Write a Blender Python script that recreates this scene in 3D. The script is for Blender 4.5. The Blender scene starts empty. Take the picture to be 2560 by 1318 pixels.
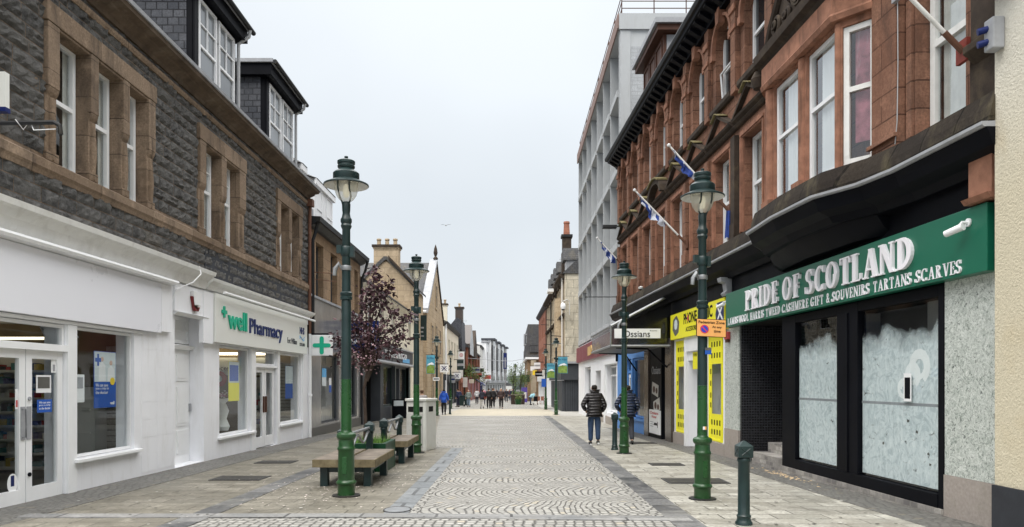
import bpy, bmesh, math, random
from mathutils import Vector, Matrix
R = math.radians
S = bpy.context.scene
COL = S.collection
rnd = random.Random(7)

# ---------------------------------------------------------------- camera, sky, sun, exposure
cam_d = bpy.data.cameras.new('camera'); cam = bpy.data.objects.new('camera', cam_d); COL.objects.link(cam)
cam.location = (0, 0, 1.6); cam.rotation_euler = (R(90), 0, 0)
cam_d.sensor_width = 36; cam_d.lens = 36 * 1800 / 2560
cam_d.shift_y = (955 - 659) / 2560; cam_d.clip_start = .05; cam_d.clip_end = 3000
S.camera = cam

SUN_EL, SUN_AZ = 58, 200          # high sun behind the cloud, behind the viewer
w = bpy.data.worlds.new('World'); S.world = w; w.use_nodes = True
nt = w.node_tree; nt.nodes.clear()
def wn(t): return nt.nodes.new(t)
sky = wn('ShaderNodeTexSky'); sky.sky_type = 'NISHITA'; sky.sun_disc = False
sky.sun_elevation = R(SUN_EL); sky.sun_rotation = R(SUN_AZ); sky.dust_density = 3
tc = wn('ShaderNodeTexCoord'); sx = wn('ShaderNodeSeparateXYZ'); nt.links.new(tc.outputs['Generated'], sx.inputs[0])
ramp = wn('ShaderNodeValToRGB')            # overcast luminance: bright overhead, dimmer at the horizon
e = ramp.color_ramp.elements
e[0].position = 0.0; e[0].color = (.82, .87, .905, 1)
e[1].position = 1.0; e[1].color = (4.2, 4.15, 4.1, 1)
for p, c in ((.22, (.76, .82, .875, 1)), (.50, (.88, .93, .98, 1)), (.66, (3.1, 3.1, 3.1, 1))):
    k = ramp.color_ramp.elements.new(p); k.color = c
nt.links.new(sx.outputs['Z'], ramp.inputs[0])
nz = wn('ShaderNodeTexNoise'); nz.inputs['Scale'].default_value = 1.7; nz.inputs['Detail'].default_value = 4
nz.inputs['Roughness'].default_value = .45
nt.links.new(tc.outputs['Generated'], nz.inputs['Vector'])
mr = wn('ShaderNodeMapRange'); mr.inputs[1].default_value = .3; mr.inputs[2].default_value = .7
mr.inputs[3].default_value = 8.7; mr.inputs[4].default_value = 10.9
nt.links.new(nz.outputs[0], mr.inputs[0])
vm = wn('ShaderNodeVectorMath'); vm.operation = 'SCALE'
nt.links.new(ramp.outputs[0], vm.inputs[0]); nt.links.new(mr.outputs[0], vm.inputs['Scale'])
va = wn('ShaderNodeVectorMath'); va.operation = 'MULTIPLY_ADD'; va.inputs[1].default_value = (.03, .03, .03)
nt.links.new(sky.outputs[0], va.inputs[0]); nt.links.new(vm.outputs[0], va.inputs[2])
bg = wn('ShaderNodeBackground'); bg.inputs[1].default_value = .1
wo = wn('ShaderNodeOutputWorld'); nt.links.new(va.outputs[0], bg.inputs[0]); nt.links.new(bg.outputs[0], wo.inputs[0])

sl = bpy.data.lights.new('sun', 'SUN'); sl.energy = 1.9; sl.angle = R(32); sl.color = (1, .95, .87)
so = bpy.data.objects.new('sun', sl); COL.objects.link(so)
az, el = R(SUN_AZ), R(SUN_EL)
d = Vector((math.sin(az) * math.cos(el), math.cos(az) * math.cos(el), math.sin(el)))
so.rotation_euler = d.to_track_quat('Z', 'Y').to_euler(); so.location = (0, -5, 30)
S.view_settings.view_transform = 'Standard'; S.view_settings.look = 'None'
S.view_settings.exposure = 0; S.view_settings.gamma = 1
S.render.engine = 'CYCLES'
S.cycles.max_bounces = 6; S.cycles.diffuse_bounces = 4; S.cycles.glossy_bounces = 3; S.cycles.transparent_max_bounces = 8
S.cycles.use_denoising = True; S.cycles.caustics_reflective = False; S.cycles.caustics_refractive = False
SL = .011                                     # the street falls gently away from the viewer
def gz(y): return -SL * min(y, 260)

# ---------------------------------------------------------------- materials
def lin(r, g, b):
    f = lambda c: (c / 255 / 12.92) if c / 255 <= .04045 else ((c / 255 + .055) / 1.055) ** 2.4
    return (f(r), f(g), f(b))
class NT:
    def __init__(s, name):
        s.m = bpy.data.materials.new(name); s.m.use_nodes = True; s.t = s.m.node_tree
        s.t.nodes.clear(); s.out = s.t.nodes.new('ShaderNodeOutputMaterial')
        s.b = s.t.nodes.new('ShaderNodeBsdfPrincipled'); s.t.links.new(s.b.outputs[0], s.out.inputs[0])
        s._pos = None
    def n(s, t, **kw):
        x = s.t.nodes.new(t)
        for k, v in kw.items(): setattr(x, k, v)
        return x
    def put(s, sock, v):
        if isinstance(v, bpy.types.NodeSocket): s.t.links.new(v, sock)
        elif v is not None: sock.default_value = v
    def math(s, op, a, b=None, c=None):
        x = s.n('ShaderNodeMath', operation=op); s.put(x.inputs[0], a)
        if b is not None: s.put(x.inputs[1], b)
        if c is not None: s.put(x.inputs[2], c)
        return x.outputs[0]
    def pos(s):
        if s._pos is None: s._pos = s.n('ShaderNodeNewGeometry').outputs['Position']
        return s._pos
    def obj(s): return s.n('ShaderNodeTexCoord').outputs['Object']
    def sep(s, v):
        x = s.n('ShaderNodeSeparateXYZ'); s.put(x.inputs[0], v); return x.outputs
    def comb(s, a, b, c=0.0):
        x = s.n('ShaderNodeCombineXYZ'); s.put(x.inputs[0], a); s.put(x.inputs[1], b); s.put(x.inputs[2], c); return x.outputs[0]
    def noise(s, vec, scale, detail=3, rough=.5, dist=0, out=0):
        x = s.n('ShaderNodeTexNoise'); s.put(x.inputs['Vector'], vec); x.inputs['Scale'].default_value = scale
        x.inputs['Detail'].default_value = detail; x.inputs['Roughness'].default_value = rough
        x.inputs['Distortion'].default_value = dist; return x.outputs[out]
    def scl(s, vec, k):
        x = s.n('ShaderNodeVectorMath', operation='MULTIPLY'); s.put(x.inputs[0], vec); x.inputs[1].default_value = k; return x.outputs[0]
    def rng(s, v, a, b, c=0.0, d=1.0):
        x = s.n('ShaderNodeMapRange'); s.put(x.inputs[0], v)
        for i, q in enumerate((a, b, c, d)): x.inputs[i + 1].default_value = q
        return x.outputs[0]
    def mix(s, f, a, b, mode='MIX'):
        x = s.n('ShaderNodeMix', data_type='RGBA', blend_type=mode); s.put(x.inputs[0], f)
        for i, q in ((6, a), (7, b)):
            if isinstance(q, tuple): q = q + (1,) if len(q) == 3 else q
            s.put(x.inputs[i], q)
        return x.outputs[2]
    def bump(s, h, strength=.3, dist=.02, normal=None):
        x = s.n('ShaderNodeBump'); s.put(x.inputs['Height'], h); x.inputs['Strength'].default_value = strength
        x.inputs['Distance'].default_value = dist
        if normal is not None: s.put(x.inputs['Normal'], normal)
        return x.outputs[0]
    def white(s, vec):
        x = s.n('ShaderNodeTexWhiteNoise', noise_dimensions='3D'); s.put(x.inputs[0], vec); return x.outputs[0]
    def fin(s, col, rough=.7, normal=None, metal=0, spec=None):
        if isinstance(col, tuple): col = col + (1,) if len(col) == 3 else col
        s.put(s.b.inputs['Base Color'], col); s.put(s.b.inputs['Roughness'], rough); s.b.inputs['Metallic'].default_value = metal
        if normal is not None: s.put(s.b.inputs['Normal'], normal)
        if spec is not None: s.b.inputs['Specular IOR Level'].default_value = spec
        return s.m
def mul(c, k): return tuple(min(1, x * k) for x in c[:3])
def paint(name, col, rough=.5, var=.12, vs=2.5, bump=.08, bs=60, metal=0, stain=None, stain_amt=.3, local=False, streak=False, spec=None):
    """A plain surface with uneven tone, fine grain and optional patchy stains."""
    t = NT(name); p = t.obj() if local else t.pos()
    v = t.noise(p, vs, 5, .6); g = t.noise(p, bs, 2)
    c = t.mix(t.rng(v, .3, .7), mul(col, 1 - var), mul(col, 1 + var))
    if stain:
        q = t.scl(p, (3.0, 3.0, .5)) if streak else p
        s2 = t.noise(q, 2.1, 6, .7, .4)
        c = t.mix(t.rng(s2, .52, .75, 0, stain_amt), c, stain)
    return t.fin(c, t.rng(v, .2, .8, max(.02, rough - .08), min(1, rough + .08)), t.bump(g, bump, .004) if bump else None, metal, spec if spec is not None else (.5 if rough < .4 or metal else .2))
def bricks(name, c1, c2, mortar, bw, bh, ms=.012, rough=.85, bump=.4, stain=None, stain_amt=.4, ground=False, grain=30, gb=.3, var2=None, offs=.5, wet=None, dist=.01):
    t = NT(name); P = t.sep(t.pos())
    vec = t.comb(P[0], P[1]) if ground else t.comb(t.math('ADD', P[0], P[1]), P[2])
    wob = t.noise(t.pos(), 3.0, 2, out=1)
    k = t.n('ShaderNodeVectorMath', operation='MULTIPLY_ADD'); t.put(k.inputs[0], wob); k.inputs[1].default_value = (.012, .012, 0); t.put(k.inputs[2], vec)
    b = t.n('ShaderNodeTexBrick'); t.put(b.inputs['Vector'], k.outputs[0]); b.offset = offs
    for kk, q in (('Color1', c1), ('Color2', c2), ('Mortar', mortar)): b.inputs[kk].default_value = q[:3] + (1,)
    b.inputs['Scale'].default_value = 1; b.inputs['Mortar Size'].default_value = ms; b.inputs['Mortar Smooth'].default_value = .25
    b.inputs['Brick Width'].default_value = bw; b.inputs['Row Height'].default_value = bh; b.inputs['Bias'].default_value = 0
    n1 = t.noise(t.pos(), .9, 6, .65); n2 = t.noise(t.pos(), grain, 3, .6)
    c = t.mix(t.rng(n2, .35, .7, 0, .6), b.outputs[0], mul(c1, .42))
    c = t.mix(t.rng(n1, .42, .62, 0, .55), c, var2 or mul(c2, .6))
    c = t.mix(t.rng(t.noise(t.pos(), 3.7, 5, .7), .55, .7, 0, .45), c, mul(c2, 1.35))
    if stain:
        c = t.mix(t.rng(t.noise(t.scl(t.pos(), (1.4, 1.4, .5)) if not ground else t.pos(), 1.3, 7, .7, .5), .5, .7, 0, stain_amt), c, stain)
    r = rough
    if wet is not None:
        wn_ = t.noise(t.pos(), .7, 5, .6); r = t.rng(wn_, .4, .65, rough, wet)
    h = t.math('MULTIPLY_ADD', n2, gb, t.math('SUBTRACT', 1.0, b.outputs[1]))
    return t.fin(c, r, t.bump(h, bump, dist), 0, .5 if rough < .35 else .18)
def glassm(name, tint=(1, 1, 1), refl=1.0, rough=0.0):
    t = NT(name); t.t.nodes.remove(t.b)
    tr = t.n('ShaderNodeBsdfTransparent'); tr.inputs[0].default_value = tint + (1,)
    gl = t.n('ShaderNodeBsdfGlossy'); gl.inputs['Roughness'].default_value = rough; gl.inputs[0].default_value = (.95, .97, 1, 1)
    ge = t.n('ShaderNodeNewGeometry'); dt = t.n('ShaderNodeVectorMath', operation='DOT_PRODUCT'); t.put(dt.inputs[0], ge.outputs['Normal']); t.put(dt.inputs[1], ge.outputs['Incoming'])
    sch = t.math('MULTIPLY_ADD', t.math('POWER', t.math('SUBTRACT', 1.0, t.math('ABSOLUTE', dt.outputs['Value'])), 4.0), .9, .075)
    wv = t.noise(t.pos(), 1.4, 2); bp = t.bump(wv, .10, .02); t.put(gl.inputs['Normal'], bp)
    mx = t.n('ShaderNodeMixShader'); t.put(mx.inputs[0], t.math('MINIMUM', t.math('MULTIPLY', sch, refl), 1.0)); t.t.links.new(tr.outputs[0], mx.inputs[1]); t.t.links.new(gl.outputs[0], mx.inputs[2])
    t.t.links.new(mx.outputs[0], t.out.inputs[0]); return t.m
def emit(name, col, k):
    t = NT(name); t.b.inputs['Base Color'].default_value = col + (1,); t.b.inputs['Emission Color'].default_value = col + (1,)
    t.b.inputs['Emission Strength'].default_value = k; return t.m

def whin_mat():
    t = NT('rock_faced_whinstone'); a = t.n('ShaderNodeAttribute', attribute_name='blk').outputs['Fac']
    n1 = t.noise(t.pos(), 7, 6, .7); n2 = t.noise(t.pos(), 45, 4, .7)
    c = t.mix(t.rng(n1, .3, .7), (.032, .032, .033), (.185, .182, .177))
    c = t.mix(t.math('MULTIPLY', a, .55), c, (.16, .155, .145))
    c = t.mix(t.rng(t.noise(t.pos(), 1.1, 5, .6), .55, .75, 0, .5), c, (.12, .10, .07))
    c = t.mix(t.math('GREATER_THAN', a, 1.5), c, (.17, .165, .155))
    return t.fin(c, .9, t.bump(t.math('ADD', t.math('MULTIPLY', n1, 1.2), n2), 1.0, .030), 0, .1)
def fan_setts():
    """Small granite setts laid in bulging arcs, lanes stacked along the street."""
    t = NT('arc_laid_granite_setts'); P = t.sep(t.pos())
    wob = t.sep(t.noise(t.pos(), 2.2, 3, out=1))
    wo2 = t.sep(t.noise(t.pos(), .55, 2, out=1)); X = t.math('MULTIPLY_ADD', wo2[0], .5, t.math('MULTIPLY_ADD', wob[0], .12, P[0])); Y = t.math('MULTIPLY_ADD', wo2[1], .7, t.math('MULTIPLY_ADD', wob[1], .12, P[1]))
    W, RR, h, sw = 1.55, 1.02, .098, .105
    q = t.math('DIVIDE', Y, W); lane = t.math('FLOOR', q); v = t.math('MULTIPLY', t.math('SUBTRACT', t.math('SUBTRACT', q, lane), .5), W)
    arc = t.math('SQRT', t.math('SUBTRACT', RR * RR, t.math('MULTIPLY', v, v)))
    rr = t.math('DIVIDE', t.math('ADD', t.math('ADD', X, arc), t.math('MULTIPLY', lane, .37)), h); row = t.math('FLOOR', rr); rf = t.math('SUBTRACT', rr, row)
    ang = t.math('MULTIPLY', t.math('ARCSINE', t.math('DIVIDE', v, RR)), RR / sw)
    jit = t.white(t.comb(row, lane, 3.0)); aa = t.math('ADD', ang, t.math('MULTIPLY', jit, 3.0)); ai = t.math('FLOOR', aa); af = t.math('SUBTRACT', aa, ai)
    e1 = t.math('MINIMUM', rf, t.math('SUBTRACT', 1.0, rf)); e2 = t.math('MINIMUM', af, t.math('SUBTRACT', 1.0, af))
    ee = t.math('MINIMUM', e1, t.math('MULTIPLY', e2, 1.1))
    return sett_finish(t, ee, t.white(t.comb(row, ai, lane)), row)
def row_setts(name, bw=.12, bh=.125, dark=.92):
    t = NT(name); P = t.sep(t.pos()); wob = t.sep(t.noise(t.pos(), 2.0, 3, out=1))
    X = t.math('MULTIPLY_ADD', wob[0], .12, P[0]); Y = t.math('MULTIPLY_ADD', wob[1], .12, P[1])
    rr = t.math('DIVIDE', Y, bh); row = t.math('FLOOR', rr); rf = t.math('SUBTRACT', rr, row)
    jit = t.white(t.comb(row, 1.0, 3.0)); aa = t.math('ADD', t.math('DIVIDE', X, bw), t.math('MULTIPLY', jit, 7.0)); ai = t.math('FLOOR', aa); af = t.math('SUBTRACT', aa, ai)
    e1 = t.math('MINIMUM', rf, t.math('SUBTRACT', 1.0, rf)); e2 = t.math('MULTIPLY', t.math('MINIMUM', af, t.math('SUBTRACT', 1.0, af)), bw / bh)
    return sett_finish(t, t.math('MINIMUM', e1, e2), t.white(t.comb(row, ai, 0.0)), row, dark)
def sett_finish(t, ee, rv, row, dark=1.0):
    k = t.rng(ee, .03, .21); n2 = t.noise(t.pos(), 60, 3, .6); n1 = t.noise(t.pos(), .6, 5, .6)
    c = t.mix(rv, mul((.29, .28, .252), dark), mul((.44, .428, .39), dark))
    c = t.mix(t.math('MULTIPLY', t.math('GREATER_THAN', rv, .965), .6), c, mul((.50, .42, .28), dark))
    c = t.mix(t.rng(n1, .4, .7, 0, .35), c, mul((.33, .325, .30), dark)); c = t.mix(t.rng(n2, .3, .8, 0, .3), c, mul((.25, .25, .25), dark))
    c = t.mix(k, (.085, .082, .075), c)
    hgt = t.math('MULTIPLY_ADD', n2, .15, t.math('MULTIPLY_ADD', rv, .25, t.math('POWER', k, .5)))
    return t.fin(c, t.rng(n1, .35, .65, .5, .8), t.bump(hgt, .7, .018))
def marble_mat():
    t = NT('green_veined_marble'); n1 = t.noise(t.pos(), 5, 8, .75, 2.2); n2 = t.noise(t.pos(), 16, 5, .7, 1.5)
    v = t.math('ABSOLUTE', t.math('SUBTRACT', n1, .5)); v2 = t.math('ABSOLUTE', t.math('SUBTRACT', n2, .5))
    c = t.mix(t.rng(n2, .35, .65), (.22, .26, .23), (.50, .54, .50)); c = t.mix(t.rng(v, .0, .03, .9, 0), c, (.85, .87, .83)); c = t.mix(t.rng(v2, .0, .05, .6, 0), c, (.7, .73, .7)); c = t.mix(t.rng(t.noise(t.pos(), 24, 4, .7, 1), .58, .64, 0, .85), c, (.03, .045, .04))
    return t.fin(c, .3, None)
def wash_mat():
    t = NT('whitewash_smears'); P = t.scl(t.pos(), (1, 1, .55)); n = t.noise(P, 4.5, 6, .62, 3.2); m = t.noise(t.scl(t.pos(), (1, 1, .35)), 9, 4, .7, 2.5)
    c = t.mix(t.rng(n, .3, .7), (.62, .69, .71), (.84, .89, .90)); c = t.mix(t.rng(m, .60, .66, 0, .8), c, (.93, .95, .95)); c = t.mix(t.rng(t.noise(t.pos(), 3.0, 4, .6, 4.5), .50, .60, 0, .55), c, (.42, .50, .53))
    z = t.sep(t.pos())[2]; big = t.noise(t.pos(), 2.4, 4, .5, .3)
    cover = t.math('ADD', t.math('MULTIPLY', t.math('SUBTRACT', 2.36, z), 2.6), t.math('MULTIPLY', t.math('SUBTRACT', big, .5), 1.7))
    a = t.rng(cover, .0, .8); thin = t.rng(m, .25, .5, .82, 1.0); gaps = t.rng(t.noise(t.pos(), 5.3, 5, .75, 1), .62, .67, 1, .10)
    m_ = t.fin(c, .6, t.bump(n, .2, .01), 0, .1); t.put(t.b.inputs['Alpha'], t.math('MULTIPLY', t.math('MULTIPLY', a, thin), gaps)); return m_

M = {}
M['whin'] = whin_mat()
M['brownstone'] = bricks('brown_sandstone', (.19, .135, .092), (.33, .245, .175), (.06, .045, .035), 1.7, .62, .008, stain=(.045, .036, .03), stain_amt=.8, gb=.6, bump=.7)
M['brownstone_b'] = bricks('buff_brown_ashlar', (.34, .23, .14), (.40, .28, .18), (.14, .10, .07), .8, .36, .01, stain=(.08, .06, .045), stain_amt=.6)
M['redstone'] = bricks('red_sandstone_ashlar', (.225, .114, .075), (.355, .19, .127), (.08, .04, .028), .95, .38, .012, stain=(.07, .042, .032), stain_amt=.8, gb=.6, bump=.7, var2=(.165, .078, .05))
M['redtrim'] = paint('red_sandstone_dressings', (.29, .143, .094), .85, .35, 3.8, .5, 50, stain=(.06, .035, .027), stain_amt=.85, streak=True)
M['darkstone'] = paint('soot_black_carved_stone', (.050, .038, .030), .9, .35, 4, .5, 40, stain=(.13, .10, .065), stain_amt=.6)
M['mossy'] = paint('mossy_lead_ledge', (.20, .17, .085), .9, .3, 6, .3, 40, stain=(.10, .09, .04), stain_amt=.5)
M['buffstone'] = bricks('buff_sandstone', (.50, .385, .25), (.58, .46, .32), (.24, .19, .14), .9, .40, .012, stain=(.20, .15, .10), stain_amt=.5)
M['creamstone'] = bricks('pale_soot_streaked_stone', (.62, .56, .44), (.70, .64, .52), (.30, .27, .22), 1.1, .62, .02, stain=(.16, .14, .11), stain_amt=.7)
M['redbrick'] = bricks('far_red_sandstone', (.36, .15, .10), (.42, .18, .12), (.2, .1, .07), .8, .4, .01, stain=(.12, .07, .05))
M['white'] = paint('white_masonry_paint', (.84, .85, .88), .5, .035, 1.2, .12, 30, stain=(.50, .49, .45), stain_amt=.30, streak=True)
M['panel'] = paint('smooth_white_sign_panel', (.80, .81, .86), .3, .01, .8, .02, 60)
M['ivory'] = paint('ivory_sign_panel', (.74, .75, .71), .35, .03, .8, .02, 60)
M['upvc'] = paint('white_window_paint', (.82, .83, .84), .4, .03, 3, .03)
M['oldwhite'] = paint('chipped_white_paint', (.76, .76, .74), .6, .05, 6, .2, 50, stain=(.42, .40, .36), stain_amt=.5)
M['cream'] = paint('cream_render', (.70, .65, .53), .85, .05, 1, .3, 45, stain=(.40, .36, .28), stain_amt=.3, streak=True)
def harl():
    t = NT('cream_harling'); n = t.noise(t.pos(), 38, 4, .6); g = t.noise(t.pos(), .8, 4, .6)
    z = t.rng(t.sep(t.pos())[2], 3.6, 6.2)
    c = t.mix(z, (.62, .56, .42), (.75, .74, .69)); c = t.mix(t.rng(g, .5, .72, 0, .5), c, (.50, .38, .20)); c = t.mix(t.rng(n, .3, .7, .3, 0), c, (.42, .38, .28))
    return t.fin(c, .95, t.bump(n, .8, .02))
M['harl'] = harl()
M['lane'] = paint('pale_render', (.62, .61, .58), .85, .06, 1.5, .3, 45, stain=(.35, .33, .30), stain_amt=.4, streak=True)
M['black'] = paint('black_paint', (.0045, .005, .0075), .5, .3, 2, .05, spec=.08)
M['blackplinth'] = paint('charcoal_plinth_paint', (.035, .038, .045), .55, .25, 2, .25, 40)
M['iron'] = paint('dark_green_cast_iron', (.007, .024, .024), .38, .25, 5, .15, 50, local=True, stain=(.03, .045, .04), stain_amt=.4)
M['irongreen'] = paint('bright_green_gloss_paint', (.011, .068, .015), .28, .15, 4, .1, 50, local=True, stain=(.012, .05, .02), stain_amt=.5)
M['chipped'] = paint('worn_green_paint', (.012, .060, .015), .33, .3, 4, .2, 50, local=True, stain=(.17, .20, .14), stain_amt=.75)
M['slate'] = bricks('weathered_slate', (.085, .088, .095), (.13, .13, .135), (.02, .02, .02), .28, .16, .012, .7, .7, stain=(.16, .14, .10), stain_amt=.5)
M['slateblue'] = bricks('blue_grey_hung_slate', (.060, .066, .080), (.105, .11, .125), (.012, .012, .015), .24, .17, .014, .6, .8)
M['lead'] = paint('lead_flashing', (.33, .34, .36), .5, .15, 3, .1, 30, stain=(.2, .2, .19), stain_amt=.5)
M['concrete'] = paint('pale_grey_concrete', (.41, .425, .435), .75, .06, .9, .15, 30, stain=(.30, .30, .29), stain_amt=.4, streak=True)
M['greybrick'] = bricks('grey_painted_brick', (.44, .46, .48), (.50, .52, .54), (.36, .37, .38), .45, .15, .012, .8, .4)
M['rust'] = paint('pinkish_rusty_edge', (.25, .175, .155), .8, .15, 3, .2)
M['glass'] = glassm('window_glass', (.93, .96, .95), 1.7)
M['shopglass'] = glassm('shop_window_glass', (.88, .91, .91), .48)
M['frost'] = glassm('dusty_canopy_glass', (.42, .42, .42), .8, .12)
def dg(name, c=(.012, .015, .018), rough=.04):
    t = NT(name); wv = t.noise(t.pos(), .9, 2); return t.fin(t.mix(t.noise(t.pos(), .7, 2), mul(c, .5), mul(c, 2.2)), rough, t.bump(wv, .12, .03))
M['darkglass'] = dg('dim_window_glass')
M['wash'] = wash_mat(); M['paleglass'] = dg('painted_sky_sheen_glass', (.13, .14, .15)); M['cornicestone'] = paint('weathered_cornice_stone', (.115, .085, .062), .9, .35, 3, .5, 40, stain=(.24, .20, .155), stain_amt=.6)  # paleglass: pale base colour stands in for sky reflected in the panes
M['marble'] = marble_mat()
M['granite'] = paint('pinkish_granite', (.35, .31, .28), .55, .15, 25, .1, 90, stain=(.26, .24, .19), stain_amt=.5)
M['mosaicblack'] = bricks('black_mosaic_tiles', (.010, .010, .013), (.02, .02, .024), (.055, .06, .07), .06, .06, .006, .25, .5, offs=0)
M['crazy'] = bricks('stone_chip_mosaic', (.55, .52, .48), (.16, .15, .15), (.35, .33, .30), .16, .09, .012, .6, .4)
M['fan'] = fan_setts()
M['rowsett'] = row_setts('coursed_granite_setts')
M['darksett'] = row_setts('small_dark_setts', .13, .095, .42)
M['paveL'] = bricks('damp_brown_flagstones', (.18, .166, .135), (.31, .288, .24), (.04, .037, .03), .62, .31, .010, .6, .35, ground=True, stain=(.10, .092, .072), stain_amt=.75, grain=22, gb=.3, wet=.4, var2=(.16, .15, .12))
M['paveR'] = bricks('pale_buff_flagstones', (.30, .288, .25), (.52, .505, .45), (.06, .057, .05), .66, .33, .011, .6, .35, ground=True, stain=(.14, .13, .108), stain_amt=.85, grain=22, gb=.3, wet=.4, var2=(.26, .245, .205))
M['pavefar'] = bricks('pale_far_paving', (.44, .43, .40), (.50, .49, .455), (.3, .29, .26), .8, .4, .01, .7, .2, ground=True, grain=14, stain=(.42, .40, .36), stain_amt=.5)
M['tan'] = bricks('buff_crossing_slabs', (.46, .42, .33), (.52, .48, .39), (.4, .34, .25), .4, .2, .01, .7, .2, ground=True, stain=(.5, .46, .38))
M['blue'] = bricks('blue_grey_kerb_stone', (.19, .205, .215), (.29, .305, .315), (.04, .04, .04), 3.0, .78, .03, .55, .3, ground=True, stain=(.17, .185, .20), stain_amt=.7, wet=.28, grain=20, gb=.15)
M['bluecross'] = bricks('blue_grey_crossing_stone', (.25, .25, .245), (.35, .345, .335), (.05, .05, .05), .95, 3.0, .02, .55, .3, ground=True, stain=(.13, .14, .15), stain_amt=.7, grain=20, gb=.15)
M['bluedark'] = bricks('wet_dark_kerb_stone', (.05, .052, .056), (.22, .22, .22), (.02, .02, .02), 3.0, .62, .02, .5, .3, ground=True, stain=(.27, .265, .25), stain_amt=.75, wet=.25, grain=20, gb=.15)
M['asphalt'] = paint('dark_asphalt', (.07, .07, .07), .9, .2, 2, .3, 60)
M['cover'] = bricks('iron_drain_cover', (.07, .066, .06), (.09, .085, .075), (.03, .03, .03), .07, .05, .012, .6, .7, ground=True)
M['benchtop'] = paint('worn_brown_bench_slab', (.175, .15, .125), .75, .3, 5, .4, 40, stain=(.33, .29, .23), stain_amt=.6)
M['benchedge'] = paint('lichened_bench_edge', (.17, .14, .085), .9, .3, 9, .4, 40, stain=(.42, .38, .26), stain_amt=.6)
M['bin'] = paint('off_white_metal', (.62, .62, .59), .5, .05, 3, .05, stain=(.42, .40, .35), stain_amt=.3, local=True)
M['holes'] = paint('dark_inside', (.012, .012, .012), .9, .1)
M['room'] = paint('dim_room_wall', (.16, .15, .13), .9, .2)
M['warmroom'] = paint('warm_shop_wall', (.26, .21, .13), .9, .12)
M['slat'] = bricks('pale_slatwall', (.62, .60, .52), (.66, .64, .56), (.25, .23, .19), 5.0, .11, .012, .6, .3)
M['curtain'] = paint('pale_curtain', (.62, .62, .60), .9, .1, 8)
M['pinkcloth'] = paint('plum_pink_curtain', (.33, .12, .15), .9, .5, 5, stain=(.50, .42, .45), stain_amt=.6, streak=True)
M['greymarble'] = paint('polished_grey_stone', (.20, .20, .20), .16, .12, 1.4, .02, stain=(.28, .28, .27), stain_amt=.5)
M['greydark'] = paint('dark_grey_stone', (.11, .108, .10), .5, .2, 2, .1)
M['brownpol'] = paint('polished_brown_granite', (.065, .052, .045), .2, .3, 20, .02)
M['wood'] = paint('dark_brown_timber', (.08, .035, .022), .5, .2, 5, .1)
M['gutter'] = paint('black_gutter_iron', (.02, .021, .023), .5, .3, 3, .2, stain=(.06, .05, .03), stain_amt=.5)
M['pipe'] = paint('rusty_brown_pipe', (.15, .075, .05), .6, .2, 4, .2)
M['pipegrey'] = paint('grey_plastic_pipe', (.42, .43, .44), .5, .1)
M['signgreen'] = paint('green_sign_board', (.006, .13, .075), .35, .06, 1, .02)
M['yellow'] = paint('yellow_sign_vinyl', (.86, .80, .03), .4, .04, 1, .02)
M['maroon'] = paint('maroon_sign_board', (.19, .035, .05), .4, .12, 1.5, .03)
M['shopblue'] = paint('sky_blue_shop_paint', (.10, .26, .60), .5, .1, 3, .1, stain=(.25, .38, .55), stain_amt=.4)
M['navy'] = paint('navy_blue_vinyl', (.012, .022, .11), .4, .1)
M['greyfascia'] = paint('charcoal_shop_boards', (.060, .066, .075), .5, .12, 2, .05)
M['rail'] = paint('worn_steel_rail', (.28, .29, .30), .45, .2, 6, .1, metal=.6, local=True)
M['petal'] = paint('fallen_petals', (.75, .66, .62), .8, .15)
M['sand'] = paint('spilt_sand', (.62, .47, .30), .95, .2, 10, .3)
M['bark'] = paint('tree_bark', (.055, .04, .032), .9, .3, 12, .6, 40)
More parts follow.
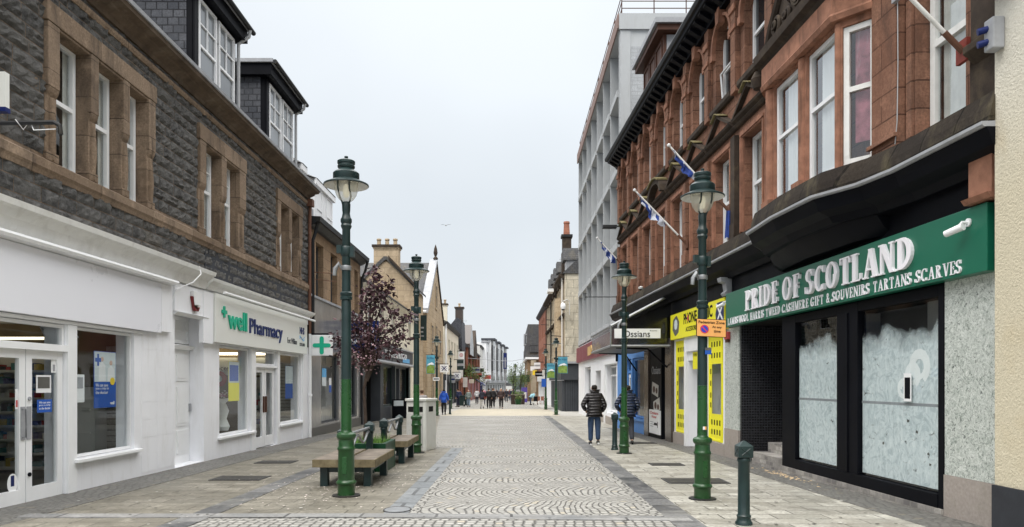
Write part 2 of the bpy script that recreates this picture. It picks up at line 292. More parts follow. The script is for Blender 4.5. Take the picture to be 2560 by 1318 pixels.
# ---------------------------------------------------------------- mesh building
class Fr:
    """Facade frame: u runs along the street, w is height, n is distance out from the wall."""
    def __init__(s, x0, slope=0.0, sign=1): s.a, s.b, s.s = x0, slope, sign
    def __call__(s, u, w, n): return (s.a + s.b * u + s.s * n, u, w)
class Fy:
    """Wall facing the viewer: u runs along x, n comes towards the viewer."""
    def __init__(s, y): s.y = y
    def __call__(s, u, w, n): return (u, s.y - n, w)
FW = lambda x, z, y: (x, y, z)            # plain world coordinates as (x, z, y)
FG = lambda x, y, z: (x, y, gz(y) + z)    # on the sloping ground
class MB:
    def __init__(s): s.v, s.f, s.mi, s.attr = [], [], [], []
    def add(s, vs, fs, m=0):
        o = len(s.v); s.v += [tuple(p) for p in vs]; s.f += [tuple(i + o for i in f) for f in fs]; s.mi += [m] * len(fs); return s
    def box(s, F, u0, u1, w0, w1, n0, n1, m=0):
        u0, u1 = min(u0, u1), max(u0, u1)
        c = [F(u, w, n) for u in (u0, u1) for w in (w0, w1) for n in (n0, n1)]
        return s.add(c, [(0, 1, 3, 2), (4, 6, 7, 5), (0, 4, 5, 1), (2, 3, 7, 6), (0, 2, 6, 4), (1, 5, 7, 3)], m)
    def quad(s, a, b, c, d, m=0): return s.add([a, b, c, d], [(0, 1, 2, 3)], m)
    def poly(s, F, pts, n0, n1, m=0):
        k = len(pts); vs = [F(u, w, n0) for u, w in pts] + [F(u, w, n1) for u, w in pts]
        fs = [tuple(range(k)), tuple(range(2 * k - 1, k - 1, -1))] + [(i, (i + 1) % k, (i + 1) % k + k, i + k) for i in range(k)]
        return s.add(vs, fs, m)
    def prof(s, F, pts, u0, u1, m=0):
        k = len(pts); vs = [F(u0, w, n) for n, w in pts] + [F(u1, w, n) for n, w in pts]
        fs = [tuple(range(k)), tuple(range(2 * k - 1, k - 1, -1))] + [(i, (i + 1) % k, (i + 1) % k + k, i + k) for i in range(k)]
        return s.add(vs, fs, m)
    def wall(s, F, u0, u1, w0, w1, holes=(), n=0, d=.2, m=0, rm=None):
        us = sorted({u0, u1} | {h[0] for h in holes} | {h[1] for h in holes}); ws = sorted({w0, w1} | {h[2] for h in holes} | {h[3] for h in holes})
        for i in range(len(us) - 1):
            for j in range(len(ws) - 1):
                cu, cw = (us[i] + us[i + 1]) / 2, (ws[j] + ws[j + 1]) / 2
                if any(h[0] < cu < h[1] and h[2] < cw < h[3] for h in holes): continue
                s.quad(F(us[i], ws[j], n), F(us[i + 1], ws[j], n), F(us[i + 1], ws[j + 1], n), F(us[i], ws[j + 1], n), m)
        rm = m if rm is None else rm
        for a, b, c, e in holes:
            s.quad(F(a, c, n), F(a, c, n - d), F(a, e, n - d), F(a, e, n), rm); s.quad(F(b, c, n), F(b, c, n - d), F(b, e, n - d), F(b, e, n), rm)
            s.quad(F(a, c, n), F(b, c, n), F(b, c, n - d), F(a, c, n - d), rm); s.quad(F(a, e, n), F(b, e, n), F(b, e, n - d), F(a, e, n - d), rm)
        return s
    def tube(s, pts, r, seg=8, m=0, caps=True):
        pts = [Vector(p) for p in pts]; k = len(pts); rs = r if isinstance(r, (list, tuple)) else [r] * k; vs = []
        up = None
        for i, p in enumerate(pts):
            t = (pts[min(i + 1, k - 1)] - pts[max(i - 1, 0)]).normalized()
            if up is None: up = Vector((0, 0, 1)) if abs(t.z) < .9 else Vector((1, 0, 0))
            a = t.cross(up).normalized(); b = t.cross(a).normalized(); up = -b if False else up
            vs += [p + (a * math.cos(2 * math.pi * q / seg) + b * math.sin(2 * math.pi * q / seg)) * rs[i] for q in range(seg)]
        fs = [(i * seg + q, i * seg + (q + 1) % seg, (i + 1) * seg + (q + 1) % seg, (i + 1) * seg + q) for i in range(k - 1) for q in range(seg)]
        if caps: fs += [tuple(range(seg)), tuple(range((k - 1) * seg, k * seg))]
        return s.add(vs, fs, m)
    def lathe(s, prof, seg=20, c=(0, 0, 0), m=0, sq=False):
        k = len(prof); vs = []
        for r, z in prof:
            for q in range(seg):
                a = 2 * math.pi * q / seg + (math.pi / 4 if seg == 4 else 0)
                vs.append((c[0] + r * math.cos(a), c[1] + r * math.sin(a), c[2] + z))
        fs = [(i * seg + q, i * seg + (q + 1) % seg, (i + 1) * seg + (q + 1) % seg, (i + 1) * seg + q) for i in range(k - 1) for q in range(seg)]
        fs += [tuple(range(seg - 1, -1, -1)), tuple(range((k - 1) * seg, k * seg))]
        return s.add(vs, fs, m)
    def join(s, o, m=None):
        k = len(s.v); s.v += o.v; s.f += [tuple(i + k for i in f) for f in o.f]; s.mi += (o.mi if m is None else [m] * len(o.f)); return s
def link(name, mb, mats, parent=None, origin=(0, 0, 0), smooth=False, recalc=True, bevel=0, keep=False):
    me = bpy.data.meshes.new(name); ox, oy, oz = origin
    me.from_pydata([(x - ox, y - oy, z - oz) for x, y, z in mb.v], [], mb.f)
    if not isinstance(mats, (list, tuple)): mats = [mats]
    for q in mats: me.materials.append(M[q] if isinstance(q, str) else q)
    me.polygons.foreach_set('material_index', mb.mi)
    if recalc:
        bm = bmesh.new(); bm.from_mesh(me); bmesh.ops.recalc_face_normals(bm, faces=bm.faces); bm.to_mesh(me); bm.free()
    if mb.attr:
        a = me.attributes.new('blk', 'FLOAT', 'POINT'); a.data.foreach_set('value', mb.attr)
    o = bpy.data.objects.new(name, me); COL.objects.link(o)
    if smooth:
        me.polygons.foreach_set('use_smooth', [True] * len(me.polygons))
        if smooth is True:
            try: me.set_sharp_from_angle(angle=R(38))
            except Exception: pass
    if bevel:
        b = o.modifiers.new('bevel', 'BEVEL'); b.width = bevel; b.segments = 2; b.limit_method = 'ANGLE'; b.angle_limit = R(40)
    if parent: o.parent = parent
    else: o.location = origin if keep else origin
    return o
class Thing:
    def __init__(s, name, label, cat, loc=(0, 0, 0), group=None, rz=0):
        e = bpy.data.objects.new(name, None); COL.objects.link(e); e.location = loc; e.rotation_euler = (0, 0, rz)
        e.empty_display_size = .2; e['label'] = label; e['category'] = cat
        if group: e['group'] = group
        s.e, s.loc, s.world = e, tuple(loc), True
    def part(s, name, mb, mats, parent=None, local=False, label=None, stuff=False, **kw):
        o = link(name, mb, mats, parent or s.e, (0, 0, 0) if local else s.loc, **kw)
        if label: o['label'] = label
        if stuff: o['kind'] = 'stuff'
        return o
def single(name, label, cat, mb, mats, group=None, loc=(0, 0, 0), **kw):
    o = link(name, mb, mats, None, loc, **kw); o['label'] = label; o['category'] = cat
    if group: o['group'] = group
    return o
def struct(name, mb, mats, kind='structure', **kw):
    o = link(name, mb, mats, **kw); o['kind'] = kind; return o
def dup(root, loc, rz=None, label=None, group=None, scale=None):
    def cp(o, par):
        c = o.copy(); COL.objects.link(c); c.parent = par
        for ch in list(o.children): cp(ch, c)
        return c
    c = cp(root, None); c.location = loc
    if rz is not None: c.rotation_euler = (0, 0, rz)
    if scale: c.scale = (scale,) * 3
    if label: c['label'] = label
    if group: c['group'] = group
    return c
def text(F, s, u0, u1, w0, w1, n0, n1, mb=None, m=0, bold=0.0, fit=True):
    """Letters fitted to the rectangle; u0 is where the line starts."""
    cu = bpy.data.curves.new('t', 'FONT'); cu.body = s; cu.extrude = .1; cu.resolution_u = 3; cu.offset = bold
    o = bpy.data.objects.new('t', cu); COL.objects.link(o); dgp = bpy.context.evaluated_depsgraph_get(); dgp.update()
    me = bpy.data.meshes.new_from_object(o.evaluated_get(dgp)); vs = [v.co.copy() for v in me.vertices]
    mb = mb or MB()
    if vs:
        x0, x1 = min(v.x for v in vs), max(v.x for v in vs); y0, y1 = min(v.y for v in vs), max(v.y for v in vs); z0, z1 = min(v.z for v in vs), max(v.z for v in vs)
        mb.add([F(u0 + (v.x - x0) / max(1e-6, x1 - x0) * (u1 - u0), w0 + (v.y - y0) / max(1e-6, y1 - y0) * (w1 - w0), n0 + (v.z - z0) / max(1e-6, z1 - z0) * (n1 - n0)) for v in vs],
               [tuple(p.vertices) for p in me.polygons], m)
    bpy.data.objects.remove(o); bpy.data.curves.remove(cu); bpy.data.meshes.remove(me); return mb

# ---- bold serif capitals built from ribbons
def rib(pts, ws):
    """Outline polygons (quads) of a ribbon through pts with half widths ws."""
    out = []; k = len(pts); L = []
    for i in range(k):
        a, b = pts[max(i - 1, 0)], pts[min(i + 1, k - 1)]; dx, dy = b[0] - a[0], b[1] - a[1]; l = math.hypot(dx, dy) or 1
        L.append(((pts[i][0] - dy / l * ws[i], pts[i][1] + dx / l * ws[i]), (pts[i][0] + dy / l * ws[i], pts[i][1] - dx / l * ws[i])))
    return [a for a, b in L] + [b for a, b in reversed(L)]
def serif_polys(ch, T=.16, t=.06, sr=.08, st=.055):
    P = []; W = .62
    def box(x0, x1, y0, y1): P.append([(x0, y0), (x1, y0), (x1, y1), (x0, y1)])
    def stem(x, top=True, bot=True, th=T):
        box(x, x + th, 0, 1)
        if top: box(x - sr, x + th + sr, 1 - st, 1)
        if bot: box(x - sr, x + th + sr, 0, st)
    def arc(cx, cy, rx, ry, a0, a1, th=T, thin=t):
        n = max(6, int(abs(a1 - a0) / 14)); pts, ws = [], []
        for i in range(n + 1):
            a = R(a0 + (a1 - a0) * i / n); hw = (thin + (th - thin) * abs(math.cos(a)) ** 1.5) / 2
            pts.append((cx + (rx - hw) * math.cos(a), cy + (ry - hw * .8) * math.sin(a))); ws.append(hw)
        for i in range(n): P.append(rib(pts[i:i + 2], ws[i:i + 2]) if False else rib2(pts, ws, i))
    def rib2(pts, ws, i):
        full = rib(pts, ws); k = len(pts); return [full[i], full[i + 1], full[2 * k - 2 - i], full[2 * k - 1 - i]]
    def diag(x0, y0, x1, y1, th):
        P.append([(x0, y0), (x0 + th, y0), (x1 + th, y1), (x1, y1)])
    x = sr
    if ch == 'I': stem(x); W = T + 2 * sr
    elif ch == 'L': stem(x); box(x, x + .46, 0, st); box(x + .40, x + .46, 0, .26); W = .56
    elif ch in 'EF':
        stem(x); box(x, x + .46, 1 - st, 1); box(x + .40, x + .46, .76, 1); box(x + T, x + .34, .49, .49 + st); box(x + .30, x + .34, .38, .64)
        if ch == 'E': box(x, x + .48, 0, st); box(x + .42, x + .48, 0, .26)
        W = .58
    elif ch == 'T': stem(x + .16, False); box(x - .04, x + .16 * 2 + T + .04, 1 - st, 1); box(x - .04, x + .02, .76, 1); box(x + .30 + T, x + .36 + T, .76, 1); W = .62
    elif ch == 'H': stem(x); stem(x + .42); box(x + T, x + .42, .48, .48 + st); W = .42 + T + 2 * sr
    elif ch in 'PRB':
        stem(x); arc(x + T * .8, .745, .36, .255, 90, -90); W = .58
        if ch == 'R': diag(x + .40, 0, x + .20, .5, T * .95); box(x + .36, x + .66, 0, st); W = .70
        if ch == 'B': arc(x + T * .8, .26, .40, .26, 90, -90); W = .62
    elif ch == 'D': stem(x); arc(x + T * .6, .5, .50, .5, 90, -90); W = .70
    elif ch == 'O': arc(.36, .5, .36, .5, 0, 360); W = .74
    elif ch in 'CG':
        arc(.36, .5, .36, .5, 42, 318); box(.60, .655, .70, .97); W = .68
        if ch == 'G': box(.52, .52 + T, .05, .45); box(.44, .76, .45 - st, .45); W = .76
        else: box(.60, .655, .03, .26)
    elif ch == 'S': 
        arc(.27, .745, .27, .255, 35, 262, T * .95); arc(.27, .262, .27, .262, -145, 82, T * .95); box(.47, .52, .70, .97); box(.01, .06, .03, .30); W = .56
    elif ch == 'U': box(x, x + T, .25, 1); box(x - sr, x + T + sr, 1 - st, 1); box(x + .46, x + .46 + t, .25, 1); box(x + .40, x + .46 + t + .07, 1 - st, 1); arc(x + .26, .28, .26, .28, 180, 360); W = .70
    elif ch in 'VW':
        diag(x + .22, 0, x, 1, T); diag(x + .22 + T * .4, 0, x + .48, 1, t); box(x - .06, x + T + .06, 1 - st, 1); box(x + .42, x + .48 + t + .06, 1 - st, 1); W = .66
        if ch == 'W': diag(x + .58, 0, x + .40, 1, T); diag(x + .58 + T * .4, 0, x + .82, 1, t); box(x + .76, x + .94, 1 - st, 1); W = 1.0
    elif ch == 'A':
        diag(x, 0, x + .26, 1, t); diag(x + .46, 0, x + .22, 1, T); box(x + .10, x + .48, .27, .27 + st); box(x - .08, x + .14, 0, st); box(x + .38, x + .46 + T + .06, 0, st); W = .74
    elif ch == 'N': box(x, x + t, 0, 1); box(x - .07, x + .13, 0, st); diag(x + .46, 0, x - .02, 1, T); box(x - .08, x + .10, 1 - st, 1); box(x + .50, x + .50 + t, 0, 1); box(x + .42, x + .64, 1 - st, 1); W = .74
    elif ch == 'M': box(x, x + t, 0, 1); box(x - .07, x + .13, 0, st); diag(x + .30, 0, x + .0, 1, T * .9); diag(x + .34, 0, x + .58, 1, t); box(x + .60, x + .60 + T, 0, 1); box(x + .54, x + .66 + T, 0, st); box(x + .54, x + .66 + T, 1 - st, 1); box(x - .08, x + .1, 1 - st, 1); W = .9
    else: W = .3
    return P, W
def serif(F, s, u0, u1, w0, w1, n0, n1, T=.16, t=.06, gap=.05, m=0, space=.32):
    L = []; x = 0
    for ch in s:
        if ch == ' ': x += space; continue
        if ch == '&': L.append(('&', x)); x += .8; continue
        P, W = serif_polys(ch, T, t); L.append((P, x)); x += W + gap
    k = (u1 - u0) / x; mb = MB()
    for P, xo in L:
        if P == '&': text(F, '&', u0 + (xo + .06) * k, u0 + (xo + .66) * k, w0, w1, n0, n1, mb, m); continue
        for i, p in enumerate(P): mb.poly(F, [(u0 + (a + xo) * k, w0 + b * (w1 - w0)) for a, b in p], n0, n1 + .0007 * i, m)
    return mb

# ---------------------------------------------------------------- windows and row houses
def frame_mb(F, u0, u1, w0, w1, n, fr=.06, dep=.06, mid=None, vb=(), fb=None, bar=.03):
    fb = fb or fr; mb = MB()
    mb.box(F, u0, u0 + fr, w0, w1, n - dep, n); mb.box(F, u1 - fr, u1, w0, w1, n - dep, n)
    mb.box(F, u0 + fr, u1 - fr, w1 - fr, w1, n - dep, n - .002); mb.box(F, u0 + fr, u1 - fr, w0, w0 + fb, n - dep, n - .002)
    if mid is not None: mb.box(F, u0 + fr, u1 - fr, mid - fr * .45, mid + fr * .45, n - dep, n - .003)
    for kind, q, a, b in vb:
        if kind == 'v': mb.box(F, q - bar / 2, q + bar / 2, a, b, n - dep * .7, n - .012)
        else: mb.box(F, a, b, q - bar / 2, q + bar / 2, n - dep * .7, n - .010)
    return mb
def window(T, F, u0, u1, w0, w1, n, fr=.06, mat='upvc', pane='darkglass', mid=None, vb=(), fb=None, cur=None, name='window'):
    f = T.part(name, frame_mb(F, u0, u1, w0, w1, n, fr, .07, mid, vb, fb), mat)
    p = MB().quad(F(u0 + fr * .5, w0 + fr * .5, n - .045), F(u1 - fr * .5, w0 + fr * .5, n - .045), F(u1 - fr * .5, w1 - fr * .5, n - .045), F(u0 + fr * .5, w1 - fr * .5, n - .045))
    T.part('pane', p, pane, f)
    for a, b, c, e, cm in (cur or ()):
        mb = MB(); k = max(4, int(abs(b - a) / .04)); vs = []
        for i in range(k + 1):
            q = a + (b - a) * i / k; dn = .02 * math.sin(i * 1.7) + .01 * math.sin(i * .9)
            vs += [F(q, c, n - .10 + dn * .6), F(q, e, n - .10 + dn * .4)]
        mb.add(vs, [(2 * i, 2 * i + 2, 2 * i + 3, 2 * i + 1) for i in range(k)]); T.part('curtain', mb, cm, f, smooth='all')
    return f
def chimney(T, x0, x1, y0, y1, z0, z1, mat, pots=3, parent=None, potmat='buffstone', axis='x'):
    mb = MB().box(FW, x0, x1, z0, z1, y0, y1); mb.box(FW, x0 - .12, x1 + .12, z1, z1 + .16, y0 - .12, y1 + .12, 1); mb.box(FW, x0 - .05, x1 + .05, z1 - .12, z1 - .002, y0 - .05, y1 + .05, 0)
    c = T.part('chimney', mb, [mat, 'darkstone'], parent)
    for i in range(pots):
        f = (i + .5) / pots; cx, cy = (x0 + (x1 - x0) * f, (y0 + y1) / 2) if axis == 'x' else ((x0 + x1) / 2, y0 + (y1 - y0) * f)
        T.part('chimney_pot', MB().lathe([(.15, 0), (.13, .35), (.17, .37), (.17, .48), (.12, .5)], 10, (cx, cy, z1 + .16)), potmat, c, smooth=True)
def shell(T, F, u0, u1, w0, w1, mat, holes=(), D=8, d=.2, name='wall', side=True, reveal=None):
    mb = MB().wall(F, u0, u1, w0, w1, holes, 0, d, 0, 1 if reveal else 0)
    if side:
        for u in (u0, u1): mb.quad(F(u, w0, 0), F(u, w0, -D), F(u, w1, -D), F(u, w1, 0))
        mb.quad(F(u0, w0, -D), F(u1, w0, -D), F(u1, w1, -D), F(u0, w1, -D))
    return T.part(name, mb, [mat, reveal or mat], recalc=False)
# ================================================================ LEFT SIDE OF THE STREET
L = Fr(-6.85)
def rockface(F, u0, u1, w0, w1, ex, rh=.225, seed=3):
    rr = random.Random(seed); mb = MB(); w_ = w0; row = 0
    while w_ < w1 - .03:
        h = min(rh * rr.uniform(.88, 1.12), w1 - w_); u = u0 - rr.uniform(0, .4)
        while u < u1:
            l = rr.uniform(.36, .68); a, b = max(u, u0), min(u + l, u1); u += l
            segs = [(a, b)]; c = w_ + h / 2
            for ea, eb, ec, ed in ex:
                if ec < c < ed:
                    ns = []
                    for p, q in segs:
                        if q <= ea or p >= eb: ns.append((p, q))
                        else:
                            if p < ea: ns.append((p, ea))
                            if q > eb: ns.append((eb, q))
                    segs = ns
            for p, q in segs:
                if q - p < .05: continue
                nu, nw = max(3, int((q - p) / .07)), 4; o = len(mb.v); val = rr.random(); pr = rr.uniform(.02, .05)
                tu, tw = rr.uniform(-.03, .03), rr.uniform(-.02, .02)
                for i in range(nu + 1):
                    for j in range(nw + 1):
                        fu, fw = i / nu, j / nw; ed = i in (0, nu) or j in (0, nw)
                        n = .004 if ed else pr + rr.uniform(-.018, .022) + tu * (fu - .5) + tw * (fw - .5)
                        g = .006
                        uu = p + g + (q - p - 2 * g) * fu + (0 if ed else rr.uniform(-.012, .012)); ww = w_ + g + (h - 2 * g) * fw + (0 if ed else rr.uniform(-.008, .008))
                        mb.v.append(F(uu, ww, n)); mb.attr.append(val)
                for i in range(nu):
                    for j in range(nw):
                        k = o + i * (nw + 1) + j; mb.f.append((k, k + nw + 1, k + nw + 2, k + 1)); mb.mi.append(0)
        w_ += h; row += 1
    return mb

A = Thing('stone_building', 'dark rock faced stone building with brown window surrounds and white shopfronts', 'building', (-6.85, 16, gz(16)))
A0, A1 = 7.2, 24.2
groups = [(10.52, 13.70, 7.20, [(10.80, 11.60), (11.82, 12.57), (12.78, 13.45)]),
          (15.66, 18.36, 7.24, [(15.98, 16.82), (17.12, 17.94)]),
          (20.85, 23.30, 7.22, [(21.15, 21.92), (22.2, 22.95)])]
holes = [(a, b, 4.86, 6.9) for g in groups for a, b in g[3]]
shopholes = [(8.6, 11.05, -.14, 2.48), (11.3, 13.05, .39, 2.48), (14.62, 16.0, -.2, 3.02),
             (16.85, 18.85, .31, 2.47), (19.2, 20.95, -.22, 2.47), (21.2, 23.35, .34, 2.47)]
shell(A, L, A0, A1, 3.95, 7.75, 'brownstone', holes, D=7.5, d=.30, name='upper_wall', reveal='brownstone')
mb = rockface(L, A0, A1, 4.0, 7.72, [(g[0] + .02, g[1] - .02, 4.6, g[2] - .02) for g in groups] + [(A0, A1, 4.63, 4.84)])
A.part('stone_facing', mb, 'whin', recalc=False)
for g in groups:
    u0, u1, wt, ops = g; mb = MB(); sill = 4.855; head = 6.9
    mb.box(L, u0 - .03, u1 + .03, head, wt, -.28, .085)                       # lintel
    mb.box(L, u0 + .05, u1 - .05, head - .04, head - .002, -.28, .06)
    edges = [u0] + [x for o in ops for x in o] + [u1]
    for i in range(0, len(edges), 2):
        a, b = edges[i], edges[i + 1]; r0 = .42
        mb.box(L, a + .004, b - .004, sill, head - .042, -.29, .022)                # shaft
        mb.box(L, a + .002, b - .002, head - .95, head - .004, -.16, .075)        # thick upper half
        mb.prof(L, [(-.1, head - 1.10), (.012, head - 1.10), (.055, head - 1.02), (.075, head - .952), (-.1, head - .952)], a + .01, b - .01)
        mb.tube([L((a + b) / 2, sill + .02, .02), L((a + b) / 2 + .012, sill + .5, .028), L((a + b) / 2, head - 1.1, .02)], [.05, .062, .05], 8)
        mb.box(L, a - .01, b + .01, sill, sill + .14, -.2, .055)
    A.part('window_surround', mb, 'brownstone', bevel=.012)
    for k, (a, b) in enumerate(ops):
        md = 5.92 if len(ops) == 3 else 5.95; far = len(ops) == 2
        vb = [('v', (a + b) / 2, md, head), ('h', 6.42, a, b)] if far else []
        window(A, L, a + .02, b - .02, 4.88, head - .02, -.17, .075, 'upvc', 'glass', md, vb, .08,
               cur=[(a + .05, b - .05, 4.95, 6.85, 'curtain')] if far else [(a + .06, a + .22, 4.95, 6.85, 'curtain'), (b - .2, b - .06, 4.95, 6.85, 'curtain')])
A.part('sill_course', MB().prof(L, [(-.05, 4.60), (.05, 4.60), (.07, 4.66), (.10, 4.70), (.10, 4.82), (.02, 4.87), (-.05, 4.87)], A0, A1), 'brownstone')
A.part('string_course', MB().prof(L, [(0, 7.50), (.05, 7.50), (.075, 7.55), (.075, 7.60), (0, 7.63)], A0, A1), 'brownstone')
A.part('cornice', MB().prof(L, [(-.1, 7.72), (.05, 7.72), (.07, 7.80), (.20, 7.86), (.22, 7.90), (.36, 7.93), (.38, 8.0), (-.1, 8.02)], A0, A1 + .05), 'cornicestone')
A.part('cornice_gutter', MB().prof(L, [(.26, 8.003), (.41, 8.003), (.42, 8.07), (.26, 8.09)], A0, A1 + .08), 'lead')
roof = A.part('roof', MB().prof(L, [(.2, 8.0), (-.1, 8.12), (-3.7, 11.5), (-7.6, 8.0)], A0, A1), 'slate')
A.part('inner_wall', MB().box(L, A0 + .1, A1 - .1, 3.7, 7.9, -1.7, -1.6), 'room')
def dormer(T, u0, u1, wt, k):
    n = -.10; d = T.part('dormer', MB().box(L, u0, u1, 8.03, wt - .42, -2.6, n - .002), 'black')
    for uu in (u0 - .012, u1 - .03): T.part('slate_cheek', MB().box(L, uu, uu + .042, 8.05, wt - .42, -2.6, n - .12), 'slateblue', d)
    mb = MB().box(L, u0 - .18, u1 + .18, wt - .42, wt - .10, -2.7, n + .24); mb.box(L, u0 - .25, u1 + .22, wt - .098, wt, -2.8, n + .30, 1)
    T.part('dormer_roof', mb, ['black', 'lead'], d)
    g = n + .35; T.part('gutter', MB().tube([L(u0 - .2, wt - .07, g), L(u1 + .3, wt - .10, g)], .06, 10), 'gutter', d, smooth=True)
    T.part('downpipe', MB().tube([L(u1 + .05, wt - .14, g), L(u1 + .05, wt - .30, g - .03), L(u1 - .02, wt - .52, n + .08), L(u1 - .02, 8.05, n + .08)], .045, 8), 'pipegrey', d, smooth=True)
    m = (u0 + u1) / 2
    for a, b in ((u0 + .22, m - .07), (m + .07, u1 - .22)):
        f = window(T, L, a, b, 8.12, wt - .5, n + .065, .06, 'upvc', 'paleglass', 9.05, [('v', (a + b) / 2, 9.05, wt - .5), ('h', 9.55, a, b)])
        f.parent = d
    T.part('window_post', MB().box(L, u0 + .02, u0 + .2, 8.05, wt - .45, n - .05, n + .05), 'black', d)
dormer(A, 15.64, 18.1, 10.6, 0); dormer(A, 20.25, 22.9, 10.6, 1)
# ---- ground floor: white painted shopfronts
mb = MB().wall(L, A0, A1, -.5, 3.97, shopholes, 0, .33); mb.quad(L(A1, -.5, 0), L(A1, -.5, -7), L(A1, 3.95, -7), L(A1, 3.95, 0)); mb.quad(L(A0, -.5, 0), L(A0, -.5, -7), L(A0, 3.95, -7), L(A0, 3.95, 0))
A.part('shopfront_wall', mb, 'white', recalc=False)
mb = MB(); rr = random.Random(2)                                     # shallow painted ashlar blocks of the pier
for i in range(8):
    w_ = -.1 + i * .33
    for a, b in ((13.3, 13.9), (13.92, 14.58)): mb.box(L, a + .004, b - .004, w_ + .005, w_ + .325, -.01, .0025 + rr.random() * .002)
A.part('painted_pier', mb, 'white')
A.part('shop_cornice', MB().prof(L, [(-.02, 3.64), (.10, 3.64), (.13, 3.72), (.16, 3.80), (.28, 3.90), (.33, 3.92), (.35, 4.0), (-.02, 4.08)], A0, 15.85), 'oldwhite')
A.part('cornice_shade_strip', MB().box(L, A0, 14.15, 3.56, 3.638, -.01, .09), 'holes')  # solid near-black strip stands in for the shaded gap under the cornice
A.part('shop_cornice', MB().prof(L, [(-.02, 3.66), (.10, 3.66), (.14, 3.76), (.24, 3.84), (.26, 3.90), (-.02, 4.0)], 15.95, A1 - .05), 'oldwhite')
A.part('render_patch', MB().box(L, 16.0, A1, 3.99, 4.58, -.02, .018), 'blackplinth')
SG = Thing('shop_sign', 'long blank white sign board above the glass double doors', 'sign', L(11, 2.54, 0))
SG.part('board', MB().box(L, A0, 13.87, 2.54, 3.5, .002, .10), 'panel', bevel=.01)
SG.part('return_panel', MB().box(L, 13.9, 14.35, 2.58, 3.5, .002, .085), 'white')
SG.part('light_trough', MB().prof(L, [(0.002, 3.5), (.23, 3.52), (.25, 3.56), (.23, 3.60), (.002, 3.62)], A0, 14.3), 'upvc')
A.part('window_cill', MB().box(L, 11.22, 13.2, .33, .385, -.05, .10), 'upvc', bevel=.008)
A.part('head_bead', MB().box(L, 8.6, 13.3, 2.485, 2.53, -.02, .045), 'upvc')
A.part('corner_post', MB().box(L, 11.06, 11.29, -.3, 2.48, -.10, .035), 'upvc', bevel=.006)
def door(T, F, u0, u1, w0, w1, n, st=.16, mat='upvc', hinge=0, handle=True, glass='shopglass', kick=None):
    f = T.part('door', frame_mb(F, u0, u1, w0, w1, n, st, .06, None, (), kick or .22), mat)
    p = MB().quad(F(u0 + st * .9, w0 + .1, n - .03), F(u1 - st * .9, w0 + .1, n - .03), F(u1 - st * .9, w1 - st * .8, n - .03), F(u0 + st * .9, w1 - st * .8, n - .03)); T.part('pane', p, glass, f)
    if handle:
        q = u1 - st * .6 if hinge == 0 else u0 + st * .6
        T.part('handle', MB().tube([F(q, w0 + .95, n + .0), F(q, w0 + .95, n + .06), F(q, w0 + 1.35, n + .06), F(q, w0 + 1.35, n)], .012, 6), 'rail', f, smooth=True)
    return f
d1 = door(A, L, 9.25, 10.19, -.13, 2.06, -.04, st=.125); d2 = door(A, L, 10.21, 11.04, -.13, 2.06, -.04, st=.125, hinge=1, handle=False); window(A, L, 8.62, 9.23, -.13, 2.06, -.04, .1, 'upvc', 'shopglass', name='side_light')
A.part('push_plate', MB().box(L, 10.09, 10.185, .78, 1.25, -.0385, -.03) , 'lead', d1); A.part('push_plate', MB().box(L, 10.215, 10.31, .78, 1.25, -.0385, -.03), 'lead', d2)
A.part('lock', MB().tube([L(10.27, .28, -.04), L(10.27, .28, -.02)], .03, 10), 'black', d2); A.part('lock', MB().tube([L(10.27, 1.36, -.04), L(10.27, 1.36, -.02)], .03, 10), 'lead', d2)
window(A, L, 8.62, 11.04, 2.1, 2.47, -.02, .05, 'upvc', 'shopglass', name='fanlight')
A.part('transom', MB().box(L, 8.6, 11.06, 2.06, 2.16, -.08, .03), 'upvc')
window(A, L, 11.31, 13.04, .40, 2.47, -.05, .045, 'upvc', 'shopglass', name='shop_window')
# recessed white door
n = -.33
A.part('recess_threshold', MB().box(L, 14.62, 16.0, -.3, gz(15) + .012, -.4, 0), 'white')
D = A.part('panelled_door', MB().box(L, 14.62, 15.99, gz(15) + .014, 2.3, n - .02, n + .02), 'upvc')
mb = MB()
for z0, z1 in ((.05, .55), (.65, 1.50), (1.62, 2.18)):
    for a, b in ((14.72, 15.25), (15.35, 15.9)):
        mb.box(L, a, b, z0, z1, n + .02, n + .035); mb.box(L, a + .05, b - .05, z0 + .06, z1 - .06, n + .034, n + .042)
A.part('door_panels', mb, 'upvc', D)
A.part('letter_handle', MB().box(L, 15.93, 15.985, .95, 1.12, n + .021, n + .06), 'lead', D)
A.part('door_head', MB().prof(L, [(n - .02, 2.3), (n + .1, 2.3), (n + .14, 2.38), (n - .02, 2.42)], 14.62, 15.99), 'upvc')
window(A, L, 14.63, 15.98, 2.43, 3.01, n + .01, .07, 'upvc', 'upvc', None, [('v', 15.3, 2.43, 3.0), ('h', 2.72, 14.65, 15.95)], name='fanlight')
A.part('lintel_box', MB().box(L, 14.45, 16.05, 3.03, 3.6, .002, .09), 'white', bevel=.01)
A.part('lintel_moulding', MB().prof(L, [(.0, 2.96), (.05, 2.96), (.12, 3.02), (0, 3.028)], 14.5, 16.0), 'upvc')
AB = Thing('alarm_box', 'white and dark red alarm box above the recessed white door', 'alarm', L(15.3, 3.1, .09))
AB.part('case', MB().poly(L, [(15.12, 3.52), (15.52, 3.50), (15.46, 3.22), (15.18, 3.22)], .092, .17), 'upvc', bevel=.015)
AB.part('strobe', MB().poly(L, [(15.10, 3.40), (15.18, 3.40), (15.2, 3.20), (15.47, 3.20), (15.40, 3.10), (15.22, 3.10)], .092, .155), paint('dark_red_plastic', (.16, .01, .012), .3), bevel=.012)
def wire(name, label, pts, r, mat, cat='cable'):
    return single(name, label, cat, MB().tube(pts, r, 6), mat, smooth=True)
